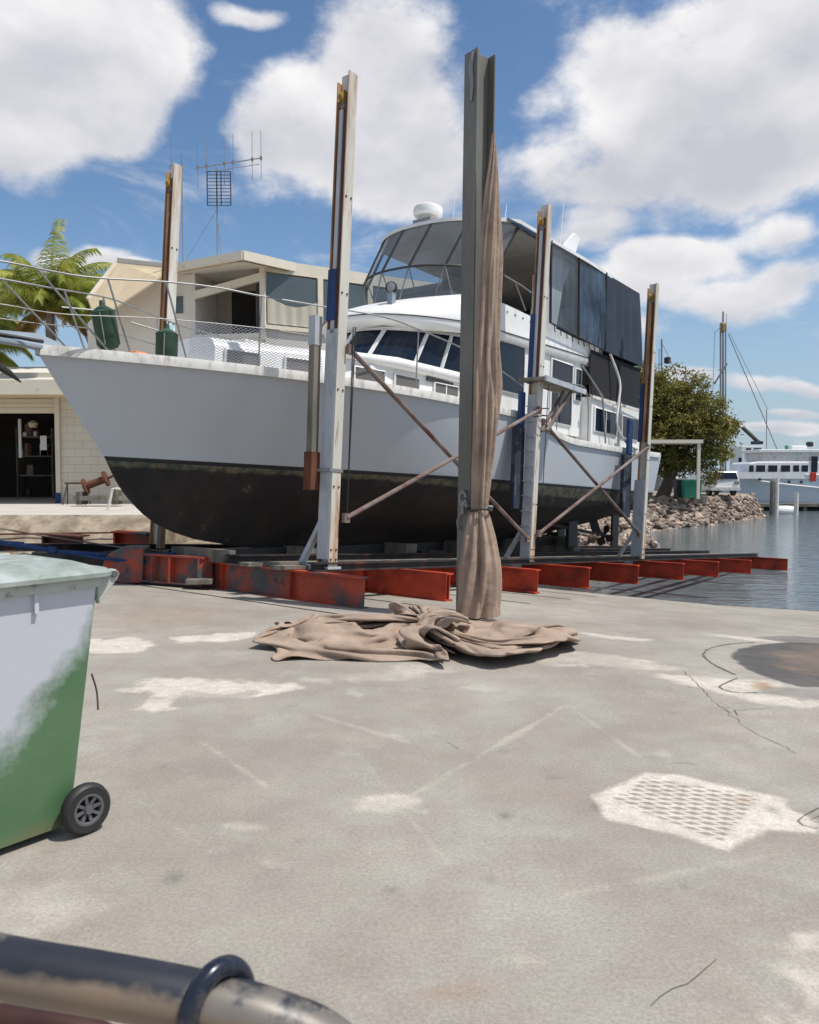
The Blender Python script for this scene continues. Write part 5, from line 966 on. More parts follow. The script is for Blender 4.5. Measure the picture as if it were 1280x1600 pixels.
9,8,6,5,3,-3,0,3,2,-1,-1,5,5,-1,-7,1,5,8,6,8,6,0,-10,-13,-11,-10,-8,-7,-4,-1,1,-1,2,4,4,6,2,3,1,1,4,2,2,3,2,0,-3,-4,-5,-5,-5,-4,-4,-2,-1,2,2,0,0,3,4,9,10,9,7,4,6,4,3,7,5,7,9,10,9,4,-3,-3,3,3,1,-5,-3,-1,2,3,2,5,8,1,2,4,6,9,8,9,10,2,-10,-15,-15,
-13,-14,-10,-7,0,-1,0,5,4,6,2,0,4,4,5,1,3,4,2,-1,-5,-6,-6,-5,-3,-1,-2,3,-1,1,-1,0,-1,2,1,4,6,6,7,5,8,8,8,5,5,5,5,0,-6,-5,2,3,3,0,3,-1,-3,6,5,4,6,7,7,8,2,5,4,4,5,9,12,9,-2,-11,-12,-9,-12,-8,-3,1,-1,1,4,4,4,5,2,4,4,5,5,4,4,1,-4,-4,-4,-2,0,1,3,
-2,-1,1,3,-2,2,2,5,4,3,2,5,4,6,9,8,6,4,4,1,-5,-6,1,2,0,4,-2,-1,-4,5,1,1,0,-2,-1,7,1,5,-1,-1,2,9,9,12,14,15,14,15,14,7,-2,-5,2,2,-1,1,3,4,3,6,4,5,7,3,4,4,5,2,-3,-1,2,2,4,1,-7,-4,-3,1,3,1,3,5,6,6,6,4,8,6,8,8,6,4,3,0,-1,1,2,0,4,4,2,-4,2,-1,-8,-6,
1,4,6,2,5,2,1,4,7,5,5,8,10,14,16,14,11,10,8,7,4,8,8,3,2,3,4,6,5,6,5,3,3,5,8,7,2,-2,1,3,4,1,-1,-3,-4,-3,3,3,3,4,5,6,7,4,6,9,7,5,7,5,2,4,5,6,5,4,2,1,1,0,1,-3,-2,-1,-3,-1,-1,1,-1,1,7,6,3,2,7,5,8,11,12,10,7,4,8,9,10,9,7,5,4,5,4,4,5,4,6,2,2,6,8,8,
6,4,4,4,5,1,2,4,3,0,-4,-2,-1,0,1,3,5,6,4,4,1,3,5,4,4,4,6,5,4,4,0,-2,-3,2,0,-4,1,0,-2,-4,-1,-7,-8,-4,-2,-1,1,6,5,6,7,7,6,4,1,4,10,10,7,8,5,4,5,6,7,5,6,6,6,2,2,5,8,10,9,8,6,5,3,2,3,4,4,3,-4,-5,-3,-4,-3,0,2,5,4,2,4,2,0,2,0,2,6,4,1,1,1,-4,1,2,-4,
-1,4,-1,-4,-2,-7,-6,-1,1,0,2,7,6,3,4,3,3,3,1,1,10,10,10,7,6,6,7,7,6,7,7,6,6,7,-4,3,4,5,9,10,9,8,6,3,6,4,3,3,4,5,2,0,0,0,1,3,5,6,5,6,3,0,-1,-4,-5,-2,4,0,-3,-2,-3,1,-1,-3,3,1,-1,-3,-4,-4,0,2,1,4,6,6,3,1,-3,-2,0,-1,-1,8,11,9,9,10,8,9,8,5,6,7,5,
5,7,7,-3,1,3,4,7,10,9,6,5,3,5,5,3,4,7,7,7,5,4,4,4,5,5,6,2,3,4,1,-3,-3,-4,-5,-1,3,0,-4,1,0,-2,0,2,-2,-3,-1,-3,1,4,4,3,2,4,2,-1,-5,-5,-5,-6,-4,6,7,6,8,8,10,10,10,8,7,7,6,5,7,7,8,1,2,0,2,4,7,7,5,4,2,4,6,3,4,6,9,10,10,7,6,4,2,3,4,2,-4,-1,-2,-1,4,
3,1,-2,-1,-1,0,-2,-1,2,3,-2,-5,0,3,3,3,5,5,1,-1,0,-4,-5,-2,-3,-4,-5,3,5,7,8,7,8,10,10,8,7,8,8,7,8,7,9,12,2,-1,2,3,3,5,5,4,3,2,3,5,4,4,7,10,12,11,10,5,4,5,3,3,3,0,1,3,3,4,7,4,3,0,1,1,1,1,-3,-1,-2,2,3,0,1,5,1,-4,-4,-1,-5,-2,-4,0,5,4,5,5,5,7,8,
10,5,6,7,5,5,8,8,7,8,9,14,13,3,2,-1,-2,2,4,5,4,3,2,2,7,5,6,5,5,8,3,0,5,2,0,0,1,4,4,2,7,7,6,3,5,5,6,4,4,3,4,6,5,5,3,2,3,4,-3,-7,-7,-9,-7,-2,-5,5,5,5,6,6,6,7,6,3,4,2,3,-1,0,6,9,7,8,7,13,14,13,5,5,5,3,4,4,5,8,6,6,4,-1,6,6,-1,6,1,-1,5,2,2,2,3,-3,
1,7,5,7,8,7,7,7,7,4,5,3,4,0,1,-2,-5,-3,0,0,-4,-5,-5,-5,0,-2,-2,6,6,4,1,3,6,6,5,2,6,-4,3,0,1,4,9,8,10,9,12,14,14,11,2,7,3,7,6,8,9,9,9,6,4,7,3,4,6,3,-1,2,3,4,5,4,0,5,6,7,6,7,8,8,8,7,7,8,8,9,5,1,-4,-4,-4,-3,-3,-4,-5,-4,-2,3,4,5,7,7,5,4,4,3,4,2,
1,5,-5,4,-3,-2,3,9,8,10,9,11,12,11,10,8,11,6,12,10,10,7,8,10,8,7,5,6,6,4,3,-2,-1,6,5,5,5,5,7,5,4,5,6,2,7,7,8,7,4,4,4,3,8,9,6,4,9,8,4,3,3,3,4,3,3,3,0,3,5,4,5,4,1,4,4,-4,0,-2,7,8,8,7,9,7,8,9,10,8,6,9,15,13,13,13,9,7,8,6,6,9,10,10,10,5,1,0,6,6,
6,6,5,3,5,6,6,3,7,8,5,7,6,6,9,8,8,9,8,6,5,9,7,6,4,4,4,4,3,4,5,2,4,0,0,3,3,3,5,3,-1,1,5,8,6,6,6,6,3,4,7,8,7,6,8,11,13,17,14,11,7,7,8,5,6,6,4,0,5,5,7,6,6,5,5,6,4,6,4,6,8,7,7,7,7,9,9,10,9,7,3,4,0,2,7,6,7,6,5,3,5,2,2,0,-2,-2,-3,-4,-5,-3,0,2,2,-1,
2,6,5,6,7,5,7,6,5,5,5,7,8,9,9,13,16,13,10,5,6,9,7,7,7,2,-1,5,5,7,4,9,7,7,6,3,5,4,5,6,8,9,7,9,9,8,9,8,5,5,7,4,5,7,5,8,6,5,7,8,6,5,2,-2,-2,-1,-2,-2,-3,-4,-3,-1,0,2,2,4,6,5,5,6,5,5,6,6,7,8,8,9,9,11,10,7,4,5,8,8,9,8,5,3,4,7,8,6,9,9,9,8,7,8,7,8,7,
8,9,8,10,7,8,8,6,5,6,8,7,7,7,4,7,5,2,2,2,3,3,5,7,9,9,7,4,1,0,-1,-1,0,2,2,4,4,5,5,3,5,5,5,7,7,7,8,9,9,11,8,7,4,4,8,10,11,10,9,5,5,9,9,6,5,8,9,7,5,6,8,9,9,11,10,9,9,6,4,3,7,5,5,6,5,4,5,7,8,7,5,6,5,5,4,2,5,6,7,4,2,-1,-5,-3,-1,1,3,1,3,3,3,4,4,4,
0,3,4,5,6,6,7,7,8,5,4,8,7,9,11,12,12,11,7,6,10,13,9,5,10,8,7,8,4,4,5,7,8,10,8,7,5,0,-1,0,-2,3,3,0,2,8,9,8,9,8,8,8,9,11,11,9,5,2,2,4,8,6,3,4,4,2,2,3,3,3,4,4,5,4,2,-2,0,2,5,6,6,6,4,4,6,10,11,13,14,14,13,9,7,10,13,11,8,8,10,9,6,6,6,6,5,7,8,8,6,
-1,-6,-7,-3,-3,-3,-4,-1,2,4,1,1,2,3,4,6,7,7,3,4,7,7,8,7,9,5,0,4,4,3,4,3,3,2,2,3,4,2,4,4,2,2,4,5,6,5,5,6,7,5,12,14,14,16,16,12,8,9,12,11,9,8,8,10,10,6,3,5,4,5,8,9,3,-3,-11,-7,-2,0,1,2,5,7,8,6,4,0,2,3,4,6,7,5,3,0,1,3,5,5,4,0,-2,4,2,3,4,3,3,3,3,
4,3,2,3,3,7,9,8,7,8,7,6,7,6,7,12,14,17,17,13,8,7,10,11,10,8,6,9,8,7,6,6,5,8,9,8,2,-4,-12,0,5,7,7,8,9,7,7,8,7,5,4,0,-1,-3,-3,-4,-2,1,2,0,1,1,-1,-2,-3,4,5,3,3,4,4,2,0,2,0,3,2,3,5,8,10,11,11,9,8,8,7,7,8,12,15,17,13,9,7,9,11,10,8,7,7,7,6,1,7,7,9,
9,8,2,-4,-10,7,9,8,8,5,6,2,2,-1,-2,3,5,6,7,6,6,5,3,2,3,3,2,1,-2,-3,-6,-3,4,2,3,5,4,4,3,2,2,3,-3,1,3,6,6,5,4,3,4,7,9,6,7,5,11,14,12,8,4,6,10,9,8,7,7,8,9,1,7,6,4,6,5,1,-4,-7,5,8,7,4,7,7,2,2,0,5,5,-1,4,4,6,7,8,5,5,4,5,4,-1,-4,-2,-3,-3,3,4,2,3,2,
3,2,2,3,2,3,0,2,2,8,11,6,5,6,7,7,6,7,6,6,10,10,7,5,5,9,9,8,7,7,7,8,7,9,7,0,7,7,2,0,-3,6,8,4,3,8,5,7,5,1,1,-6,-4,1,0,9,9,7,7,7,6,3,-3,-2,-1,1,1,4,3,2,2,4,1,4,2,0,2,4,4,1,2,4,5,7,4,6,5,5,6,7,6,7,4,2,10,8,5,3,8,8,7,7,7,7,8,11,11,6,-2,5,2,-1,1,1,
6,6,3,1,1,-3,-4,-3,2,-1,-2,4,4,4,6,-6,-12,-10,-8,-5,-5,-2,1,-5,0,3,3,4,6,5,4,-1,4,1,0,2,3,4,4,1,4,4,3,3,2,4,4,3,2,2,5,6,7,3,5,6,4,8,7,7,6,6,6,7,9,9,2,-3,-1,0,2,5,5,5,5,4,7,10,11,10,5,1,-5,-1,1,-3,-3,0,-1,1,-2,-2,-2,-2,1,0,-5,0,5,6,5,2,2,3,-2,
5,2,2,4,5,4,4,4,3,5,5,3,2,3,4,6,6,4,5,2,3,5,8,1,5,8,7,7,7,7,7,7,8,7,0,-2,0,3,7,8,7,6,6,6,10,15,17,12,5,2,0,5,7,4,3,0,-3,0,-2,4,3,4,3,0,-2,0,4,4,1,2,3,2,-1,5,4,5,6,5,4,5,5,4,5,7,4,4,1,2,4,5,5,6,5,7,5,3,4,-2,0,6,6,6,5,6,5,4,2,-3,-6,-6,0,8,8,6,
5,5,7,11,16,14,9,6,3,7,9,8,5,4,3,4,1,1,4,5,7,5,4,1,-1,4,3,2,4,3,3,0,5,4,2,2,2,3,5,6,5,2,6,4,3,3,2,2,3,5,6,7,6,5,4,5,0,1,0,2,2,3,5,3,1,-1,-4,-6,-5,2,9,9,8,7,7,8,9,13,11,6,0,-2,4,7,8,6,4,3,3,3,5,3,5,1,4,6,4,3,4,4,7,5,3,4,3,7,5,6,8,7,7,7,7,6,6,
5,2,6,5,3,3,1,1,2,4,4,5,5,4,-1,-1,4,1,-2,1,3,-2,-4,-4,-5,-6,-6,3,9,10,10,9,10,8,7,9,5,-1,-6,-10,-9,-4,0,2,2,1,2,3,3,4,1,4,6,4,2,4,3,5,5,5,7,7,6,8,8,7,6,6,7,7,7,7,8,6,7,4,3,2,3,2,1,-1,-1,-1,2,3,2,0,0,1,3,3,-1,1,-5,-7,-8,-7,-6,-4,-1,4,8,9,9,5,
5,4,3,-1,-7,-11,-14,-10,-9,-7,-5,-5,-4,-2,1,3,4,3,2,1,6,4,3,4,7,9,9,7,7,8,8,8,8,7,6,6,8,8,7,6,5,8,8,3,2,1,3,2,2,-2,-5,-5,-3,-2,-1,0,0,4,0,-1,0,-7,-8,-8,-6,-6,-4,-2,4,3,4,5,2,0,-4,-4,-6,-10,-11,-14,-11,-7,-2,-5,-4,-6,-5,-1,2,3,3,2,3,5,7,6,7,6,
8,9,11,9,7,7,9,8,6,9,7,8,8,7,7,6,6,3,0,6,-1,-2,0,3,4,0,-3,-4,-8,-8,-6,-6,-5,-5,0,-4,-4,-7,-7,-4,-4,-3,-3,-3,1,1,2,-1,-4,-6,-8,-9,-9,-10,-10,-6,-4,-1,5,4,2,3,3,5,5,5,3,4,7,7,6,6,7,8,7,9,8,9,8,7,8,7,7,5,8,6,6,7,8,4,-1,-2,-3,2,1,5,4,4,2,0,0,-1,
-5,-10,-11,-11,-8,-9,-1,-4,-6,-4,-2,-3,-2,-3,-1,3,-1,1,-1,-7,-9,-11,-10,-9,-9,-7,-5,-2,5,4,4,8,7,8,8,7,5,5,6,7,7,4,6,7,7,7,8,7,7,7,9,9,6,6,5,4,5,8,8,6,4,0,-4,-7,0,0,4,5,4,4,3,2,2,2,1,0,-1,2,3,1,-3,-5,-3,0,1,0,-2,-3,-4,-3,1,0,-8,-10,-10,-7,-6,
-3,-1,0,3,5,5,6,5,7,8,6,5,5,6,6,7,7,9,8,8,8,7,7,9,9,8,8,8,8,7,6,6,6,8,9,9,5,-2,-3,-3,1,2,4,5,5,3,3,2,0,2,3,5,5,4,4,4,7,-1,-3,-6,-2,-4,-1,-1,-2,-5,-4,-3,-8,-7,-5,-3,1,5,5,5,6,4,3,5,6,7,7,6,6,6,6,6,6,7,6,3,8,7,9,9,6,7,6,6,6,6,7,8,9,9,10,9,9,4,
7,5,4,3,2,6,3,4,5,4,1,1,1,2,3,3,4,4,-1,0,3,-7,-1,-1,-5,2,-1,-4,-2,-1,-4,-4,4,2,3,8,7,6,7,6,3,5,5,2,5,1,4,5,7,7,8,8,8,7,7,8,9,9,8,4,7,7,7,6,7,7,8,8,8,9,9,8,6,6,2,4,4,4,3,0,5,7,4,-1,0,1,2,2,2,2,2,0,-2,-3,-3,-7,-10,-6,-4,-5,-6,-1,0,5,7,8,6,7,10,
6,7,6,4,4,5,5,6,6,1,5,4,1,3,8,5,5,6,7,9,10,9,7,3,6,6,6,6,7,4,2,3,5,6,9,7,8,6,6,5,5,5,4,2,1,1,0,0,4,-1,-1,3,2,1,1,1,0,-2,-5,-7,-1,-4,-6,-1,-4,0,1,4,9,13,12,8,11,9,10,6,8,8,5,6,6,7,6,5,3,5,8,4,4,7,5,6,9,9,9,6,3,6,5,6,6,6,5,6,5,0,1,3,2,5,2,-2,1,
3,4,4,5,1,-1,-2,-2,-4,-2,0,1,3,-1,-2,0,1,0,0,-1,-6,3,4,3,-1,1,2,5,10,11,13,11,11,5,6,7,9,6,4,2,0,1,2,2,5,3,1,2,5,5,7,9,9,6,7,5,5,6,5,6,5,4,4,4,4,3,3,0,-1,-2,-3,-3,0,-2,-1,0,4,4,4,-1,-4,-4,-1,-2,1,1,-1,-3,-3,-4,-5,-2,-1,-5,-5,0,3,4,2,2,5,9,11,
12,11,12,9,10,8,5,5,3,-3,-3,-1,-2,-5,-5,-5,-3,-4,-5,-6,-5,-3,2,3,5,3,2,0,2,3,3,3,2,2,2,3,2,2,2,-1,-2,-3,-4,-7,-5,-4,-3,-1,2,3,0,-3,-4,-5,-4,-4,-5,-4,-4,-7,-10,-13,-10,-6,-5,-5,2,3,1,4,6,9,11,12,11,8,5,6,6,0,-3,-6,-7,-5,-5,-4,-4,-4,-5,-5,-5,-6,
-5,-3,-2,-2,-4,-3,-4,-3,-4,0,0,0,0,-1,-2,-1,-1,-2,2,1,0,-2,-4,-5,-6,-8,-9,-6,-5,-5,-2,1,1,-3,-5,-5,-6,-8,-8,-8,-8,-10,-13,-13,-15,-13,-12,-10,3,3,4,3,7,10,10,10,10,6,3,1,-1,0,-3,-5,-6,-6,-5,-5,-5,-5,-5,-5,-4,-4,-3,-2,-3,-5,-4,-5,-6,-6,-4,-5,
-6,-7,-8,-7,-5,-6,-5,-5,-6,-3,-4,-2,-3,-6,-6,-6,-8,-10,-8,-7,-7,-4,0,-2,-5,-5,-5,-7,-8,-9,-10,-11,-11,-12,-16,-16,-16,-17,3,6,6,5,4,5,6,4,3,1,0,0,0,0,0,-1,-4,-5,-5,-5,-5,-4,-3,-4,-4,-3,-4,-4,-4,-4,-6,-6,-7,-8,-8,-10,-10,-9,-8,-9,-9,-9,-10,-10,
-10,-10,-10,-9,-8,-7,-9,-6,-8,-8,-8,-8,-9,-9,-7,-3,-4,-7,-7,-7,-7,-7,-8,-8,-8,-9,-12,-14,-14,-15,3,6,7,7,2,0,0,-1,-4,-1,-2,-4,-2,-1,0,0,0,-1,-2,-4,-4,-4,-4,-4,-4,-3,-4,-4,-4,-5,-6,-8,-8,-8,-9,-8,-11,-10,-9,-7,-7,-7,-8,-9,-10,-11,-10,-11,-12,
-11,-9,-9,-8,-10,-8,-8,-8,-8,-9,-8,-6,-6,-8,-7,-7,-8,-7,-8,-7,-6,-5,-9,-7,-5,3,4,7,6,7,2,-3,-3,-2,-3,-2,-2,-5,-5,-2,-1,1,1,1,-1,-3,-4,-4,-4,-2,-4,-3,-4,-6,-6,-6,-6,-6,-7,-7,-6,-8,-9,-8,-7,-6,-7,-8,-10,-10,-11,-10,-11,-10,-10,-10,-10,-9,-9,-10,
-9,-8,-9,-9,-9,-8,-7,-8,-8,-8,-7,-7,-7,-6,-3,-2,-4,-3,-2,4,4,7,8,7,6,7,3,2,1,-1,-4,-7,-7,-5,-3,-2,1,2,1,-2,-2,-3,-4,-5,-3,-3,-3,-5,-6,-5,-4,-6,-6,-6,-7,-8,-7,-8,-9,-11,-11,-11,-11,-12,-11,-12,-11,-11,-10,-11,-10,-9,-9,-10,-8,-9,-10,-11,-9,-9,
-9,-8,-9,-8,-8,-8,-8,-7,-6,-3,0,-4,-4,8,6,1,7,7,8,7,5,0,-3,-5,-4,-4,-5,-5,-4,-2,-1,-2,-3,-3,-4,-4,-3,-3,-4,-4,-6,-7,-6,-5,-5,-3,-5,-6,-9,-5,-7,-11,-12,-12,-13,-13,-12,-11,-11,-11,-10,-11,-11,-10,-12,-12,-9,-11,-12,-10,-8,-7,-10,-10,-9,-8,-8,
-10,-8,-8,-9,-10,-11,-8,-3,-4,-6,4,0,4,0,4,4,2,-1,-4,-5,-4,-3,0,-2,-5,-5,-3,-1,0,-1,0,0,-2,-2,-2,0,-4,-8,-6,-6,-6,-7,-7,-8,-9,-7,-9,-8,-7,-13,-12,-11,-11,-12,-12,-13,-12,-12,-11,-11,-13,-11,-12,-13,-10,-12,-12,-12,-10,-9,-11,-11,-11,-11,-9,-10,
-9,-8,-11,-12,-13,-12,-8,-7,-2,0,-1,0,-5,-6,-10,-7,-7,-5,-3,0,-2,5,2,-2,-5,-2,1,1,0,0,2,0,-2,-3,-6,-5,-7,-7,-8,-9,-10,-7,-9,-6,-5,-11,-11,-8,-10,-12,-11,-10,-14,-11,-11,-12,-12,-12,-12,-10,-12,-13,-11,-10,-12,-10,-10,-11,-8,-10,-13,-11,-9,-10,
-9,-9,-9,-11,-13,-14,-13,-13,-1,-5,-5,-4,-5,-11,-10,-9,-4,-3,-2,-3,5,3,3,4,2,-2,1,4,1,0,1,-3,-2,-5,-5,-7,-6,-7,-8,-8,-8,-9,-6,-7,-6,-6,-11,-9,-10,-9,-10,-9,-6,-13,-10,-13,-9,-10,-13,-13,-10,-10,-11,-9,-10,-14,-14,-10,-9,-12,-8,-12,-12,-11,-13,
-11,-9,-10,-10,-12,-12,-12,-2,-4,-6,-7,-5,-5,-4,-3,-3,-2,-2,0,1,1,3,4,4,2,1,3,3,0,-1,5,-4,-1,-1,-2,-2,-1,-1,-2,-2,-1,-4,-5,-5,-5,-4,-9,-9,-9,-10,-10,-8,-6,-13,-10,-9,-7,-10,-13,-10,-8,-10,-11,-10,-11,-13,-12,-13,-9,-13,-11,-12,-14,-14,-14,-15,
-13,-15,-12,-12,-9,-1,-2,-5,-5,-4,-1,-1,-2,-2,-2,-2,0,1,4,2,1,3,4,0,1,3,2,1,1,7,-1,2,1,0,1,1,2,2,1,1,0,2,1,5,3,-3,-7,-7,-9,-8,-6,-3,-1,-3,-1,2,-4,-7,-6,-4,-9,-11,-11,-11,-12,-12,-14,-10,-10,-13,-10,-11,-12,-11,-14,-14,-17,-18,-16,-2,0,-1,-3,
-4,-3,0,0,-1,-1,0,-1,0,1,2,3,3,4,5,3,4,4,2,1,2,6,3,5,7,7,5,4,2,3,5,3,2,3,3,6,5,2,-4,-7,-9,-7,-6,-5,-4,-3,2,1,-4,-5,-6,-2,-5,-7,-9,-13,-14,-8,-12,-12,-10,-12,-11,-12,-10,-10,-12,-12,-15,-15,-3,2,1,-1,-2,-2,0,1,1,1,4,3,-1,0,4,3,5,3,4,5,4,5,5,2,
2,3,6,6,6,6,5,3,3,2,2,3,2,7,2,3,5,4,3,0,-5,-8,-7,-9,-9,-9,-7,-4,-4,-6,-6,-7,-4,-3,-2,-5,-7,-12,-5,-8,-10,-11,-12,-12,-12,-11,-10,-11,-12,-15,-2,-1,2,2,2,3,2,2,3,4,3,5,3,1,4,5,4,4,3,4,5,4,4,5,2,3,4,6,5,4,6,4,3,1,0,0,1,2,6,1,4,5,5,5,2,-2,-6,-8,
-8,-11,-13,-10,-9,-9,-11,-10,-8,-6,-5,-4,-7,-4,-8,-6,-9,-8,-9,-10,-12,-11,-9,-9,-10,-13,2,-1,2,5,6,5,4,3,5,5,4,5,6,3,2,5,4,4,4,3,3,4,4,4,3,3,4,4,2,1,3,6,5,3,1,0,-1,0,3,6,2,4,6,5,6,6,4,1,-3,-6,-6,-7,-6,-10,-12,-10,-8,-8,-8,-7,-6,-7,-10,-8,-7,
-9,-8,-7,-8,-9,-10,-12,-9,-8,6,1,0,3,6,7,5,6,5,4,4,6,7,5,2,1,3,4,4,4,4,4,4,4,4,2,2,4,3,1,1,4,6,6,5,2,1,-1,-1,3,4,2,3,5,5,5,5,7,4,1,-1,0,-1,0,-3,-6,-5,-3,-5,-7,-5,-5,-3,-7,-7,-7,-9,-7,-6,-7,-9,-8,-9,-10,4,5,0,-1,1,5,7,6,5,4,5,3,5,5,3,2,1,3,3,
2,2,2,2,4,4,2,1,2,4,3,0,0,2,5,6,5,4,1,-1,1,4,3,2,4,5,6,6,6,6,9,6,4,4,7,8,6,3,3,2,0,0,2,3,4,2,0,-2,-5,-4,-2,-4,-3,0,-4,1,1,1,-2,-3,0,3,4,3,3,2,3,2,4,4,4,3,4,5,4,4,4,4,4,6,4,1,1,4,5,3,-1,0,2,5,5,4,6,4,-1,1,2,2,5,7,6,6,7,8,7,8,8,9,6,9,10,8,8,7,
8,6,8,7,7,8,8,8,8,6,5,6,5,4,7,3,5,6,5,1,0,0,2,3,3,1,0,1,3,4,3,2,3,5,5,4,4,4,4,5,6,4,1,-1,2,4,3,0,0,2,5,4,3,6,4,1,3,4,3,6,6,6,5,7,7,5,7,7,8,6,7,9,8,8,10,9,4,7,8,8,7,9,11,13,13,12,14,11,9,4,8,8,9,7,4,3,2,1,3,3,1,1,3,4,3,3,1,2,5,5,3,2,2,4,5,5,4,
2,1,4,6,3,-1,-3,0,1,1,1,5,5,5,5,4,4,8,7,5,4,5,7,6,7,7,8,6,6,6,8,8,8,6,6,8,8,8,7,8,10,11,12,11,9,8,1,-2,5,6,11,10,7,5,7,8,9,6,5,3,5,6,5,3,3,4,6,6,3,0,-1,3,6,6,5,3,2,4,6,3,0,-2,1,1,1,1,4,5,4,4,4,4,7,7,5,6,6,6,5,5,7,9,8,6,7,7,8,7,6,6,9,9,9,7,6,
8,11,8,10,11,8,8,4,5,4,7,7,6,6,8,11,11,10,8,8,8,9,7,6,7,7,8,8,6,3,5,6,7,7,4,3,3,5,6,5,4,2,2,0,-1,0,2,4,2,2,3,4,6,8,5,7,6,6,6,5,6,7,7,6,7,9,7,5,6,6,8,8,6,5,6,8,8,8,6,1803,1802,1799,1800,1800,1796,1796,1799,1800,1799,1797,1796,1796,1797,1801,1801,
1800,1798,1796,1794,1793,1792,1790,1791,1790,1787,1786,1787,1789,1791,1792,1790,1788,1788,1789,1790,1792,1793,1794,1795,1796,1798,1800,1801,1801,1800,1800,1802,1804,1806,1806,1802,1801,1802,1803,1801,1800,1801,1801,1801,1803,1805,1809,1807,1806,
1807,1810,1813,1812,1809,1809,1811,1815,1816,0,1,1,0,2,4,0,-5,-4,-2,-2,-3,-3,-4,-5,-2,-2,-1,-1,0,1,0,0,-2,-1,-1,0,0,0,0,1,4,4,4,4,4,5,4,3,1,2,2,2,3,4,5,4,3,3,4,4,7,6,6,7,7,8,11,10,10,11,11,10,11,11,8,6,5,5,5,4,1,1,0,-3,-3,-2,-3,-3,2,3,1,-3,-4,
-2,-2,-3,-5,-6,-5,-4,-4,-4,-4,-2,0,2,3,2,3,2,2,3,2,1,2,4,4,4,6,4,3,2,3,2,2,1,0,2,3,3,3,3,2,3,3,3,4,4,6,7,7,8,7,5,6,5,5,6,5,3,2,3,5,5,5,4,4,-2,-4,-2,-3,-2,-3,-2,0,0,-3,-3,0,-2,-2,-5,-6,-4,-3,-4,-4,-4,-2,-2,0,2,5,5,4,4,4,3,2,3,4,4,4,6,6,4,4,2,
2,2,2,1,2,4,3,2,2,2,4,6,6,5,7,9,7,8,7,3,-2,-3,1,2,4,10,9,7,10,13,13,9,7,-2,0,-3,-3,-4,-3,-2,-1,-1,-2,-3,-2,0,-1,-2,-3,-2,-2,-1,0,1,1,0,0,1,1,3,3,2,4,3,2,2,4,5,5,7,7,8,7,8,6,5,6,5,4,4,5,5,2,2,4,5,5,4,4,4,6,7,7,9,12,6,7,2,5,4,5,6,7,6,8,12,10,2,
0,-1,-1,-2,-2,-2,-2,-1,-2,-3,-2,0,0,-1,-3,-4,-2,1,0,-1,-2,1,0,1,0,0,1,1,2,4,3,4,5,7,9,9,12,12,13,14,15,13,12,10,10,9,7,4,8,8,8,6,6,9,10,12,12,12,12,12,11,13,6,9,8,7,6,6,3,5,7,6,10,1,2,3,2,0,-1,-1,-2,-3,0,-1,-3,-2,-1,0,-1,-2,-2,0,1,-2,-2,-2,-2,
-2,-1,-2,0,1,0,3,6,7,8,8,10,10,12,14,15,13,14,16,14,15,13,13,15,14,14,15,16,16,14,14,15,12,11,10,9,8,5,6,7,8,9,9,9,10,11,10,10,11,13,-6,-2,1,1,1,-3,-3,-1,-1,1,2,-2,-3,1,1,0,0,1,1,2,2,0,-1,1,1,1,2,1,2,3,4,6,8,8,9,8,9,10,13,11,11,11,11,12,13,13,
15,13,15,16,16,14,15,16,13,9,8,4,4,4,5,7,7,9,9,10,9,12,12,13,15,12,13,14,-15,-12,-9,-7,-5,-5,-5,-5,-1,-2,-1,0,0,1,3,3,3,3,2,3,4,5,4,3,3,4,5,3,2,3,4,5,6,7,8,8,6,7,7,8,8,7,8,10,9,10,7,10,7,6,7,6,7,7,7,5,3,5,4,5,7,7,8,9,11,12,12,13,13,15,14,12,
11,13,-6,-10,-8,-8,-7,-6,-7,-6,-5,-5,-4,-1,0,-2,1,4,3,2,2,3,6,6,6,4,5,4,5,7,6,5,4,5,6,6,6,5,4,2,3,4,6,5,5,5,5,4,3,4,6,3,2,1,2,3,2,3,5,5,5,5,8,8,8,10,11,11,13,10,11,12,10,11,11,11,1,-1,-2,-1,0,-1,-3,-2,-4,-3,-4,-4,-4,-2,-3,-2,1,1,2,2,4,6,8,8,
6,8,7,9,10,7,5,4,2,1,0,0,1,2,1,2,1,4,5,5,6,4,7,6,6,4,5,5,4,4,4,5,5,6,7,9,8,9,9,9,9,7,8,10,9,8,10,10,10,11,5,5,3,1,2,4,6,3,0,0,-1,-2,-1,0,0,-1,-1,1,2,3,2,4,6,9,9,9,10,8,10,10,8,6,3,2,1,0,-2,-2,-5,-3,-2,-1,-1,-1,1,3,1,3,6,4,0,4,6,5,5,5,6,4,6,10,
8,11,8,9,9,9,8,10,10,6,7,10,10,8,7,6,6,3,2,4,5,3,2,1,5,3,1,-2,-4,0,0,1,2,2,2,2,2,3,5,4,5,7,6,10,9,4,2,0,0,-3,-2,-3,-2,-5,-2,-6,-4,-4,-5,-4,0,-3,0,4,0,-2,-1,1,5,5,4,3,2,2,5,2,11,5,6,6,5,5,9,9,4,7,9,7,9,7,8,8,0,-5,-6,-4,-2,-3,-5,-5,-6,-5,-2,-2,
1,1,1,3,5,3,2,2,2,5,4,2,2,2,6,6,4,0,-2,3,-1,-2,-1,0,-2,1,0,0,-3,-1,-4,0,-5,0,1,2,-2,-1,0,4,2,3,3,1,-2,4,2,8,7,7,7,4,5,6,7,3,2,7,2,6,3,5,8,8,6,1,-3,-4,-5,-2,0,1,1,2,1,2,4,3,0,3,4,2,2,1,-2,1,0,-1,-1,4,6,6,3,1,6,5,0,0,0,-1,-2,-3,1,0,4,-3,2,-5,2,
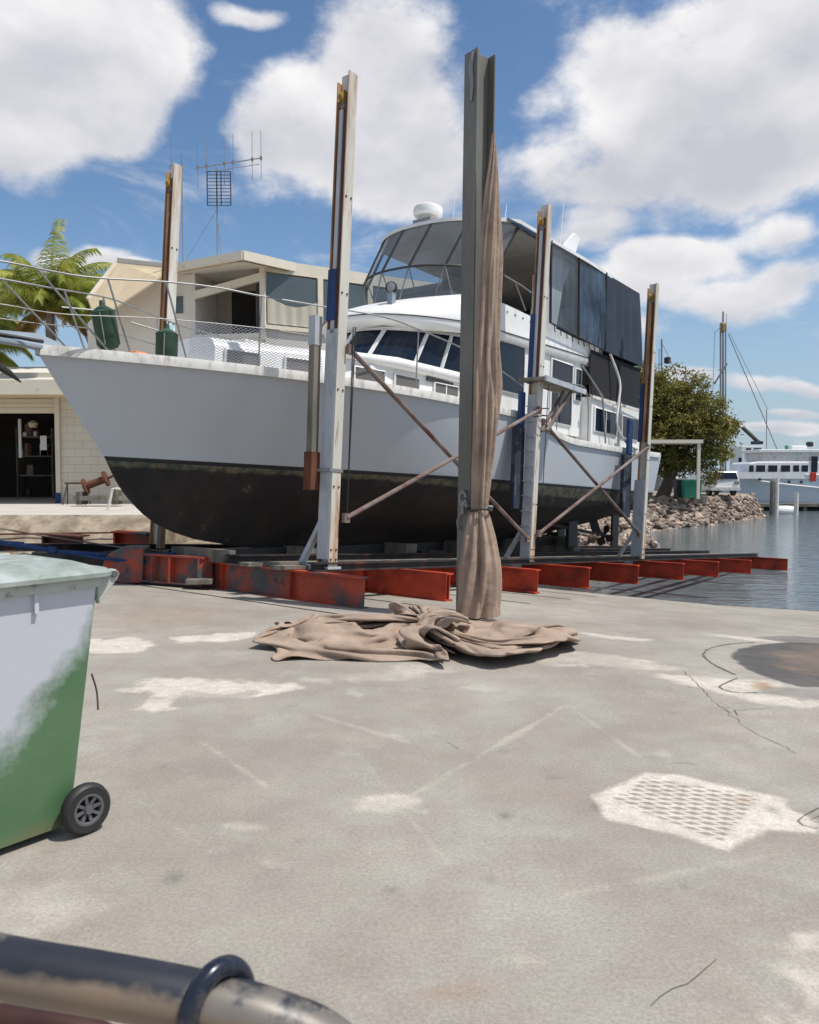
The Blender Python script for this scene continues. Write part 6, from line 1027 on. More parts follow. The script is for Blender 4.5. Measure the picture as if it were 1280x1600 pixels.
2,2,-1,-1,-2,1,3,4,4,4,0,0,0,0,2,3,4,3,6,5,6,8,4,-12,-11,-11,-8,-6,-4,-3,0,1,0,-1,1,3,3,3,0,0,1,1,3,5,5,4,3,2,-3,2,-1,-1,-2,-5,-6,-5,-1,1,-2,-3,-3,4,3,4,2,2,3,2,3,1,5,0,3,1,0,3,3,3,2,3,4,5,6,4,6,4,3,2,2,1,2,2,4,7,5,3,6,6,2,2,0,-1,-1,1,2,3,2,
1,1,1,1,0,-1,-3,-5,-3,-1,-1,-3,-2,-4,-4,1,-1,-2,-1,-2,-4,-4,-2,-2,-4,-1,-2,-1,-5,0,2,5,4,5,5,6,4,3,5,4,4,3,4,7,7,7,3,2,2,4,4,-1,5,5,5,3,5,5,3,0,3,8,8,7,2,5,7,10,9,7,4,2,1,2,2,1,-2,-3,0,0,-3,-3,-5,-4,-5,-4,-3,-2,-4,-2,-3,0,-2,-2,0,-2,-3,-2,-1,
-3,-5,-3,-1,-2,-1,0,1,1,0,0,2,1,3,4,6,6,5,5,5,6,7,4,1,-1,3,5,2,0,2,3,1,0,3,5,6,7,7,9,1,0,2,0,-1,-1,-1,-1,-1,1,2,1,-5,-2,-1,1,1,0,-2,-3,-3,-4,-6,-2,-2,-2,1,-2,-3,-2,-2,0,-2,-5,-4,-6,-4,-3,0,1,0,-1,-2,-1,-1,0,0,4,1,2,3,5,4,4,3,0,2,5,0,-2,-1,1,
2,3,3,3,4,5,5,7,6,7,9,6,12,5,0,-2,-3,-3,-3,-2,-1,-1,-3,-4,-2,-2,-1,0,3,1,-1,-4,-1,-2,-4,-4,-1,-1,-3,-2,-2,-3,-2,-3,0,0,-2,-3,-4,-3,-4,-2,-1,-2,-1,-2,0,-1,1,1,4,0,0,0,0,-2,-2,-3,-6,-6,-2,1,2,5,4,6,5,7,7,8,8,7,6,5,7,7,10,11,4,2,2,1,0,0,1,0,-1,
-3,-2,-3,-2,0,3,4,3,-1,-2,1,0,0,1,-3,-2,-2,-1,-3,-2,0,-2,1,3,4,-1,-3,-2,-3,-4,-3,-4,-4,-3,-4,-4,-3,-4,-2,-3,-3,-5,-5,-7,-6,-4,-3,0,3,4,4,4,5,5,6,7,7,7,7,7,7,5,8,2,8,9,7,7,6,6,4,2,0,0,-1,-3,-3,-4,-3,-1,3,5,4,-1,-2,1,2,-2,-1,-2,-2,-1,1,1,1,2,-1,
2,5,4,2,1,-1,-2,-2,-2,-3,-3,-2,-3,-6,-6,-6,-6,-6,-5,-6,-6,-5,-2,1,5,4,3,1,2,2,4,4,5,7,7,7,8,8,8,8,-7,-3,2,8,7,6,3,0,-1,1,1,-1,-1,-2,-4,-5,-7,-5,-1,3,5,2,1,1,1,1,1,2,0,1,0,1,2,3,2,1,6,4,5,1,-2,-1,0,0,-1,-1,-3,-3,-1,-4,-6,-5,-5,-4,-3,0,2,4,4,3,
2,2,2,2,4,4,4,4,6,6,7,9,11,11,-8,-9,-5,-2,3,2,1,2,2,2,2,1,0,-1,-1,-5,-8,-9,-7,-4,0,4,3,2,5,4,4,3,5,4,3,2,3,5,3,2,6,5,5,2,0,-1,-1,-1,-2,-3,-2,-2,-2,1,-1,-4,-1,-1,1,2,2,2,1,0,1,2,1,3,3,6,6,5,4,5,7,8,10,9,-8,-9,-9,-7,-4,0,3,5,5,3,2,3,2,0,-1,-1,
-1,-6,-7,-6,-6,-4,1,2,3,6,7,6,6,7,5,1,0,1,-2,-5,-5,-4,-4,0,-1,-5,-4,-4,-4,-4,-4,-5,-6,-2,-3,0,-1,1,2,1,2,1,0,2,3,0,2,3,5,5,5,6,5,6,6,7,5,1,-9,-9,-8,-6,-5,-2,2,0,2,2,2,4,2,5,3,2,0,2,-5,-9,-6,-6,-6,-5,-3,-4,-9,-10,-12,-13,-9,-8,-9,-10,-8,-5,-7,
-5,-8,-6,-2,-4,-6,-5,-5,-4,-6,-4,-6,-6,-2,-1,-2,-2,-3,1,2,1,1,2,0,3,2,4,2,1,1,0,3,2,2,1,0,-1,-9,-9,-9,-6,-7,-6,-2,3,-1,3,5,2,5,-1,2,4,5,0,-2,-6,-9,-7,-7,-8,-8,-10,-12,-15,-17,-17,-16,-14,-13,-13,-11,-10,-8,-6,-5,-6,-5,-2,-1,-2,-1,-4,-4,-5,-3,
-3,-1,-1,2,2,3,4,4,4,3,0,1,2,5,-2,-2,-3,-3,-3,-4,-3,0,-1,-5,-8,-9,-8,-4,-6,-7,-6,-4,0,4,2,3,4,3,0,0,0,4,6,6,-2,-8,-10,-9,-10,-10,-9,-10,-11,-12,-15,-16,-15,-14,-14,-10,-6,-5,-5,-4,-5,-4,0,2,4,3,4,5,5,5,5,4,3,2,4,4,4,6,5,5,4,4,3,-2,1,-3,-4,-4,
-3,-4,-3,-6,-8,-10,-9,-7,-4,-4,-6,-7,-6,-6,-5,-3,-2,-2,0,3,4,-6,-10,-12,-9,-6,0,-5,-10,-9,-6,-11,-9,-7,-7,-7,-7,-10,-9,-8,-5,-4,-4,-4,-4,-3,1,1,2,4,2,3,5,6,4,5,5,6,6,5,4,7,4,2,5,3,2,1,-1,1,-2,-1,-4,-4,-5,-5,-7,-9,-11,-10,-2,-5,-6,-7,-6,-3,-6,
-6,-6,-4,-4,-3,-4,-5,-3,-3,-6,-9,-11,-12,-9,-7,-7,-11,-12,-6,-10,-8,-4,-4,-5,-4,-4,-3,-3,-4,-4,-3,-2,0,0,2,2,1,4,5,2,1,5,5,4,5,6,7,5,3,5,5,2,4,1,-1,0,-2,-1,0,0,-5,-5,-5,-7,-7,-5,-1,-2,-8,-7,-7,-6,-6,-5,-7,-7,-6,-5,-4,-3,-2,-2,-1,0,-2,-8,-10,
-9,-7,-8,-8,-9,-12,-11,-10,-7,-4,-4,-4,-2,-2,-2,-2,-1,0,1,1,1,0,0,1,2,1,4,5,3,4,4,5,6,7,8,7,5,1,-1,-2,4,1,-2,-1,-2,-3,-1,2,-1,-3,-3,-4,-4,-6,-7,-10,-8,-8,-10,-7,-4,-7,-7,-7,-4,-4,-3,-3,-3,-2,-1,-3,-4,-6,-8,-8,-9,-9,-10,-12,-12,-11,-10,-8,-5,
-4,-3,-3,-2,-1,0,0,-1,-1,-1,-1,1,1,1,4,6,3,4,3,5,3,5,6,5,3,0,-1,-1,1,1,6,3,-1,1,0,1,1,2,2,2,1,-1,-2,-3,-10,-9,-6,-7,-9,-6,-4,-8,-7,-4,-5,-5,-4,-4,-3,-4,-4,-4,-5,-6,-7,-8,-8,-9,-9,-9,-8,-9,-9,-6,-3,-3,-2,-2,-1,-2,-2,-1,-3,-1,0,0,1,4,6,5,8,6,4,
4,2,1,0,1,1,1,1,1,1,1,2,5,3,1,3,3,3,2,1,1,3,4,5,5,-8,-10,-7,-3,-7,-7,-4,-4,-5,-5,-3,-4,-4,-3,-4,-3,-2,-4,-4,-6,-6,-4,-7,-8,-10,-10,-9,-8,-6,-4,0,-2,-4,-3,-3,-2,-2,0,1,-2,-1,0,2,3,5,7,8,8,7,4,1,1,0,0,3,4,4,2,0,1,1,3,5,5,3,3,5,5,4,3,1,1,1,1,-5,
-9,-9,-4,-3,-7,-7,-4,-5,-6,-3,-3,-3,-4,-4,-5,-4,-2,-5,-6,-6,-4,-6,-8,-7,-7,-8,-6,-5,-4,-7,-6,-4,-4,-3,-3,-1,-2,-2,-5,-2,0,-1,-1,-2,-1,1,3,6,4,4,2,3,3,2,2,1,3,3,2,0,1,4,4,4,2,2,4,5,5,3,1,1,0,-3,-7,-9,-8,-2,-6,-9,-7,-4,-6,-5,-3,-3,-3,-3,-5,-5,
-3,-4,-4,-6,-7,-4,-6,-7,-4,-5,-5,-5,-6,-7,-6,-5,-4,-3,-3,-4,-5,-6,-4,-3,-3,-3,-2,-2,-6,-7,-4,-1,4,8,3,3,4,4,4,5,4,4,4,2,3,3,3,4,4,3,2,4,5,5,3,3,4,-3,-6,-11,-13,-10,-4,-6,-7,-6,-4,-5,-3,-2,-1,-2,-2,-3,-3,-3,-4,-4,-6,-7,-6,-8,-8,-3,-3,-5,-5,-4,
-3,-3,-4,-6,-6,-6,-7,-6,-3,-3,-4,-3,-5,-6,-4,-3,-3,-3,-1,3,7,2,3,4,5,6,7,5,3,6,5,6,5,5,5,4,3,3,3,5,7,5,7,-3,-4,-10,-14,-13,-5,1,0,-5,-6,-7,-6,-4,-3,-1,0,-3,-5,-2,-3,-4,-5,-4,-8,-8,-9,-9,-7,-4,-4,-4,-4,-5,-5,-6,-7,-7,-6,-5,-3,-5,-4,-4,-5,-5,-4,
-5,-3,-3,-2,-1,2,6,5,5,6,7,8,10,7,6,5,4,5,5,5,5,6,4,4,5,5,8,3,-3,-2,-4,-11,-12,-11,-5,-5,-7,-7,-4,-1,-1,-4,-4,-3,-3,-4,-5,-4,-3,-4,-3,-4,-7,-4,-5,-5,-5,-5,-5,-6,-6,-7,-6,-4,-6,-5,-4,-4,-4,-4,-3,-3,-2,-2,1,2,4,4,3,3,5,5,6,6,6,6,7,8,7,6,3,4,4,
5,5,4,6,5,6,8,4,5,-3,-2,-3,-7,-12,-13,-14,-10,-5,-7,-9,-8,-1,0,-5,-7,-3,-3,-3,-4,-4,-2,-3,2,1,-2,0,-2,-4,-4,-4,-5,-5,-5,-5,-6,-6,-5,-4,-4,-5,-4,-4,-5,-5,-2,-3,-2,-1,0,-2,0,1,2,3,4,5,5,5,7,7,6,6,5,5,5,5,6,5,6,2,3,7,4,-5,-4,-3,-4,-10,-16,-15,-11,
-9,-8,-9,-10,-11,-7,-1,-3,-6,-3,-5,-4,-4,-6,-6,-5,4,3,0,-2,-4,-4,-4,-4,-5,-5,-4,-3,1,-3,-5,-6,-4,-4,-7,-6,-3,-1,0,1,0,2,2,2,4,2,-3,-3,-1,1,-2,-1,2,5,6,0,4,4,2,3,4,3,5,5,5,7,-5,-4,-2,-1,-5,-10,-12,-10,-7,-6,-6,-5,-6,-7,-9,-5,-2,-3,4,4,4,2,-4,
-3,-2,-1,4,6,5,-1,-3,-2,0,0,0,-4,-6,-2,2,-1,-3,-6,-8,-2,1,-2,3,3,3,-6,0,2,5,9,8,1,-3,-3,1,0,-3,-3,1,4,0,2,6,5,5,7,5,2,3,6,-6,-5,-4,-2,-3,-6,-8,-8,-8,-5,-1,-6,-6,-6,-5,-5,-2,0,-4,-1,1,3,4,5,4,7,4,7,6,5,3,4,2,2,-2,-3,-5,-6,-7,-5,-4,-9,-4,-2,-2,
3,2,-3,-9,-1,-1,0,1,4,7,7,2,-2,-3,-2,0,0,-2,2,0,0,2,4,4,3,6,6,5,6,-6,-5,-5,-4,-1,-4,-6,-7,-6,-6,-8,-8,-8,-7,-6,-6,-6,-3,5,7,8,9,6,6,5,9,7,2,3,3,5,1,0,-3,-3,-2,-4,-3,-5,-2,-8,-6,-4,-5,-4,-5,-7,-9,-3,-2,-4,-3,-1,-2,0,5,7,8,4,2,-1,-2,0,-2,1,2,3,
5,5,5,4,6,6,3,-7,-4,-4,-4,-4,-1,-2,-4,-7,-7,-8,-7,-10,-10,-7,-6,-7,-6,-5,-2,-1,2,6,3,7,4,1,0,1,3,0,0,0,-2,-3,-3,-5,-5,-2,-7,-6,2,2,-1,-6,-7,-8,-5,-4,-3,-2,-2,-5,-5,-4,-2,3,5,9,5,1,0,-2,-2,-1,0,1,2,2,1,2,2,1,3,-9,-8,-5,-3,-3,-3,-1,-3,-6,-7,-9,
-10,-8,-7,-6,-3,-4,-4,-5,-4,0,2,5,6,2,-2,0,-1,0,1,3,1,0,1,-3,-2,-4,-4,-5,-6,-1,-3,-3,-3,-5,-7,-8,-4,-2,-3,-2,-4,-4,-3,-4,-3,-3,-2,-3,-3,-6,1,3,0,0,0,0,0,2,4,3,2,3,1,-10,-9,-7,-4,-3,-4,-7,-8,-7,-7,-7,-7,-8,-4,-1,-6,-3,-3,-5,-3,-1,-1,-3,-1,-4,
-4,-5,-3,-3,-3,-2,-1,-2,-3,-2,-2,-2,-3,-6,-4,-1,-4,-6,-8,-9,-8,-1,0,-3,-4,-4,-4,-5,-6,-4,-5,-4,-5,-6,-6,0,1,1,4,1,-1,-2,-1,1,-1,1,1,0,3,-11,-11,-9,-6,-4,-5,-7,-6,-7,-7,-5,-7,-7,-7,-6,-6,-8,-7,-3,-3,-4,-6,-4,-6,-3,-5,-4,-4,-5,-4,-6,-5,-4,-3,-2,
-5,-2,-4,-5,-1,-3,-6,-5,-6,-6,-2,-1,-2,-5,-4,-4,-4,-4,-5,-7,-6,-6,-7,-8,-5,5,2,1,2,2,1,-1,-3,-4,-2,-1,-2,-2,1,-12,-12,-11,-9,-6,-5,-6,-7,-6,-7,-4,-5,-5,-5,-6,-5,-5,-4,-5,-6,-5,-4,-4,-2,-3,-3,-2,-5,-5,-5,-4,-3,-4,-3,-4,-4,-3,-5,-3,-1,-4,-4,-4,
-4,-2,-2,-5,-6,-3,-4,-4,-4,-5,-6,-6,-7,-7,-7,-5,3,2,1,-1,-1,1,0,-3,-6,-4,-2,-4,-3,0,-1,-13,-13,-11,-11,-7,-6,-6,-7,-6,-6,-5,-4,-1,-5,-5,-6,-4,-3,-2,-2,-2,-3,-4,-3,-4,-5,-5,-5,-6,-6,-4,-3,-2,-4,-3,-5,-6,-3,-4,-4,-5,-4,-3,-4,-4,-5,-6,-7,-7,-6,
-5,-5,-6,-6,-6,-6,-7,-7,-1,2,2,1,0,0,-1,-2,-3,-5,-3,-4,-4,-1,-1,-1,-11,-12,-12,-11,-8,-5,-6,-6,-4,-5,-5,-5,-4,-3,-6,-5,-2,-1,0,0,-4,-6,-5,-4,-6,-5,-7,-7,-6,-5,-5,-6,-6,-4,-6,-5,-3,-4,-5,-6,-6,-2,-4,-4,-3,-5,-7,-7,-5,-3,-5,-5,-5,-6,-6,-6,-5,-4,
0,0,-1,-6,-3,-2,-1,-3,-5,-1,-3,-2,-1,-2,-1,-2,-10,-9,-10,-8,-8,-5,-5,-6,-5,-5,-6,-4,-5,-6,-6,0,-1,0,-1,-4,-6,-6,-5,-6,-6,-6,-6,-5,-6,-5,-5,-5,-4,-3,-1,-3,-5,-7,-5,-6,-3,-4,-6,-3,-4,-6,-6,-4,-3,-5,-4,-6,-6,-6,-4,-2,-4,-2,-2,-4,-7,-6,-7,-6,-5,
-6,-4,0,-2,-3,-2,-1,0,-3,-7,-6,-5,-5,-5,-4,-3,-3,-6,-7,-7,-2,-6,-5,-5,-4,-2,-2,-4,-5,-4,-4,-5,-5,1,-3,-1,1,-1,-2,-4,-3,-1,0,4,4,-3,-6,-7,-9,-10,-9,-6,-5,-6,-4,0,1,0,-1,-4,-4,-8,-8,-5,-3,-3,-3,-4,-6,-9,-8,-9,-8,-9,-7,-3,-2,-3,-3,-4,-1,1,-3,-3,
-2,-1,-3,-4,-4,-4,-3,-6,-3,-6,-7,-6,-4,-4,-4,-3,-4,-3,-4,-7,-6,-5,-4,-5,0,-1,-2,1,1,3,-1,-3,-4,-5,-4,4,7,4,5,6,3,-1,-4,-1,2,0,-2,-5,-5,-4,-8,-10,-6,-6,-4,-4,-3,-5,-8,-8,-11,-9,-8,-8,-5,0,-2,-2,-3,-1,0,0,-3,6,2,1,1,-1,-3,-3,-4,-5,-4,-6,-4,-1,
-6,-4,-3,-3,-3,-6,-3,-1,-5,-4,0,-3,-2,-2,-2,-1,0,-2,-2,-1,-1,-5,-2,-2,3,9,11,10,8,6,5,3,-1,-1,-3,-4,-6,-8,-7,-6,-4,-1,-4,-3,-3,-6,-7,-9,-5,-6,-6,-4,-1,0,0,-1,-2,-1,-1,-2,-3,1,6,3,-2,-2,-6,-6,-5,-4,-5,2,-5,-7,-3,-3,-3,-5,-7,-3,0,-1,-1,0,-2,3,
1,1,2,0,-1,-2,-1,-5,-5,-1,0,3,5,7,6,2,-3,-2,-2,-3,-2,-2,-3,-4,-4,-4,-5,0,-1,-2,-1,1,-3,-5,-7,-5,-4,-2,-3,-3,1,2,0,-1,-1,-2,-3,-7,-7,7,-2,-1,0,-5,-8,-5,-4,-3,-1,-2,1,-3,-3,-2,-3,-5,-6,-6,-5,-3,2,0,2,-1,2,2,1,3,4,5,6,5,3,1,1,4,6,4,-2,-2,0,-2,0,
1,0,-1,-2,-2,-4,-3,-3,-2,0,-1,-2,-4,-4,-5,-4,-3,-2,-3,-3,-2,0,-1,-2,-3,-4,-5,-7,-10,-9,-6,2,1,-4,-10,-6,-2,-4,-1,-2,-7,-10,-6,0,1,-1,-1,-2,-4,-5,2,4,5,1,4,3,2,4,2,1,1,2,3,4,7,7,7,5,-1,-1,-4,-1,2,2,2,2,1,3,4,5,4,6,5,2,-1,-3,-4,-3,-2,-2,0,-3,-3,
-3,-2,-4,-7,-8,-8,-6,-7,-10,-13,-10,2,1,-4,-9,-7,-1,-2,0,0,-5,-7,-4,2,1,-2,0,-1,0,2,3,2,4,5,4,4,3,4,4,4,4,4,3,5,7,8,10,9,5,5,-3,0,1,2,2,2,2,2,2,4,5,5,6,5,2,-1,-3,-2,-2,-3,-3,-4,-2,-3,-4,-5,-9,-10,-10,-8,-8,-9,-11,-12,-10,2,-3,-8,-8,-1,-1,0,1,
-2,-5,-4,1,1,-1,0,0,2,1,2,3,3,2,3,5,3,3,3,3,6,6,8,8,8,8,7,7,5,1,-1,4,7,7,8,6,4,1,0,-1,-1,-3,-2,-2,-2,-3,-3,-4,-4,-4,-4,-2,-3,-4,-1,-2,-5,-9,-12,-11,-9,-9,-10,-12,-10,-10,1,-5,-6,-1,1,2,2,1,-4,-4,1,4,0,-1,1,2,3,6,4,2,2,2,3,4,6,4,6,6,5,4,3,2,3,
5,4,1,-2,-4,-2,4,4,6,6,5,5,3,0,0,0,2,2,0,-2,-3,-4,-4,-5,-3,-3,-4,-1,-1,-3,-1,-1,-3,-6,-7,-8,-9,-10,-9,-9,-10,-5,-6,-2,2,3,3,3,-2,-3,2,6,1,1,3,4,4,4,7,7,4,0,1,3,3,2,5,3,1,0,-1,-3,0,2,0,-3,-3,-4,0,3,3,3,3,1,1,0,2,4,5,2,-1,-3,-3,-4,-4,-6,-5,-4,
-5,-3,-3,-4,-1,0,-1,1,2,-1,-5,-6,-7,-6,-7,-7,-7,-5,-3,1,3,3,4,0,-4,0,6,2,1,6,5,3,6,6,6,7,7,3,4,3,1,0,-2,-3,-4,-4,-3,-1,2,3,3,3,2,4,5,4,4,4,5,6,5,2,1,1,1,-2,-2,-5,-3,-3,-5,-5,-5,-5,-4,-5,-5,-5,-4,0,1,-1,0,1,-2,-5,-6,-6,-4,-5,-9,-5,0,3,4,5,2,-4,
-1,6,2,-2,4,8,4,4,4,7,5,6,6,6,3,0,-2,-4,-4,-4,-1,1,1,2,1,0,0,3,5,1,0,1,0,2,4,6,6,6,4,2,-1,-3,-4,-4,-4,-5,-6,-5,-5,-5,-5,-4,-4,-3,-4,-4,-3,-3,-5,-5,-3,-3,-2,-4,-5,-8,-7,1,4,5,7,4,-3,-2,4,1,-2,3,9,8,5,6,7,6,6,2,-1,0,-1,-3,-4,-3,-1,-1,-1,-1,1,1,
-1,-2,-2,0,1,4,4,2,2,3,4,3,2,3,2,-1,-5,-6,-6,-3,-6,-7,-5,-4,-4,-4,-3,-4,-1,-4,-3,-5,-6,-8,-9,-9,-5,-4,-5,-6,-8,-8,-4,3,5,7,4,-1,-3,1,2,-1,2,8,10,7,8,8,5,3,-1,-3,-3,-3,-4,-4,0,-1,0,3,2,2,2,2,2,2,-1,-1,-2,0,1,1,0,-1,-3,-4,-4,-4,-4,-5,-6,-5,-5,
-7,-8,-6,-5,-4,-4,-3,-4,-4,-4,-2,-3,-5,-8,-6,-3,0,0,-5,-8,-7,-9,-4,-6,2,4,3,-1,-6,-3,3,0,1,6,10,8,2,9,8,4,-4,-5,-4,-4,-4,-6,-2,-1,2,1,1,2,2,2,1,0,-1,3,-3,-1,-2,-2,-2,-2,-4,-5,-5,-3,-5,-5,-7,-7,-6,-7,-7,-7,-6,-4,-6,-5,-4,-5,-4,-4,-4,-5,-5,-3,
-3,-6,-4,-5,-1,-2,-8,-6,-6,-2,2,1,-2,-6,-5,4,2,1,6,10,8,3,7,5,0,-6,-2,-5,-5,-5,-6,0,2,-2,-1,-1,-1,1,1,0,1,1,2,1,4,-5,-3,-3,-3,-4,-5,-4,-3,-5,-5,-7,-8,-8,-6,-5,-6,-6,-5,-7,-5,-5,-5,-5,-4,-5,-5,-3,-2,-3,-6,-4,-4,-5,-5,-1,4,2,-4,-5,-3,-2,-6,-6,
4,1,-1,4,8,8,5,3,1,-8,-8,-5,-8,-6,-5,-6,-2,-1,-3,0,-1,0,2,2,1,0,-3,-3,-4,-5,-6,5,8,5,4,4,2,0,-4,-3,-6,-7,-3,-1,-4,-7,-8,-6,-8,-7,-5,-5,-6,-6,-5,-6,-4,-5,-4,-5,-5,-5,-6,-5,-5,-6,-5,-1,2,-6,-2,-4,-3,5,4,2,5,8,8,5,3,0,-8,-8,-8,-7,-6,-4,-6,-3,0,
-2,-3,-3,-3,-3,-5,-5,-5,-4,0,2,4,1,7,9,6,4,2,2,2,-3,-2,-6,-6,-7,-7,-8,-8,-8,-5,-9,-9,-7,-6,-6,-6,-6,-6,-6,-6,-5,-5,-7,-7,-8,-9,-9,-9,-8,-6,-8,-6,-2,4,1,5,5,3,4,7,7,5,2,-1,-7,-8,-7,-8,-7,-3,-4,-2,1,-2,-3,-3,-1,-1,2,-1,-3,-2,-1,-1,1,1,5,7,2,2,
2,-4,-4,-4,-1,-3,-6,-7,-6,-7,-6,-8,-5,-8,-8,-7,-7,-7,-6,-7,-5,-6,-6,-6,-6,-6,-6,-8,-9,-11,-12,-12,-11,-10,-9,-10,-6,9,8,7,5,5,8,8,5,0,-2,-8,-9,-9,-7,-3,-2,-3,-3,-1,-3,-3,-2,-1,-1,2,-5,-2,-2,-2,-2,0,-2,-3,2,-1,-2,-4,-4,-3,-3,-2,-2,-3,-4,-5,-6,
-6,-8,-4,-7,-7,-5,-5,-6,-8,-8,-7,-6,-7,-4,-5,-5,-6,-7,-7,-9,-10,-11,-11,-11,-13,-11,-9,-10,8,9,6,6,8,8,5,0,-3,-9,-10,-11,-9,-3,-1,-2,-4,-2,-4,-4,-2,-1,-1,-2,-3,-3,-2,-1,-1,0,0,0,0,-2,-1,0,-5,-7,-3,-4,-2,-5,-6,-5,-7,-5,-6,-5,-6,-5,-3,-5,-5,-7,
-7,-8,-8,-9,-6,-5,-5,-6,-7,-7,-8,-8,-8,-9,-10,-12,-10,-10,-10,-9,7,4,6,6,7,5,-2,-6,-9,-11,-10,-7,-4,-3,-3,-5,-2,-2,-2,-1,0,-1,-2,-3,-4,-1,-2,-2,-1,-1,-1,-1,-1,-1,-2,-6,-9,-7,-5,-2,-3,-4,-5,-7,-6,-4,-4,-3,-4,-1,1,-3,-4,-4,-7,-8,-9,-8,-7,-8,-8,
-8,-8,-8,-8,-8,-6,-7,-8,-7,-9,-8,-7,-7,1,3,6,7,3,-4,-7,-8,-9,-6,-4,-1,-1,-3,-4,0,-1,1,2,2,0,-1,0,1,0,1,-2,-2,-2,-1,-1,-2,-1,-3,-6,-9,-9,-6,-2,-1,-2,-3,-2,-4,-3,-2,-2,-2,1,3,2,3,1,-3,-5,-5,-6,-8,-8,-10,-10,-9,-10,-9,-8,-8,-9,-5,-3,-6,-7,-7,-7,
-5,2,5,5,0,-5,-8,-7,-6,-3,0,1,4,3,0,2,4,4,2,2,2,2,5,6,5,2,2,-2,-1,-1,-2,-3,-2,-3,-4,-8,-8,-4,-4,-2,-2,-5,-4,-3,0,-1,-3,-1,0,3,0,0,2,-1,-4,-2,-3,-5,-7,-8,-9,-10,-12,-13,-11,-8,-9,-10,-8,-3,-4,-5,-4,-2,-6,5,5,-4,-6,-8,-6,-4,-2,0,1,3,3,2,4,5,2,
3,4,4,4,7,8,9,8,4,4,1,-2,-1,-1,-2,-3,-3,-5,-4,-4,-3,-2,-3,-2,-4,-3,-4,-1,0,-2,0,4,-1,0,-4,-5,-5,-3,-3,-3,-5,-5,-7,-8,-9,-10,-10,-9,-9,-9,-9,-11,-10,-2,1,2,3,6,6,-4,-7,-7,-4,-5,-2,0,0,1,2,-2,1,5,1,3,4,3,5,6,6,4,1,2,6,0,5,-2,-2,-2,-2,-2,-3,-3,
-4,1,0,1,0,-2,-2,-2,-3,-1,0,2,3,2,-2,-4,-5,-5,-5,-3,-2,-4,-3,-1,-5,-7,-8,-8,-7,-7,-9,-8,-8,-9,-11,-9,-6,-6,-7,-7,4,2,2,-3,-5,-1,-1,-1,2,0,-2,1,2,2,4,5,6,5,1,1,-2,-3,-3,-3,-1,3,-1,2,-2,-2,-2,-3,-4,-3,0,2,6,1,0,-3,-1,-2,-2,-2,0,0,-1,-2,-3,-5,-3,
-4,-1,-3,-4,-2,1,-3,-6,-7,-7,-6,-8,-8,-8,-9,-9,-9,-10,-11,-10,-10,-11,-9,-2,5,4,6,7,4,2,3,2,4,4,4,6,5,5,4,2,2,1,-4,-4,-3,-4,-4,-4,-1,4,3,-2,-3,-4,-4,-2,-2,0,-1,-2,0,1,2,-1,-2,-1,-3,-1,-2,-3,-3,-1,-3,-2,-3,-3,0,1,0,-3,-4,-7,-8,-10,-10,-6,-9,-9,
-9,-9,-8,-8,-10,-10,-8,-9,-10,1,5,8,7,5,5,4,5,5,6,9,5,6,5,-3,-5,-5,-5,-5,-5,-5,-4,0,-3,-1,-5,-5,-2,-2,-1,0,-1,-2,-1,-2,-2,-2,0,-2,-3,0,-2,-3,-1,-3,-2,-1,-2,-1,-1,-3,-2,-2,-2,-2,-2,-4,-3,-4,-9,-11,-14,-14,-11,-10,-10,-8,-9,-11,-11,-10,-9,-8,-9,
4,-2,3,3,4,2,4,4,4,5,5,8,4,3,6,-1,-5,-6,-3,-2,-4,-4,-4,0,-4,-8,-7,-6,1,0,-3,-3,-2,-2,-3,-3,-3,-3,-4,-2,-2,1,-1,-1,1,0,-4,-5,-3,-2,-4,-1,1,0,-2,-4,-3,-6,-5,-7,-9,-14,-15,-14,-13,-9,-9,-9,-11,-11,-10,-11,-8,-8,6,7,0,2,-2,2,5,6,6,4,2,0,-2,-2,2,
7,5,3,0,-1,-1,-4,-6,-6,-9,-6,-4,0,-1,-3,-1,-1,-3,-3,-3,-4,-2,-5,-3,-4,-3,-3,0,-1,0,3,3,-1,-5,-3,-3,-1,-4,-3,-4,-4,-5,-6,-5,-5,-7,-4,-10,-12,-10,-8,-7,-9,-9,-10,-12,-13,-11,-7,0,0,2,-2,1,6,7,8,8,4,1,1,-1,-2,-3,1,6,4,5,8,7,3,-1,-3,4,2,1,-2,-3,
-2,-2,-3,-3,-4,-3,-2,-4,-4,-5,-5,-4,-3,-4,-3,-4,-5,-1,1,2,-1,-1,-4,-4,-4,-5,-6,-6,-5,-5,-3,-1,-4,-4,-6,-6,-6,-6,-6,-6,-6,-8,-10,-12,-12,-2,-7,-4,3,5,7,7,1,-2,1,2,-1,3,0,1,1,4,6,4,6,4,6,7,6,4,8,7,6,4,-1,-4,-3,-2,-2,-2,-2,-6,-4,-6,-6,-6,-5,-4,
-5,-5,-4,-5,-4,0,4,6,1,1,0,-1,-3,-6,-7,-5,-2,-3,-1,-3,-3,-4,-4,-4,-3,-1,-2,-5,-6,-10,-11,-3,-3,-4,3,8,6,3,0,0,0,0,4,4,6,6,4,4,5,4,2,5,6,8,8,7,6,4,4,4,6,6,4,2,0,-1,-4,-2,-3,-3,-5,-4,-6,-5,-3,-3,-3,-2,0,1,2,4,4,3,3,3,1,-1,-4,-4,-3,-2,-4,-1,0,0,
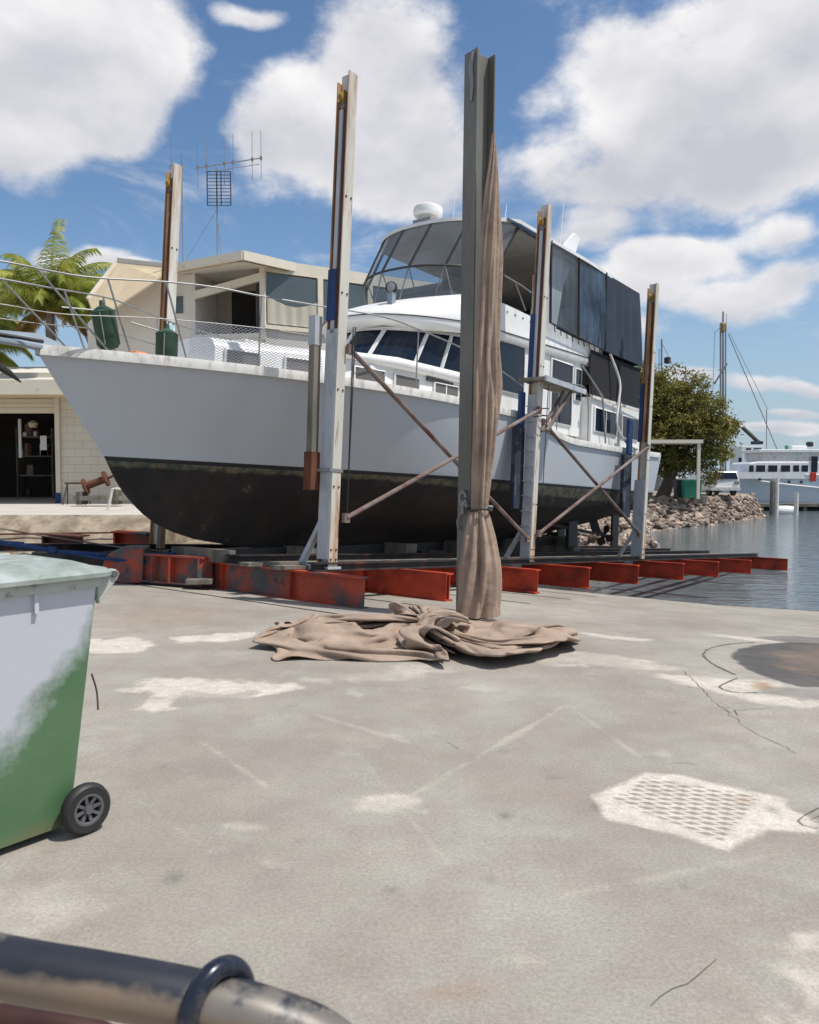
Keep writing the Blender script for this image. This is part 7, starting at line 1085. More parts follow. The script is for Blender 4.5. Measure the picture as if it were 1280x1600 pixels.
-2,-2,-1,-1,-2,-2,-2,-4,-8,-4,5,7,5,4,3,4,5,4,2,5,6,6,6,5,4,4,4,5,5,6,7,7,6,5,6,6,4,4,6,6,4,3,3,1,2,2,2,2,1,-2,-1,-2,-2,-2,-2,-1,-1,-1,-1,-1,4,2,3,4,4,4,2,-3,-4,-2,-4,-2,0,0,1,1,0,-1,-2,-2,-3,-1,-3,2,5,10,11,9,7,5,7,9,8,8,7,9,8,6,6,3,4,5,5,4,
5,5,6,6,5,6,7,6,5,6,5,5,5,1,2,0,1,1,3,3,3,3,1,1,-1,-2,-2,-2,-4,-4,-1,1,-1,1,5,5,5,3,0,0,0,-1,0,1,1,-1,-1,-1,-2,-3,-4,-5,-2,11,7,9,8,10,9,8,9,11,12,8,4,4,7,7,5,5,5,6,6,6,4,3,5,6,4,5,5,4,1,2,3,0,0,-1,-2,1,1,1,0,-1,-4,-4,-4,-3,-2,-2,-2,-1,-2,-5,
-6,-3,-3,-2,0,4,4,6,5,1,5,1,1,0,0,-1,-2,0,3,1,0,-6,-7,10,8,8,7,6,10,12,12,11,11,8,6,1,3,4,6,5,4,5,5,5,4,3,1,-1,1,-1,-3,0,0,-3,1,-1,-3,-2,-4,-2,-2,-5,-6,-6,-3,-2,-1,-4,-4,-3,-3,-4,-3,-8,-11,-11,-8,-9,-6,-2,2,3,4,3,1,4,0,0,0,-1,-1,-3,-2,2,1,-1,
-5,10,8,6,7,9,8,9,11,8,6,5,5,2,1,1,3,4,4,4,5,4,4,3,-1,-3,-3,-4,-2,-1,-1,-2,-5,-1,-3,-1,0,-2,-4,-3,-1,1,0,0,-2,0,-2,-3,-3,-3,-6,-5,-8,-12,-12,-13,-14,-11,-5,0,1,3,0,2,1,1,-1,1,-1,-1,-3,-3,0,2,3,9,7,4,5,6,6,5,6,6,4,2,5,3,0,2,2,3,5,2,-1,2,2,2,4,
5,1,2,3,1,3,5,4,4,6,6,5,5,5,2,2,-1,-1,-2,0,-1,-2,-3,-3,-3,-1,-2,-2,-5,-8,-9,-10,-12,-12,-10,-2,-1,1,-2,1,-1,1,1,1,-1,0,-3,-2,4,2,3,10,6,5,2,3,6,6,5,2,5,2,6,4,2,2,3,3,4,3,0,1,2,2,2,3,5,2,5,5,3,3,0,1,4,4,3,3,6,0,-1,-1,0,0,0,0,-1,-3,-2,1,2,1,0,
-4,-5,-5,-7,-9,-8,-7,-2,-1,-1,0,1,-1,-1,2,-1,-2,0,-4,-1,4,10,1,4,2,5,4,5,2,1,3,2,5,5,7,6,3,2,2,4,3,3,0,-3,-1,-1,2,2,2,2,4,3,2,2,0,1,0,2,1,4,5,3,-1,-2,-3,-1,0,1,1,-2,-2,5,3,4,5,5,1,-1,1,-3,-6,-6,2,1,1,-1,0,0,-1,-1,-3,-1,-1,-3,-3,0,7,8,8,6,1,-2,
2,5,4,3,2,3,4,2,3,1,2,1,3,3,4,1,0,0,1,0,1,1,1,1,0,0,-1,-7,-4,-3,0,-4,2,4,2,0,2,0,0,0,0,1,-4,-4,3,8,6,8,9,5,1,3,2,3,-2,4,-2,1,0,-1,1,0,-1,-2,-1,-2,-1,10,6,9,10,8,7,2,-1,1,3,6,7,5,2,4,2,1,1,3,4,4,5,7,1,3,0,0,0,0,0,-1,0,0,1,1,-2,-5,-6,-3,-3,1,4,
1,-1,0,0,-2,-1,-3,2,-2,1,0,4,5,6,8,6,3,4,3,7,1,0,-1,0,0,-1,4,3,1,4,1,-3,8,10,7,5,5,5,6,4,4,5,4,3,4,1,2,7,7,3,3,3,4,4,5,6,3,4,4,5,3,0,3,4,7,5,5,4,2,2,0,-3,-6,-1,3,1,-1,0,2,-1,-2,-6,-1,-4,-3,-3,-5,-5,-1,1,1,-1,-1,-1,1,3,-2,-1,0,-1,-1,2,0,-2,1,
2,9,9,5,4,4,6,7,6,5,5,5,4,4,5,3,5,8,7,3,3,3,4,4,5,4,4,3,3,2,2,3,4,5,6,6,5,3,1,1,2,1,-4,-2,0,0,-1,-2,-1,-2,0,-1,-1,-3,-2,-1,-2,-5,-7,-4,-3,-5,-5,-3,-2,-1,-4,-5,-3,-3,-3,-3,-4,-4,-1,4,6,8,4,3,4,5,7,5,5,3,6,5,7,5,3,4,6,4,2,2,3,3,5,6,3,4,4,3,3,3,
4,4,7,7,7,6,3,4,2,4,5,2,-1,-1,0,0,0,2,2,2,3,0,0,0,2,0,-1,-6,-7,-5,-6,-6,-4,-4,-5,-3,-4,-3,-5,-6,-6,-7,-6,3,3,4,6,5,4,5,4,2,4,7,6,8,6,6,2,1,2,5,3,2,2,3,2,5,5,2,3,3,3,2,3,3,3,5,7,7,6,4,5,5,4,3,3,1,-1,-2,-2,-1,0,2,2,0,-2,-2,-1,2,2,1,-2,-4,-4,-3,
-1,-2,-4,-7,-7,-7,-4,-3,-7,-10,-11,1,1,1,3,5,5,4,5,4,3,5,7,7,7,6,3,1,1,3,4,2,1,1,3,4,5,4,3,5,3,2,1,1,1,3,5,7,8,5,5,5,6,7,6,5,2,-1,-2,-4,-4,-5,-4,-1,-3,-5,-5,-2,1,1,0,1,0,2,1,1,0,-2,-6,-8,-8,-8,-5,-2,-4,2,1,1,1,2,5,5,3,4,3,3,2,4,4,5,4,3,2,2,4,
4,2,2,2,1,4,4,1,2,5,3,0,0,0,0,-1,2,5,6,4,5,6,7,9,9,9,8,5,2,-2,-3,-4,-1,0,-1,-2,-4,-2,1,4,5,3,2,1,3,3,3,2,-2,-4,-5,-6,-5,-3,5,3,2,3,2,1,3,3,2,3,3,1,-1,3,4,5,4,5,2,0,2,3,2,2,1,1,4,3,0,2,4,3,1,1,1,-1,0,1,3,4,4,3,3,6,8,8,8,6,8,6,2,2,2,4,4,3,3,1,
2,4,4,3,0,0,0,2,4,8,7,5,7,6,1,-3,0,3,0,2,2,0,-2,0,1,0,0,0,-2,-2,-2,0,1,1,2,1,1,1,2,-1,-2,-1,1,3,2,0,2,4,2,-1,-1,1,1,-1,1,2,1,2,2,2,3,5,5,7,5,8,6,5,4,4,4,4,4,4,5,4,4,3,1,0,1,2,3,3,6,6,7,10,13,10,2,-2,0,-2,0,0,-1,0,1,0,-1,0,0,-2,-1,0,0,-1,-1,1,
0,0,0,1,1,0,-1,0,2,0,-1,1,4,4,1,0,0,0,-2,0,0,0,1,-1,0,3,5,5,5,3,5,6,5,4,6,4,5,5,5,5,6,6,5,5,6,6,6,4,3,5,5,4,5,10,6,5,4,-1,-3,0,1,0,1,0,-1,1,1,0,1,1,1,2,0,0,1,0,1,1,0,1,0,-1,1,2,0,-2,-2,2,4,3,3,2,0,-3,-1,0,-1,0,-2,-1,2,5,5,3,3,4,6,4,2,4,4,3,4,
5,3,6,7,4,5,6,6,7,6,5,4,7,8,5,9,11,8,5,3,2,3,3,2,0,1,1,1,2,2,2,2,2,2,1,1,1,1,5,4,1,1,2,0,2,4,3,0,-1,1,4,2,3,3,1,-1,-1,-1,-2,-2,-4,-3,0,4,4,4,2,3,5,3,2,2,4,3,3,2,4,5,6,2,3,5,5,6,3,5,4,4,6,8,9,12,12,9,7,6,6,5,7,3,-1,3,2,2,2,2,1,4,3,2,3,1,1,2,3,
2,3,3,1,2,3,3,0,0,0,0,1,4,4,2,2,2,2,3,1,-2,-3,0,4,3,2,3,4,5,3,2,2,2,3,4,2,5,4,5,4,3,4,5,5,4,4,4,4,56,55,55,57,59,58,56,55,54,53,53,52,53,53,52,53,51,50,50,51,52,52,52,54,55,55,53,52,52,51,50,49,49,48,48,48,48,49,49,48,48,48,49,49,49,49,49,49,
49,49,50,50,50,50,50,52,53,54,56,58,57,55,54,54,53,52,51,50,49,50,49,48,48,48,1,3,3,3,3,6,6,5,3,3,4,5,3,4,5,4,4,4,3,2,1,2,2,0,1,1,1,0,-1,1,2,3,1,1,1,1,2,4,5,6,6,7,7,7,7,9,7,6,8,8,6,6,6,6,7,6,6,5,2,0,1,1,1,-1,2,4,5,4,6,8,7,6,6,5,5,2,3,2,1,1,5,
6,7,7,5,3,6,3,2,3,5,5,4,4,5,3,1,1,-2,-1,1,0,1,3,5,6,6,5,3,3,4,3,6,7,6,6,7,6,7,6,7,7,6,6,7,6,6,6,5,4,3,1,2,2,1,3,2,3,3,4,6,8,7,6,6,10,10,8,4,4,2,2,3,3,2,4,6,5,5,4,2,4,2,1,2,3,2,2,2,2,4,5,5,4,4,5,4,4,6,7,7,7,6,6,6,7,2,7,9,6,7,9,7,6,6,6,5,4,5,5,
5,5,5,4,2,2,2,4,7,8,11,12,12,8,8,8,10,9,7,4,9,10,4,5,2,3,2,2,2,3,3,4,3,5,2,3,3,2,2,3,3,2,2,4,3,1,3,6,6,5,4,3,2,4,6,6,6,5,5,6,7,4,6,9,7,7,4,4,7,7,7,7,4,4,6,8,6,6,8,9,7,8,10,11,11,16,13,14,12,10,9,10,12,9,4,6,-2,-1,2,0,1,2,2,1,3,4,3,3,3,0,3,1,
-1,0,2,0,-2,-3,-1,-1,-2,-1,0,1,1,-1,-1,-1,1,3,5,5,2,2,3,2,2,2,3,0,0,1,2,7,10,10,9,9,10,11,12,11,11,11,13,12,10,10,11,9,10,9,7,7,7,6,6,8,6,6,3,1,1,0,0,0,1,1,-1,1,2,1,2,1,1,1,-1,-1,1,1,-1,-3,-3,0,-2,-4,-1,0,1,0,-2,-4,-4,-2,0,1,2,-2,0,-1,-1,-1,
-1,-1,-1,0,-2,-3,-1,3,2,3,5,5,6,7,7,7,9,10,8,8,7,6,4,3,3,2,2,5,7,6,6,6,9,9,7,5,3,0,-1,-3,-4,-2,0,-1,-1,0,-2,-1,-1,-2,-2,0,-1,-2,-3,-3,-1,-1,-2,0,2,1,-1,-1,-1,-2,-3,-2,-2,-2,-2,-2,-3,-2,-3,-2,0,1,0,-1,-2,-5,-1,-1,-3,-4,-1,0,1,4,2,2,5,3,4,1,3,
2,0,1,3,4,6,5,7,5,3,5,4,5,4,2,-1,-2,-4,-6,-4,-1,-2,-2,-2,-3,-2,-3,-2,-1,1,1,-1,-3,-2,-2,-3,-2,-2,1,1,-1,-1,-1,-2,-4,-3,-2,-4,-2,-4,-4,-4,-3,-1,-1,0,1,0,1,1,2,0,1,1,4,5,3,3,0,2,1,-4,-1,1,0,0,-1,-1,-1,-4,-4,-4,0,0,1,4,2,0,1,2,1,1,-3,-7,-5,-3,-3,
-3,-2,-3,-4,-4,-4,-2,1,0,-2,-2,-2,-2,-3,-4,-4,-2,-1,-2,-1,1,1,-2,-2,-3,-3,-2,-4,-3,-1,1,-1,0,0,-2,0,2,3,2,3,4,2,2,4,1,-3,-2,-3,-6,-6,-5,0,2,0,-3,-4,-6,-7,-7,-6,6,5,5,4,5,1,-1,-1,0,-1,-1,-6,-4,-3,-4,-3,-2,-2,-3,-3,-4,-2,1,1,-2,-1,-1,0,-2,-3,-1,
0,-1,-3,-3,-3,-2,-3,-1,-2,0,-1,-1,-1,1,1,1,2,1,1,1,2,4,4,0,0,-1,-1,1,0,-2,-4,-2,-5,-6,-6,-3,0,-3,-7,-7,-7,-6,-6,1,3,3,3,4,4,2,1,0,-1,-2,-2,-3,-3,-1,-3,-4,-3,-3,-2,-1,-4,-2,0,1,-1,-1,-4,-1,0,-1,-1,2,1,0,2,-1,0,2,0,0,2,2,1,-1,0,1,-2,1,-2,-1,-2,
-2,-3,-2,-3,-3,-5,-4,1,-5,-1,-1,-5,-5,-7,-7,-5,-3,-8,-7,-5,-3,-6,-9,-6,-4,-1,-1,1,1,-1,-1,-1,-1,0,-2,-2,-1,-1,0,-1,-3,-3,-3,-1,-3,-5,-3,-2,-2,-2,-2,-1,-1,-1,-1,3,1,4,10,2,3,5,2,4,2,2,2,2,-1,0,-3,1,-1,1,-1,-6,-4,-4,-5,-6,-6,-7,-8,-10,-4,-3,-8,
-5,-8,-7,-7,-6,-6,-4,-5,-6,-6,-10,-8,-6,-6,-3,3,8,7,6,4,5,2,-1,-3,-1,0,0,0,-2,-2,-3,-1,1,-2,-1,-1,2,0,-2,-1,-1,-2,-1,4,0,4,9,8,3,6,0,1,4,4,0,4,-1,3,-3,0,-2,0,0,-6,-6,-6,-6,-5,-6,-7,-9,-11,-7,-4,-8,-7,-8,-6,-4,-5,-2,-5,-4,-8,-8,-13,-10,-7,-7,
-8,-6,2,4,3,-1,0,1,1,1,1,0,0,-1,-3,-1,-2,1,5,1,3,0,3,1,-3,-2,0,1,4,2,-3,3,3,8,2,3,-1,-1,-2,-4,-8,1,-3,3,-1,-5,-3,0,-2,-7,-7,-4,-3,-3,-3,-5,-7,-5,-7,-6,-8,-6,-7,-5,-3,-4,-1,-5,-1,-1,3,0,-2,-2,0,2,2,3,2,3,5,5,4,0,-3,-3,-3,-3,-1,-3,-1,-2,-2,4,-1,
2,-4,1,4,2,2,1,2,11,14,6,2,3,6,2,2,0,4,6,1,-3,2,2,-2,-3,-4,-2,0,-1,-5,-6,-5,-4,-4,1,-4,-6,-1,1,0,-5,-6,-5,-3,-4,-1,1,0,2,4,6,7,8,6,4,3,3,3,4,4,2,2,2,0,-1,-1,0,1,1,-1,1,1,-2,0,2,5,4,5,7,9,14,14,13,15,15,9,3,4,8,7,5,5,8,8,0,-2,0,0,-1,-3,-3,-2,
0,0,-4,-6,-5,-5,-8,-2,-3,-4,-3,-1,0,-3,-3,-3,-1,-1,1,-11,-10,-9,-6,-1,3,5,5,2,2,3,2,0,0,4,4,5,3,2,2,3,3,2,0,2,5,4,2,6,4,6,8,10,11,13,13,12,14,12,8,5,5,5,5,4,5,6,7,-1,-3,2,0,-2,-2,-2,-1,0,-2,-7,-6,-8,-6,-5,-3,-7,-10,-8,-5,0,-2,-1,1,-1,2,-3,-3,
-4,-2,-3,-2,-1,-1,-1,-2,1,0,1,2,1,5,5,8,6,6,4,5,4,3,2,2,6,5,8,8,5,6,6,7,8,8,7,7,8,7,2,1,2,3,2,2,2,2,1,-3,-4,-2,-5,-4,-3,-3,-4,-4,-4,-9,-6,-2,-5,-10,-8,-6,-4,-3,-1,0,0,-1,-1,1,-5,-5,-4,-5,-6,-6,-6,-5,-4,0,2,2,2,2,2,2,4,5,10,8,7,7,10,9,8,5,3,5,
5,7,7,6,2,-1,-2,0,0,0,0,1,2,0,0,0,-1,-3,-3,-3,-2,-7,-7,-2,-3,-7,-8,-8,-7,-6,-7,-6,-6,-9,-8,-5,-4,-1,-1,-1,-3,-1,0,-2,-2,-4,1,1,0,-2,-1,-3,-2,0,3,4,3,2,1,0,-1,-2,2,1,3,9,9,7,8,8,5,6,2,5,1,3,3,0,-2,-4,-6,-8,-9,-7,-7,-6,-5,-2,-2,-5,-6,-8,-9,-8,
-7,-6,-6,-7,-4,-8,-9,-9,-8,-7,-7,-6,-8,-8,-7,-4,-1,-2,-2,-1,-1,0,0,-1,-3,-2,1,2,1,-1,1,3,4,4,3,2,1,1,0,0,2,2,-1,1,-1,-2,3,6,5,3,-1,-2,2,0,0,-2,-4,-5,-5,-9,-9,-11,-15,-15,-10,-8,-7,-3,-3,-5,-4,-5,-6,-7,-7,-7,-8,-6,-7,-7,-7,-7,-7,-6,-2,-3,1,0,
4,4,2,0,-2,-3,0,-1,1,0,-1,-2,0,0,-2,0,0,0,1,-1,-3,-4,-1,1,0,0,3,2,-1,-4,-5,-8,-7,-3,0,2,1,-5,-3,-5,-4,-5,-5,-6,-8,-11,-15,-14,-15,-15,-13,-10,-5,-7,-6,-6,-6,-6,-7,-5,-3,-3,-6,-8,-3,-1,-1,1,3,2,2,5,5,10,10,9,7,4,1,1,-1,-1,-2,0,1,-4,2,-3,-4,-1,
-2,-3,-4,-5,-7,-8,-5,-1,0,-1,0,4,1,-2,-4,-5,-9,-10,-9,-5,0,-2,-8,-9,-9,-8,-8,-7,-10,-10,-10,-12,-12,-14,-14,-10,-8,-8,-7,-6,-9,-10,-4,-4,0,0,0,-3,-2,1,3,5,5,4,5,6,10,11,11,8,6,3,1,-2,-2,-2,-6,-7,-10,-9,-5,-6,-4,-2,-2,-3,-6,-5,-6,-7,-8,-2,0,0,
1,3,7,6,6,4,-1,-7,-10,-10,-5,-3,-6,-11,-14,-14,-12,-10,-9,-10,-11,-10,-8,-8,-9,-12,-11,-7,-8,-5,-7,-4,-5,1,-2,2,1,4,0,0,3,5,5,5,6,8,9,11,9,6,2,2,3,1,-3,-6,-7,-11,-7,-10,-5,-1,-3,-3,-2,-5,-7,-5,-4,-3,-5,-5,-1,1,-6,-3,0,8,4,4,7,6,-2,-6,-8,-8,-2,
2,1,-3,-8,-9,-4,-6,-8,-9,-7,-7,-8,-9,-10,-10,-6,-8,-4,-5,0,-4,0,2,3,3,7,5,6,3,-1,4,6,3,6,3,-3,-2,-5,-5,-4,-4,-5,-4,-7,-1,-5,-7,2,-1,2,-1,-2,-2,2,-2,-3,-5,-5,-7,-3,-4,-4,-8,-3,-4,2,0,0,4,5,-1,-4,-5,-4,-1,4,4,5,2,0,2,2,-1,-6,-5,-6,-6,-9,-10,-10,
-7,-7,-4,-4,-3,-3,-2,5,7,6,5,0,1,0,-3,-3,-1,-4,-5,-5,-7,-7,-5,-5,-4,-1,-2,3,0,-5,-4,5,5,4,1,-3,2,5,7,4,-1,-4,-4,-7,-4,-5,-7,-9,-6,-4,2,0,-6,1,3,0,-2,-2,0,1,2,-1,-2,-4,-4,-4,-6,-2,-3,-2,-5,-6,-8,-8,-5,-6,-5,-6,-4,-6,-6,-8,-7,-6,-1,0,-3,0,-2,-3,
-4,-5,-11,-8,-11,-5,-5,-2,2,4,5,1,-4,-4,-6,7,8,8,5,3,4,4,6,10,11,7,-3,-8,-8,-8,-7,-9,-10,-9,-8,-6,-5,-9,-1,-2,-1,1,-1,-2,-1,3,1,-3,-3,-2,1,-1,-2,-3,0,1,0,-3,-5,-3,-3,-1,1,0,-4,-5,-6,-7,-8,-7,-5,-6,-4,-5,-3,-9,-6,-12,-6,-7,-1,0,2,1,-1,-3,-2,-1,
10,8,7,4,0,5,3,1,2,6,10,12,13,11,10,9,8,8,7,4,5,6,3,1,-4,-1,0,-2,0,-2,0,-2,-1,3,4,3,3,2,1,4,5,4,2,1,-1,1,4,3,-2,-5,-5,-3,-2,-2,-1,-3,-6,-5,-6,-8,-10,-6,-11,-5,-7,-3,-5,1,0,-2,-3,-1,3,7,1,3,1,1,3,-1,1,-1,-1,1,5,9,11,11,10,9,8,8,5,5,6,6,7,6,3,
0,2,0,-3,-3,-4,-2,1,1,1,0,0,2,5,2,1,-2,-2,2,3,2,1,-3,-5,-2,2,2,0,-2,-6,-4,-5,-8,-5,-7,-9,-9,-4,-7,-4,-6,-6,-9,-7,-6,-3,0,0,1,1,-3,-2,-4,-2,-2,-5,-2,-2,-3,-1,3,7,9,9,8,5,5,5,3,3,4,5,6,4,5,7,5,1,-3,-7,-7,-8,-7,-7,-5,-5,-5,0,0,-3,-1,1,3,4,0,-4,
-5,-2,0,-5,-3,-6,-9,-9,-12,-10,-4,-4,-4,-6,-5,-6,-4,-5,-5,-3,-6,-6,-5,-5,-6,-4,-3,-2,-1,-2,1,-2,-5,-8,-8,-6,-8,-11,-9,-3,3,5,4,1,-3,1,2,0,1,2,2,3,5,8,9,6,1,-2,-6,-6,-5,-4,-5,-5,-2,-3,-2,1,1,3,1,-1,-1,-5,-4,-7,-8,-5,-5,-7,-9,-11,-9,-6,-4,-5,-4,
-4,-4,-2,-4,-2,-2,-4,-2,-4,-3,-4,-3,-2,-3,-4,-1,-1,0,5,3,-2,-10,-11,-11,-11,-15,-14,-7,0,3,2,-2,-5,-2,-1,-2,-2,-1,0,1,1,3,4,5,3,2,2,2,1,1,1,0,-3,0,1,0,-1,-4,-5,-5,-3,-5,-4,-5,-3,0,0,-2,-4,-3,-3,-5,-5,-4,-3,-4,-2,-1,1,0,-1,-3,-3,-1,-1,-4,-5,-6,
-4,2,1,2,5,9,6,0,-8,-9,-9,-13,-17,-17,-11,-4,0,-1,-6,-6,-5,-5,-5,-6,-6,-6,-6,-5,-2,3,3,0,1,2,3,3,2,-2,-3,-6,-5,-3,-7,-7,-5,-7,-7,-5,-4,-5,-4,-3,5,5,5,3,2,0,-1,-2,-1,0,2,4,0,0,0,-1,-1,-1,1,-2,-5,-4,-4,1,2,-2,0,6,8,8,1,-2,-5,-6,-12,-17,-17,-12,
-6,-5,-6,-8,-8,-6,-5,-7,-9,-12,-11,-10,-6,-5,-2,-2,-3,-1,-1,-2,-4,-4,-6,-3,-5,-7,-5,-4,-5,-1,-1,-2,-2,0,-1,-4,0,7,8,9,9,7,6,6,7,10,8,8,6,4,3,1,0,-1,-1,1,-3,-3,-2,-4,-2,-2,-5,-1,5,6,5,3,1,0,-4,-11,-12,-12,-10,-6,-7,-8,-7,-7,-5,-4,-7,-8,-12,-11,
-10,-10,-8,-3,-2,-6,-6,-5,-4,-3,-3,-2,-6,-3,-3,-3,-1,4,5,6,8,7,5,1,-3,2,8,11,11,10,9,12,13,11,8,9,9,7,5,5,0,-4,-4,0,1,-3,-4,-8,-3,0,-5,-8,-4,1,5,1,5,5,2,-1,-8,-9,-9,-6,-2,-5,-7,-6,-3,-4,-3,-4,-4,-6,-9,-9,-7,-5,-5,-5,-4,-2,0,-2,0,-5,1,-2,-2,1,
3,-3,-2,0,-2,-3,-4,-4,-5,-4,-2,2,6,10,11,7,9,4,5,2,3,6,5,3,2,-1,-5,-2,-2,1,5,-8,-7,-3,-3,-9,-9,-5,-3,0,3,7,8,6,3,-2,1,-1,-1,-2,-5,-5,-5,-4,-3,-3,-4,-5,-6,-6,-6,-5,-3,-1,0,-2,-4,-2,-3,0,-4,-2,2,3,-2,-7,-7,-7,-7,-5,-4,-2,-7,-7,-5,-5,-3,0,5,8,6,
6,2,5,4,2,2,2,3,3,1,-4,1,7,-2,-7,-8,-6,-2,-6,-9,-7,-3,-4,-3,1,5,10,8,7,4,5,4,5,3,-3,-5,-3,-4,-4,-4,-5,-2,-1,-1,0,0,-1,-2,0,-1,-2,-3,-4,-2,2,6,2,-3,0,5,-1,-3,-5,-7,-6,-2,-5,-9,-8,-6,-5,-5,-2,-1,1,2,-1,3,4,3,3,0,1,3,5,6,-2,-3,-5,-7,-8,-5,2,0,-5,
-6,-2,-1,-1,0,0,8,11,8,8,9,8,7,6,0,-2,0,3,0,8,6,2,1,1,0,1,2,-1,3,5,5,1,4,7,5,0,0,5,5,9,7,3,5,-5,-7,-9,-8,-6,-7,-6,-6,-5,-8,-8,-5,-3,-5,-1,-1,-4,1,2,4,0,-1,1,-1,-4,-5,-6,-7,-5,-3,-4,-3,-2,-4,-4,-3,-3,-2,2,7,9,9,8,7,5,4,-1,-3,-3,11,11,10,10,8,
6,7,8,6,5,1,-2,4,5,6,8,5,2,6,2,2,6,8,8,-3,4,4,4,-1,-11,-11,-7,-5,-8,-5,-9,-8,-8,-8,-6,-3,0,-1,2,1,0,-6,-4,7,-2,-2,-5,-6,-5,-3,-2,-3,-3,-4,-5,-2,-3,-3,-2,0,6,8,10,10,9,6,5,6,4,3,8,12,11,11,11,10,6,5,4,1,-2,-4,2,4,3,1,6,4,1,1,5,4,-1,8,7,9,8,7,
4,-7,-15,-14,-11,-12,-9,-9,-8,-6,-9,-7,-2,-2,-6,-3,2,3,5,3,-1,-4,-3,-5,-6,-4,-3,-3,-1,4,2,-6,-7,-7,-6,-2,-2,3,4,4,4,4,5,7,9,7,7,10,9,9,8,5,5,4,1,-3,0,6,3,4,1,-4,-3,4,9,8,0,-3,7,8,8,6,-1,-7,-6,-2,-5,-11,-12,-10,-10,-7,-7,-7,-6,-6,-6,-3,-2,-5,
-1,3,-1,4,-3,-3,-4,-2,-5,-6,-4,-3,0,1,-5,-4,-5,-8,-10,-10,-6,-5,-1,3,5,7,8,7,9,8,9,7,7,6,4,5,5,2,-3,1,1,3,6,4,-3,-6,-5,-2,4,-2,-7,4,6,6,5,-2,-6,-4,-1,-2,-1,-1,-2,0,4,5,-1,-4,-1,0,-4,-6,-7,-5,-5,-6,2,1,-4,-2,0,1,-1,-4,-3,-4,-1,-1,-4,-5,-7,-7,
-9,-14,-13,-8,-5,-2,1,3,3,7,6,9,4,3,2,2,3,1,2,2,0,0,3,1,4,0,-7,-8,-7,-6,-8,-9,-3,-9,-9,-7,-6,-8,-5,0,3,3,1,1,1,0,2,3,3,2,-2,-1,0,-3,-2,-2,-5,0,-1,2,-3,-1,0,-1,0,0,0,0,-1,-1,0,-3,-3,-6,-9,-8,-9,-11,-8,-6,-4,2,5,5,8,8,3,-2,-3,-4,-1,-1,-2,-1,2,
2,4,3,2,-4,-5,-3,-1,1,-3,-3,-6,-5,-5,-7,-10,-7,-1,1,0,2,3,5,6,6,7,-3,4,4,2,0,-3,-1,3,0,-2,2,4,0,-1,0,-1,-3,0,-1,0,0,-1,0,0,0,-1,1,-4,-1,-2,-6,-8,-7,-4,0,4,1,2,1,-3,-6,-6,-6,-7,-3,-4,-4,-1,-1,3,3,-1,-5,-3,0,2,-2,-3,-2,-2,-4,-4,-3,-5,-2,1,3,4,
4,7,7,7,8,0,-1,1,6,7,7,4,2,0,-1,3,4,3,-1,-1,-3,-2,-3,-3,-1,-1,0,-1,-2,0,2,2,-2,0,0,1,-1,-4,-3,-3,-3,2,3,-2,-4,-6,-7,-7,-6,-6,-7,-5,-4,1,4,4,0,-5,-4,-3,2,3,-1,-3,-3,-3,-1,0,-1,-1,0,1,4,4,6,6,7,10,3,1,7,1,4,6,4,4,1,-2,2,4,4,1,-1,1,-4,-5,-3,-5,
-2,-2,-1,-3,-2,0,2,5,1,1,3,2,1,0,-3,-5,-5,-3,1,0,-6,-6,-7,-7,-6,-6,-6,-6,-3,-3,2,-1,-5,-4,-3,1,3,2,0,-3,-2,1,3,1,0,1,3,4,3,4,3,4,8,2,4,9,7,6,0,3,1,1,0,1,4,6,2,-3,0,0,2,-4,-4,-4,-4,-2,-1,-3,-3,0,0,0,6,3,4,3,0,-3,-6,-1,1,-3,-4,-3,-7,-7,-4,-3,-4,
-4,-2,-1,1,0,-4,-6,-5,-4,3,4,3,2,1,0,0,2,5,6,6,5,5,5,6,5,4,5,1,4,3,4,0,2,2,-1,0,-1,0,4,3,2,-4,-4,0,0,-2,-1,-3,-4,-4,-2,-2,-3,-4,1,-1,-3,2,3,4,4,4,0,2,1,0,1,-2,-6,-5,-3,-4,-3,-2,-1,2,4,6,7,4,-1,-1,5,7,9,5,0,-4,-1,1,5,7,9,8,8,10,11,9,3,0,1,4,0,
2,-1,-4,-6,-2,-4,-4,-3,1,4,4,-1,-5,-2,0,-2,-2,5,4,2,-2,-1,1,-1,-4,-1,0,-1,-1,6,5,-3,-6,0,3,4,6,0,-3,-5,-7,-5,-2,-3,1,6,4,6,4,5,4,5,5,2,-2,-5,-7,-8,-2,1,4,4,6,5,8,12,13,9,1,2,0,-1,-1,-2,-4,-8,-8,-7,-6,-4,-5,-3,5,4,-1,-5,-2,-1,-1,0,0,-2,3,0,-1,
1,2,1,-6,-4,-1,0,-2,5,-1,-5,-3,-3,0,4,1,1,-2,-3,-3,-5,-1,1,0,-2,1,0,-4,-3,6,7,6,9,10,11,12,9,6,6,5,6,6,4,8,12,8,4,3,-4,-2,0,-3,-4,-6,-8,-1,-2,-6,-6,-5,4,6,-1,-2,-1,-1,-1,-2,5,6,7,-2,-3,3,3,2,-1,-4,-6,-3,9,7,2,-2,-5,-5,-1,-1,-5,-3,-4,-1,0,1,5,
-2,2,4,3,0,-2,3,0,-4,4,10,6,7,8,8,9,8,6,6,6,1,1,1,-1,4,2,1,1,-1,-2,-6,-5,-5,-2,-7,-5,-6,-6,2,5,-2,0,0,-1,1,-2,-1,8,9,-3,-6,2,6,3,-2,-3,-3,-6,5,7,8,4,-7,-4,-1,-4,-6,-5,-7,-3,-2,4,5,5,7,5,4,2,4,6,6,10,9,0,2,6,8,7,5,4,3,4,3,-1,-2,0,2,3,1,3,1,0,
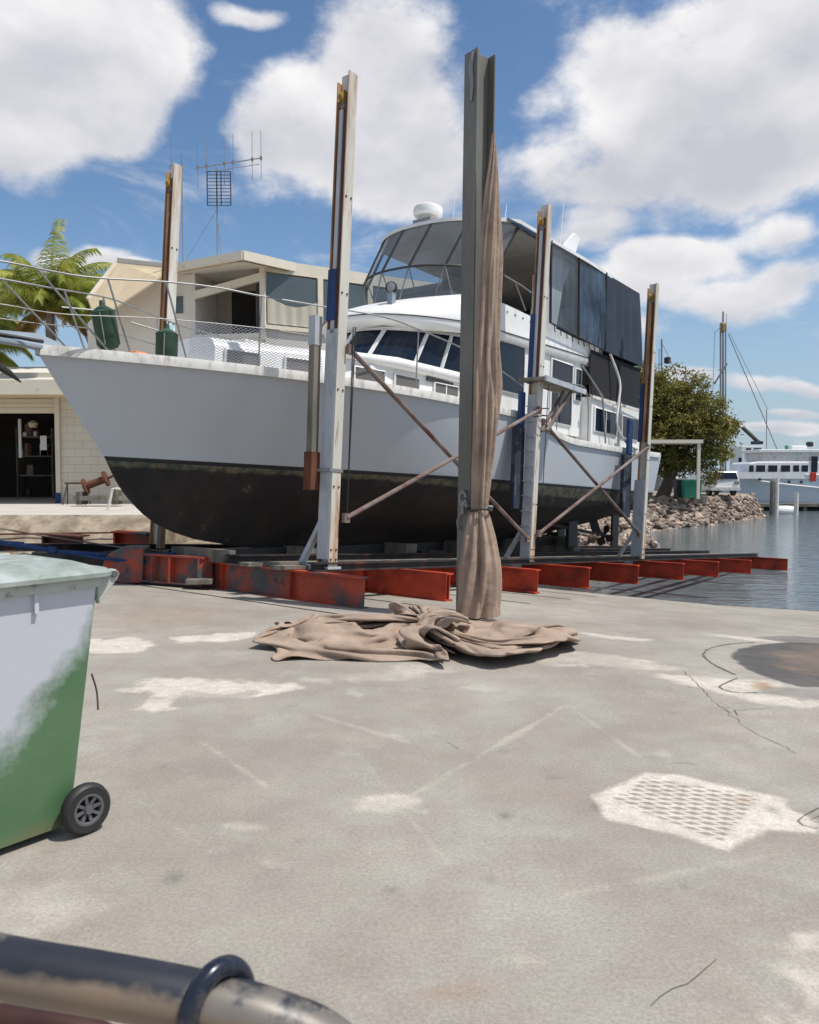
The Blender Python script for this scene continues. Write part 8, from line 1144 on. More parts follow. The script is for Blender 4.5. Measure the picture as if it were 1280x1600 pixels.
-2,-6,-3,-3,-4,-7,-4,-2,2,4,3,-4,-4,-2,-1,0,-3,-2,1,-6,-13,-8,2,6,6,1,-4,-4,-1,-1,-2,0,4,-7,-5,-1,2,0,-5,-7,-7,-4,2,0,5,2,1,4,3,0,-5,-4,-7,-7,-4,2,-2,-3,2,4,3,2,1,-2,-2,-2,-1,1,0,-3,-5,-6,-3,1,4,0,-3,-2,-4,-1,-1,4,3,2,-4,-5,-4,-2,0,-2,-1,3,4,
-11,-2,3,7,8,3,-2,-4,-2,2,5,4,1,-5,-2,-4,-6,-6,-3,-2,-4,-6,-5,-3,-1,-6,-3,-1,-6,-4,0,-1,-5,-6,-7,-7,-8,-6,-1,-5,-3,0,0,1,1,-3,-3,-2,-4,-5,-5,-6,-5,-5,-4,-4,-3,-4,-4,-1,5,4,0,2,0,2,2,1,0,-1,0,3,6,3,0,2,7,7,5,0,-5,-5,-1,5,6,3,-2,-2,-5,2,-2,-6,
-6,-6,-5,-3,-5,-5,-1,-4,-5,-4,-5,-5,-2,-3,-5,-5,-6,-6,-4,-2,-6,-6,-8,-8,-6,-4,0,1,-1,-1,-2,-3,-4,-4,-4,-3,-4,-5,-5,-2,-3,1,2,6,4,2,2,2,2,0,-1,0,2,6,5,-2,3,7,5,5,3,-4,-7,-4,4,5,5,1,1,-6,-4,0,4,1,-2,-2,-2,-1,-4,-7,-4,1,-1,-2,0,-2,-3,1,4,4,4,2,
1,-5,-9,-10,-10,-10,-8,-5,-3,0,1,-2,-4,-8,-8,-7,-6,-5,-3,-3,-1,-4,0,-3,-3,1,4,4,6,4,4,4,1,2,6,6,2,0,5,2,3,3,-3,-8,-5,3,5,6,3,1,-7,-2,5,1,4,5,4,4,2,1,0,-4,-6,2,-1,3,6,6,5,6,5,8,10,10,4,-1,-5,-8,-9,-8,-6,-5,-5,-3,-1,-3,-7,-11,-8,-4,-2,-3,-4,-2,
-3,0,-1,2,-1,-1,3,6,7,9,7,8,8,7,6,4,3,1,-1,0,2,-2,-9,-7,1,6,7,4,-1,-8,-6,4,9,7,3,4,6,7,4,-2,-1,4,3,4,7,6,7,8,10,9,11,10,7,3,1,1,2,2,1,1,1,-1,-2,-6,-9,-9,-5,-3,-1,-2,-3,-2,-2,-2,0,0,1,1,2,-1,1,6,7,8,9,7,6,5,5,4,1,2,-5,1,-1,-8,-9,-1,4,5,3,-1,-9,
-9,-1,4,7,7,5,6,6,5,3,1,-1,6,9,4,7,7,8,8,9,11,10,6,3,3,4,5,6,5,5,5,5,4,2,0,-2,-2,-1,4,3,4,1,0,0,2,1,1,0,0,0,3,2,2,5,5,5,3,2,4,6,4,4,1,0,-1,-9,-10,-2,3,5,4,1,-8,-9,-4,4,5,3,5,6,6,7,4,2,-1,5,5,4,8,10,10,9,7,4,4,0,-2,2,5,5,6,5,4,4,4,4,6,6,6,5,5,
2,5,5,1,0,-1,2,2,1,2,1,0,2,4,3,2,1,3,1,2,2,1,1,4,2,3,1,-3,-5,-2,2,5,5,3,-6,-9,-6,0,4,0,-2,-2,4,5,3,1,-2,4,8,5,9,9,-1,-1,-1,1,-1,-4,-2,2,2,5,6,3,2,0,1,3,5,7,8,8,6,3,2,2,5,0,-1,0,2,2,3,4,3,4,3,3,3,3,4,0,1,3,5,0,-2,2,3,5,0,-3,-2,2,6,8,5,-3,-8,-6,
0,3,1,-2,-5,-2,-2,2,-1,-7,0,7,6,4,5,-4,-5,-8,-8,-8,-7,-8,-7,-4,-3,-2,-1,1,2,3,4,2,3,5,3,2,1,-1,5,6,-1,-2,-1,3,2,0,4,2,2,0,4,5,3,2,-8,-12,-11,-10,-6,2,0,0,4,2,2,-2,2,6,6,3,-2,-8,-7,-1,2,1,-2,-7,-6,-3,0,-5,-10,-1,7,6,6,4,-6,-8,-5,-7,-8,-7,-7,-7,
-6,-5,-5,-9,-7,-6,-3,1,1,2,1,-3,-4,-4,2,3,4,-2,-3,-3,2,3,0,3,4,0,-2,2,4,2,4,-4,-4,-8,-9,-7,-6,-5,0,0,3,6,4,3,7,8,4,0,-6,-6,-2,3,2,1,-6,-5,-1,-3,-7,-8,-1,7,7,3,-6,-6,-10,-7,-6,-3,-3,-6,-6,-5,-5,-6,-5,-4,-8,-6,-4,-2,0,-1,-5,-6,-6,-6,-5,3,-4,-7,
-5,1,5,0,2,5,2,-1,0,2,3,-3,-2,2,-4,-1,3,-1,-3,-3,-2,-2,-2,4,3,7,8,4,3,-4,-6,-3,3,1,1,-1,-1,2,-3,-2,-2,-1,7,5,-1,-6,-8,-14,-13,-11,-5,-4,-7,-5,-4,-5,-3,-3,-2,-4,-2,-1,-1,-2,-4,-3,-2,-3,-4,-4,-6,-8,-4,3,2,6,0,2,6,4,-1,0,1,3,2,3,4,-1,-1,2,2,3,5,
2,-1,-3,-1,-4,10,9,6,4,-2,-5,-2,3,0,-1,-1,0,4,-1,4,4,0,6,2,-3,-9,-12,-14,-13,-9,-4,-2,-3,-3,-5,-6,-3,-3,-3,-6,-7,-12,-6,-4,-4,-3,-2,-3,-3,1,3,5,2,3,-1,6,1,1,5,4,0,-2,1,2,3,-1,3,3,0,3,3,2,6,5,5,6,3,-3,0,10,8,0,-1,-4,-3,1,0,1,3,2,4,2,6,3,0,2,-2,
-4,-8,-9,-10,-8,-3,-1,-4,-6,-6,-4,-2,-2,-3,-4,-3,-5,-8,-4,-4,1,-1,-2,-6,-3,2,2,4,3,5,2,6,0,-2,0,-1,-2,-4,-1,0,3,2,2,4,3,1,2,1,3,8,8,7,2,3,-2,-8,2,2,0,-3,-2,2,2,1,5,4,3,-1,-1,-2,-7,-8,-7,-6,-7,-8,-8,-4,0,2,4,3,1,-1,-2,-2,0,3,0,-3,-5,-2,2,2,-2,
1,-3,-3,-4,-2,4,2,1,0,6,-1,-6,-7,-7,-6,-6,-4,-2,0,3,1,3,4,4,3,1,1,3,6,8,8,4,-3,-1,-5,3,0,3,1,4,4,3,6,6,1,0,2,2,-3,-4,-7,-4,-5,-6,-4,0,4,5,7,4,3,-1,-1,0,0,1,0,2,-1,-1,2,6,3,-2,0,1,0,3,1,1,2,-1,1,1,-5,-3,0,1,0,0,0,-1,1,2,5,0,2,3,2,1,1,2,2,3,1,
1,1,-2,-3,1,2,4,5,5,5,6,5,0,0,2,3,0,0,3,1,-1,1,2,5,6,5,7,1,-2,0,2,3,3,3,2,0,-1,2,5,2,4,0,-3,-3,-2,0,1,2,0,2,2,-2,-2,2,5,4,3,1,-1,-1,0,2,2,3,3,2,2,3,2,1,0,-1,-1,0,-1,-3,-3,-1,4,6,5,6,5,4,3,2,2,6,8,5,3,5,5,7,7,6,9,6,3,2,0,1,3,0,1,2,3,2,2,2,1,0,
-1,3,-3,-6,-4,-3,2,1,0,0,0,1,0,-1,-3,6,5,4,2,0,0,3,5,3,2,3,5,4,1,1,3,1,-2,-4,-7,-5,-3,-3,-3,0,2,5,6,1,0,2,3,6,8,9,9,8,9,9,7,10,8,8,3,1,3,4,3,9,7,6,3,3,4,4,1,-1,-1,-4,-1,3,-2,-2,0,-1,1,1,0,-1,-1,-1,0,4,4,3,3,2,1,0,1,4,5,4,4,2,6,6,0,2,3,1,-2,-7,
-9,-8,-8,-2,3,1,4,2,-3,-3,1,2,6,6,8,9,8,10,10,10,9,5,5,2,2,4,5,7,9,5,7,5,4,2,2,0,-2,-2,-4,-1,-1,-2,2,2,0,0,1,2,-1,-2,-1,0,2,1,2,-4,-3,-4,3,5,4,1,2,6,5,3,4,3,6,7,4,2,-3,-7,-7,-9,-5,-5,-5,-2,6,-1,-4,-2,3,6,6,7,7,9,10,10,11,6,2,2,2,4,6,8,8,7,6,
3,2,3,1,0,-2,-1,-3,-5,-2,-2,0,-4,-2,2,2,1,1,3,1,0,-1,-2,-4,-4,-3,-1,-5,-2,2,6,6,4,2,2,4,4,3,3,5,6,5,3,0,-4,-7,-6,-6,-6,-5,0,-5,-4,0,7,7,8,8,7,8,8,10,10,3,1,4,6,7,8,7,7,4,1,1,1,2,1,1,-2,-5,-5,-3,0,-1,-1,-3,-3,-4,0,-1,2,0,3,2,-1,-2,-1,-3,-3,-4,
0,2,1,-1,4,5,6,7,4,4,4,2,-4,0,3,3,3,2,3,1,-1,-3,-2,2,-3,-7,0,3,5,3,7,8,9,8,7,7,2,4,7,9,10,8,5,2,-2,-3,-5,-3,-3,0,2,0,-1,-2,-4,1,0,-1,2,6,5,1,1,1,-3,-2,0,4,2,-2,-3,0,-2,-1,1,4,4,5,0,2,5,6,7,4,5,0,1,-8,-3,0,2,4,5,6,3,3,4,-1,-2,-4,-5,3,1,6,6,8,
8,10,9,3,4,8,7,3,-1,-1,-3,-2,-3,-4,-4,-7,-4,-6,-2,-1,-1,-2,-1,1,1,0,2,-2,1,1,-2,4,-1,-4,-3,1,4,2,-3,0,0,-1,-1,3,4,5,6,6,5,4,7,5,3,2,-3,-4,-7,-3,1,3,4,3,4,6,4,5,4,-5,2,1,6,7,8,8,8,7,6,6,6,2,1,-1,1,-4,-6,-5,-5,-4,-3,-2,-6,-6,-4,-5,-2,1,4,2,2,5,
3,1,2,3,5,-1,4,0,-3,-1,3,4,5,2,3,0,-1,2,3,1,4,5,4,3,3,6,2,0,-2,-3,-7,-2,0,4,4,3,5,6,6,7,6,6,3,7,9,11,9,8,7,1,-6,-5,-8,-4,-2,-1,-4,-2,0,0,1,1,1,0,5,2,-2,3,7,7,5,7,5,3,4,3,3,7,0,4,2,3,0,-3,-1,3,3,3,6,3,0,0,6,3,3,5,4,4,0,0,-1,-3,-3,0,0,-2,4,7,5,
6,7,6,5,5,7,9,12,12,13,10,8,6,1,-1,-2,-7,-4,-8,-9,-6,-4,-3,-2,-1,0,1,6,7,6,10,10,9,5,4,5,3,5,7,3,6,4,4,4,3,3,3,4,1,-3,-2,2,4,4,6,7,2,1,3,1,1,3,3,0,-2,-1,-1,1,-3,2,6,7,6,8,10,9,8,7,5,6,13,12,12,9,8,6,-2,-7,-8,-5,-3,-5,1,-1,-2,-1,0,1,2,1,5,3,5,
6,7,3,4,3,7,9,6,6,6,8,8,8,4,7,4,4,5,4,5,3,2,0,-1,1,5,2,2,1,-1,-3,-4,-3,-3,-2,-4,-3,0,-2,4,6,6,6,8,12,12,9,10,10,8,7,12,13,10,4,-1,-4,-6,-7,-9,-11,-7,0,0,5,5,3,3,3,2,4,5,4,1,0,0,-1,4,8,8,7,7,8,8,8,8,7,7,5,6,8,8,8,7,7,5,5,6,4,1,1,-1,0,0,-1,-2,
-2,-4,-4,-4,-4,-1,1,4,4,4,6,8,9,11,14,15,17,14,11,11,11,9,7,-1,-7,-7,-5,-2,-1,-3,-5,-5,-1,1,2,3,2,3,3,2,2,0,-1,-1,4,2,5,4,4,4,4,4,4,3,3,3,4,5,6,6,6,6,6,4,3,3,2,2,2,-2,-2,0,0,-2,-1,0,-2,-3,-4,-1,2,2,2,2,2,3,4,7,13,12,15,19,16,6,3,0,-2,-4,-4,-2,
0,1,4,5,2,-1,-4,-2,2,2,4,3,2,-1,-2,-1,-2,-3,3,0,-3,-3,-2,0,-3,-4,-4,-5,-3,-5,-1,3,2,1,1,2,0,-1,-4,-3,-4,-5,0,2,-5,-5,-2,-3,-4,0,2,-1,-3,-2,0,1,-1,-2,-1,0,0,1,1,4,6,12,17,-1,-3,-5,-6,-5,-4,-1,1,2,1,3,6,4,1,-3,-3,-1,1,3,2,0,-1,-2,-1,0,-5,-5,-5,
-5,-7,-7,-5,-6,-7,-5,-7,-2,-3,-5,-5,-3,-2,-4,-4,-3,-3,-4,-3,-4,-5,0,1,-3,-3,-2,-5,-5,-2,2,0,-4,-2,-2,-2,-4,-4,-2,0,-2,-4,-3,-2,-1,4,-4,-8,-5,-3,0,3,2,2,1,1,2,5,3,3,3,-1,-3,-3,-1,1,1,-1,1,-2,-3,-6,-6,-6,-7,-7,-7,-8,-8,-8,-7,-9,-6,-6,-7,-8,-8,
-8,-5,-2,-3,-2,-1,-2,-1,-1,-3,1,1,-2,0,-1,-3,-2,-1,1,-2,-2,-3,0,-1,-4,-4,-3,-2,-6,-8,-8,-9,-9,-7,-6,-6,-4,-4,-1,2,2,1,2,3,2,2,1,1,1,0,-2,-2,-1,0,2,1,-1,-5,-4,-5,-5,-4,-6,-8,-6,-6,-7,-9,-8,-8,-9,-7,-6,-5,-4,-5,-2,0,-1,-1,-1,0,-1,0,-1,1,3,2,2,
-1,-5,-4,-1,1,-2,-2,-2,0,-2,-4,-4,-4,-5,-8,-11,-10,-11,-6,-6,-5,-8,-5,-5,-4,-2,1,3,0,0,3,1,2,2,3,3,3,3,2,2,-1,0,-1,-3,-2,-1,-4,-3,-3,-2,1,0,1,-1,-3,-2,-1,-1,1,1,-2,-3,-2,-2,-4,-3,-3,-1,-2,0,0,1,2,5,3,-1,-6,-4,-1,-1,-1,-3,-1,-2,-4,-6,-4,-2,-5,
-9,-10,-9,-7,-4,-9,-7,-6,-5,-6,-3,-1,-2,0,-3,1,4,3,3,5,4,2,3,5,4,4,4,4,5,3,-1,3,4,5,3,4,6,2,6,0,0,0,1,1,3,3,-1,0,-1,-1,-2,-4,-7,-4,-5,-3,-2,0,0,1,1,1,-5,-6,-2,-2,-2,-4,-2,-5,-6,-5,-2,-1,-3,-8,-8,-5,-8,-6,-6,-3,-3,-3,-4,0,-1,-4,0,-4,2,4,5,3,4,
3,4,4,5,5,6,6,5,4,5,3,4,5,7,5,5,8,6,9,3,1,2,2,1,4,1,-1,0,-1,2,0,-5,-8,-5,-7,-7,-9,-8,-4,2,0,1,3,-2,0,-2,-5,-5,-5,-5,-5,-4,-2,-2,-4,-2,-7,-3,-4,-4,-3,-1,0,0,-2,-1,-3,-5,-3,-5,-5,0,5,5,5,4,6,6,8,7,9,8,9,9,9,9,8,7,6,7,9,9,8,9,5,2,2,3,3,8,5,3,5,
0,4,1,-1,-2,-2,-6,-9,-8,-8,-6,-1,-4,-8,-3,-8,-3,-2,-4,-6,-5,-5,-5,-1,0,-2,-3,-2,-4,-1,1,0,-3,-5,-4,-4,-7,-5,-4,-5,-4,-1,1,2,6,7,6,8,7,8,9,7,9,9,12,12,11,12,11,12,10,11,9,8,7,7,5,4,3,4,4,7,9,5,4,6,8,6,1,-3,-2,-4,-6,-5,-7,-6,0,-3,-7,-3,-5,0,3,
1,-5,-7,-5,-5,-2,-1,-7,-1,-2,-1,1,2,0,-2,-5,-6,-4,-4,-2,1,2,4,3,5,6,8,8,7,8,7,8,7,9,10,11,11,10,9,8,6,8,9,11,9,10,8,9,6,4,4,5,6,8,9,12,9,12,12,12,11,11,11,5,0,0,0,1,3,0,-3,-2,-2,-1,4,1,-5,-8,-6,-2,-3,-3,2,0,-2,-1,-1,-1,-3,-4,-4,1,4,3,4,5,8,7,
4,5,7,9,7,8,7,7,10,6,9,8,7,8,8,8,7,5,3,6,9,8,9,6,7,8,6,5,6,8,10,10,10,10,11,9,12,11,13,14,12,6,2,0,4,4,2,0,-1,0,1,5,3,-1,-5,-4,1,0,3,2,-1,-1,-1,0,2,2,2,4,4,6,6,8,8,8,5,2,2,4,5,5,5,3,5,7,4,4,4,5,4,5,7,6,3,1,5,7,7,7,5,5,7,7,7,7,9,10,8,8,10,10,
8,6,8,9,10,13,10,6,4,7,8,5,4,1,0,3,8,6,1,-5,-2,1,4,5,3,3,4,5,5,5,8,8,8,9,10,9,6,7,6,2,0,1,3,3,4,4,1,4,4,2,4,3,2,3,4,5,5,2,0,4,5,5,5,4,4,5,6,7,7,10,9,9,8,10,9,8,6,7,8,8,10,11,7,9,8,9,7,4,4,1,4,7,8,6,4,3,6,7,7,4,4,7,9,11,12,11,9,5,5,3,2,2,5,4,
0,-2,-1,2,1,2,4,1,3,3,3,2,3,1,2,2,2,4,3,1,3,4,5,3,2,3,3,3,4,4,8,9,9,9,10,12,11,11,11,9,10,11,12,8,10,7,7,11,8,9,6,7,8,10,10,8,8,9,11,11,9,8,10,12,10,10,9,6,1,0,0,-2,0,3,3,1,0,0,0,0,2,3,2,2,3,4,3,2,-1,-1,0,4,4,3,2,3,2,4,3,1,2,2,3,2,4,7,8,6,8,
8,11,11,11,11,11,12,11,9,7,9,9,8,10,11,11,12,13,14,14,14,11,9,13,15,12,10,9,8,8,6,7,5,3,1,0,0,-1,0,4,4,3,1,1,2,1,4,3,3,1,3,4,3,3,2,3,1,2,5,4,4,3,3,4,2,2,3,3,3,1,2,6,7,7,4,5,7,7,6,8,10,9,10,7,7,8,7,7,7,8,9,10,12,12,13,9,11,11,11,11,8,6,6,6,5,
6,6,5,3,3,4,2,0,-2,1,1,1,1,2,0,-1,4,4,3,2,3,4,3,5,3,3,2,-1,3,4,5,5,5,5,2,2,3,1,2,-1,-1,3,5,7,1,3,4,4,6,7,8,7,6,5,7,10,9,5,3,5,6,3,6,9,3,5,6,6,7,7,6,5,5,7,7,7,7,6,5,6,4,2,1,-1,1,2,3,2,2,0,0,5,6,4,2,4,5,3,5,3,5,4,2,4,5,4,5,5,3,2,1,3,2,2,0,-1,0,
4,7,2,2,3,2,3,5,5,6,5,5,5,6,5,3,0,0,-3,-6,-2,1,-1,0,2,5,7,7,7,8,7,7,7,6,5,5,4,6,5,4,2,1,4,5,5,4,3,2,2,4,4,3,2,4,5,5,4,3,5,5,2,3,4,4,4,4,1,0,1,1,1,2,1,-2,0,3,5,4,3,1,0,4,4,4,4,3,3,3,4,5,1,1,4,2,1,4,1,-1,-3,-2,1,2,1,1,2,3,6,6,5,3,3,5,7,6,4,2,1,
5,5,5,6,1,0,2,3,3,1,0,2,4,6,4,3,5,6,4,4,4,5,4,3,1,-1,0,-1,-1,1,0,-2,-1,2,4,4,3,2,3,6,5,5,1,2,4,5,3,3,0,4,7,0,5,6,0,-3,-7,-6,-2,-2,-3,-4,-4,-1,3,3,3,2,3,5,6,5,2,2,3,5,5,4,4,2,3,4,6,6,4,2,1,4,6,6,3,4,6,5,5,5,6,6,4,1,-1,2,0,0,0,-2,-2,-2,0,2,1,1,
0,3,4,4,4,2,3,4,4,5,5,3,3,7,
]
cl3 = np.cumsum(np.array(CLOTH, float).reshape(3, 108, 74), axis=1) * .004
X3, Y3, Z3 = cl3[0], cl3[1], cl3[2]
X3 = (X3 - X3.min()) / (X3.max() - X3.min()) * 2.85 - 1.29; Y3 = (Y3 - Y3.min()) / (Y3.max() - Y3.min()) * 2.35 + 5.96; Z3 = Z3 - Z3.min()
fs = np.clip((X3 - .05) / .7, 0, 1); fs = fs * fs * (3 - 2 * fs); Y3 = 8.05 + (Y3 - 8.05) * (1 + .75 * fs * (1 - .5 * np.clip((X3 - 1.0) / .55, 0, 1)))
sS, wW = sw(X3, Y3); Z3 = np.maximum(Z3 - .006, .003) * .66 + ramp_z(sS, wW)
hp = MB(); hp.grid([[(X3[i, j] - cp.x, Y3[i, j] - cp.y, Z3[i, j]) for j in range(74)] for i in range(108)])
o_ = mkobj('heaped_cloth', hp, M['tarp'], tarp, smooth='all'); md = o_.modifiers.new('sub', 'SUBSURF'); md.levels = 1; md.render_levels = 1
md = o_.modifiers.new('solid', 'SOLIDIFY'); md.thickness = .006; md.offset = -1

# ---------------------------------------------------------------- wheelie bin
BU = Vector((.62, .785, 0)).normalized(); BV = Vector((-.785, .62, 0)).normalized(); bo = onz(100, 1304)
BNM = Matrix(((BU.x, BV.x, 0, bo.x), (BU.y, BV.y, 0, bo.y), (0, 0, 1, 0), (0, 0, 0, 1)))
bin_ = root('wheelie_bin', 'green wheelie bin with a big faded white patch, cut by the left photo edge', 'wheelie bin', mat=BNM)
m = bpy.data.materials.new('faded_green_plastic'); m.use_nodes = True; t = m.node_tree; b = t.nodes['Principled BSDF']; l = t.links
tcn = n_('ShaderNodeTexCoord'); co_ = tcn.outputs['Object']; sz = n_('ShaderNodeSeparateXYZ'); l.new(co_, sz.inputs[0])
gr = mixc(mp_(noise(2.2, 5, .6), .35, .68, 0, 1), (.070, .155, .070), (.110, .200, .105)); gr = mixc(mp_(noise(14, 7, .75), .62, .74, 0, .6), gr, (.16, .24, .16))
# pale patch: high on the side, its lower edge dropping away from the hinge
ed = t.nodes.new('ShaderNodeMath'); ed.operation = 'MULTIPLY_ADD'; l.new(sz.outputs[0], ed.inputs[0]); ed.inputs[1].default_value = -1.15; l.new(sz.outputs[2], ed.inputs[2])
ed2 = t.nodes.new('ShaderNodeMath'); ed2.operation = 'ADD'; l.new(ed.outputs[0], ed2.inputs[0]); l.new(mp_(noise(4.5, 7, .65), .3, .7, -.10, .10), ed2.inputs[1])
c = mixc(mp_(ed2.outputs[0], .60, .76, 0, 1), gr, (.50, .52, .56))
c = mixc(mp_(noise(30, 6, .8), .66, .74, 0, .5), c, (.13, .15, .11))
dz_ = t.nodes.new('ShaderNodeMath'); dz_.operation = 'ADD'; l.new(sz.outputs[2], dz_.inputs[0]); l.new(mp_(noise(9, 6, .7), .3, .7, -.05, .05), dz_.inputs[1])
c = mixc(mp_(dz_.outputs[0], .10, -.02, 0, .75), c, (.20, .15, .08))
l.new(c, b.inputs['Base Color']); b.inputs['Roughness'].default_value = .48
bp = n_('ShaderNodeBump', Strength=.2, Distance=.01); l.new(noise(5, 3, .5), bp.inputs['Height']); l.new(bp.outputs[0], b.inputs['Normal'])
def rrect(x0, x1, y0, y1, r, z, n=5):
    o_ = []
    for (cx_, cy_, a0) in ((x1-r, y0+r, -90), (x1-r, y1-r, 0), (x0+r, y1-r, 90), (x0+r, y0+r, 180)):
        for k in range(n+1): a_ = R(a0 + 90*k/n); o_.append((cx_ + r*math.cos(a_), cy_ + r*math.sin(a_), z))
    return o_
bb_ = MB(); rings = []
for f in (0, .02, .1, .3, .5, .7, .9, 1.0):
    rings.append(rrect(-.56 - .11*f, .04 + .105*f, .0 - .055*f, .50 + .055*f, .035, .035 + .965*f))
bb_.grid(rings, True); bb_.add(rings[0], [tuple(range(24))[::-1]]); mkobj('body', bb_, m, bin_, smooth=50)
mkobj('bin_inside', MB().prism(rrect(-.6, .1, 0, .5, .05, .93), (0, 0, .02)), M['dark'], bin_)
rim = MB(); rim.grid([rrect(-.70, .17, -.075, .575, .06, z_) for z_ in (.975, 1.012)] , True); rim.grid([rrect(-.70, .17, -.075, .575, .06, .975), rrect(-.67, .14, -.05, .55, .05, .98)], True)
rim.grid([rrect(-.70, .17, -.075, .575, .06, 1.012), rrect(-.67, .14, -.05, .55, .05, 1.014)], True)
mkobj('rim', rim, M['binrim'], bin_)
for x_ in (-.12, -.42): mkobj('rim_rib', MB().bx(x_-.008, x_+.008, -.066, -.045, .90, .975), m, bin_)
ld_ = MB(); lr = []
for z_, ins_ in ((1.015, -.022), (1.032, -.024), (1.045, -.005), (1.048, .03), (1.058, .05), (1.072, .09), (1.085, .20)):
    lr.append([(x_, y_, z2) for x_, y_, z2 in rrect(-.71 + ins_, .175 - ins_*.9, -.08 + ins_, .58 - ins_, .07, z_)])
ld_.grid(lr, True); ld_.add(lr[-1], [tuple(range(24))]); lid = mkobj('lid', ld_, M['binlid'], bin_, smooth=60)
for y_ in (.12, .26, .40): mkobj('lid_ridge', MB().tube([(-.5, y_, 1.082), (.0, y_, 1.078)], .012, 6), M['binlid'], lid, smooth=True)
for y_ in (-.05, .50): mkobj('hinge_arm', MB().prism([(.13, y_, 1.035), (.215, y_, 1.035), (.235, y_, 1.015), (.22, y_, .99), (.14, y_, .90)], (0, .035, 0)), M['binrim'], bin_, bevel=.006)
mkobj('handle', MB().tube([(.205, -.06, 1.015), (.205, .56, 1.015)], .014, 10), M['wheel'], bin_, smooth=True)
for y_ in (-.085, .57):
    wh = mkobj('wheel', MB().lathe((.06, y_, .101), (0, 1, 0), [(.02, .060), (0, .062), (.0, .088), (.008, .097), (.025, .101), (.042, .097), (.05, .088), (.05, .06)], 36, False), M['black'], bin_, smooth=40)
    hb_ = MB(); hb_.lathe((.06, y_ + .002, .101), (0, 1, 0), [(.002, .050), (-.003, .053), (-.003, .062), (.045, .062), (.045, .050), (.002, .050)], 32, False); hb_.lathe((.06, y_ - .004, .101), (0, 1, 0), [(0, .001), (0, .016), (.04, .018), (.04, .001)], 16)
    for k in range(8): a_ = k * math.pi / 4 + .2; dv = Vector((math.cos(a_), 0, math.sin(a_))); hb_.beam(Vector((.06, y_+.012, .101)) + dv*.014, Vector((.06, y_+.006, .101)) + dv*.055, .012, .012, up=dv.cross(Vector((0,1,0))))
    mkobj('hub', hb_, M['wheel'], wh, smooth=30); mkobj('hub_back', MB().lathe((.06, y_ + .025, .101), (0, 1, 0), [(0, .001), (0, .056), (.01, .056), (.01, .001)], 24), M['black'], wh)
mkobj('axle', MB().tube([(.06, -.05, .107), (.06, .56, .107)], .012, 8), M['steel'], bin_)
mkobj('drip_strip', MB().tube(spline([(.118, -.02, .62), (.135, -.025, .55), (.140, -.025, .47)]), .004, 5), M['bark'], bin_)

# ---------------------------------------------------------------- bent pipe handrail right in front of the camera
hr = root('pipe_handrail', 'chipped dark blue bent pipe handrail across the bottom left corner, closest to the camera', 'handrail', at(300, 1560, .72))
o0 = at(300, 1560, .72)
def rel(P): return [p - o0 for p in P]
pts = spline([at(-500, 1402, .80), at(-250, 1454, .76), at(0, 1510, .72), at(150, 1536, .71), at(290, 1562, .705), at(410, 1592, .70), at(510, 1634, .70), at(575, 1710, .70), at(612, 1850, .71), at(620, 2100, .74)], 8)
mkobj('top_pipe', MB().tube(rel(pts), .0265, 28), M['railpaint'], hr, smooth=True)
p2 = spline([at(-500, 1545, .84), at(-200, 1580, .80), at(60, 1598, .78), at(200, 1640, .77), at(400, 1760, .76), at(420, 2100, .78)], 8)
mkobj('lower_pipe', MB().tube(rel(p2), .014, 16), mat('rusty_lower_pipe', (.045, .016, .012), .6, var=.3, vs=20), hr, smooth=True)
mkobj('post_leg', MB().tube(rel([at(-480, 1410, .80), Vector((at(-480, 1410, .80).x, .80, 0))]), .03, 20), M['railpaint'], hr, smooth=True)
e_ = pts[-1]; mkobj('post_leg', MB().tube(rel([e_, Vector((e_.x, e_.y, 0))]), .03, 20), M['railpaint'], hr, smooth=True)
rg = MB(); ctr = at(342, 1582, .705); t1 = Vector((.48, .62, .0)).normalized(); t2 = Vector((0, 0, 1)); 
rg.tube([ctr + t1 * (.034 * math.cos(k*math.pi/16)) + Vector((0.0, -.004, .0)) + t2 * (.043 * math.sin(k*math.pi/16)) for k in range(32)], .0095, 12, True)
thing('steel_ring', rg, M['ringpaint'], 'dark steel ring looped round the pipe handrail at the bottom of the photo', 'ring', smooth='all')
# ---------------------------------------------------------------- left: terrace, workshop, house
tz = .64
T0 = at(-700, 806, 15.2); T1 = at(262, 806, 15.2)
te = MB(); n_t = 40; r0 = []; r1 = []; r2 = []; rr = random.Random(8)
for k in range(n_t + 1):
    f = k / n_t; x_ = T0.x + (T1.x - T0.x) * f; j = rr.uniform(-.05, .05)
    r0.append((x_, 14.05 + j + f*.1, -.05)); r1.append((x_, 14.7 + j, .42 + rr.uniform(-.03, .03))); r2.append((x_, 15.1 + j*.4, tz))
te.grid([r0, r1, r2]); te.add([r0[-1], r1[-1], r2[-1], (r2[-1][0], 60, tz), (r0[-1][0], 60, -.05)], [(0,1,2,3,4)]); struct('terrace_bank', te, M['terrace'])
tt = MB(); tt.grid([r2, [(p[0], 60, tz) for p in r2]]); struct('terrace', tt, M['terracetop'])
tcb = MB(); tcb.tube([(-30, 14.5, .28), (-9, 14.45, .30), (-4.9, 14.45, .36)], .018, 6); thing('drain_pipe', tcb, M['rust'], 'thin rusty pipe running along the stained concrete bank', 'pipe')
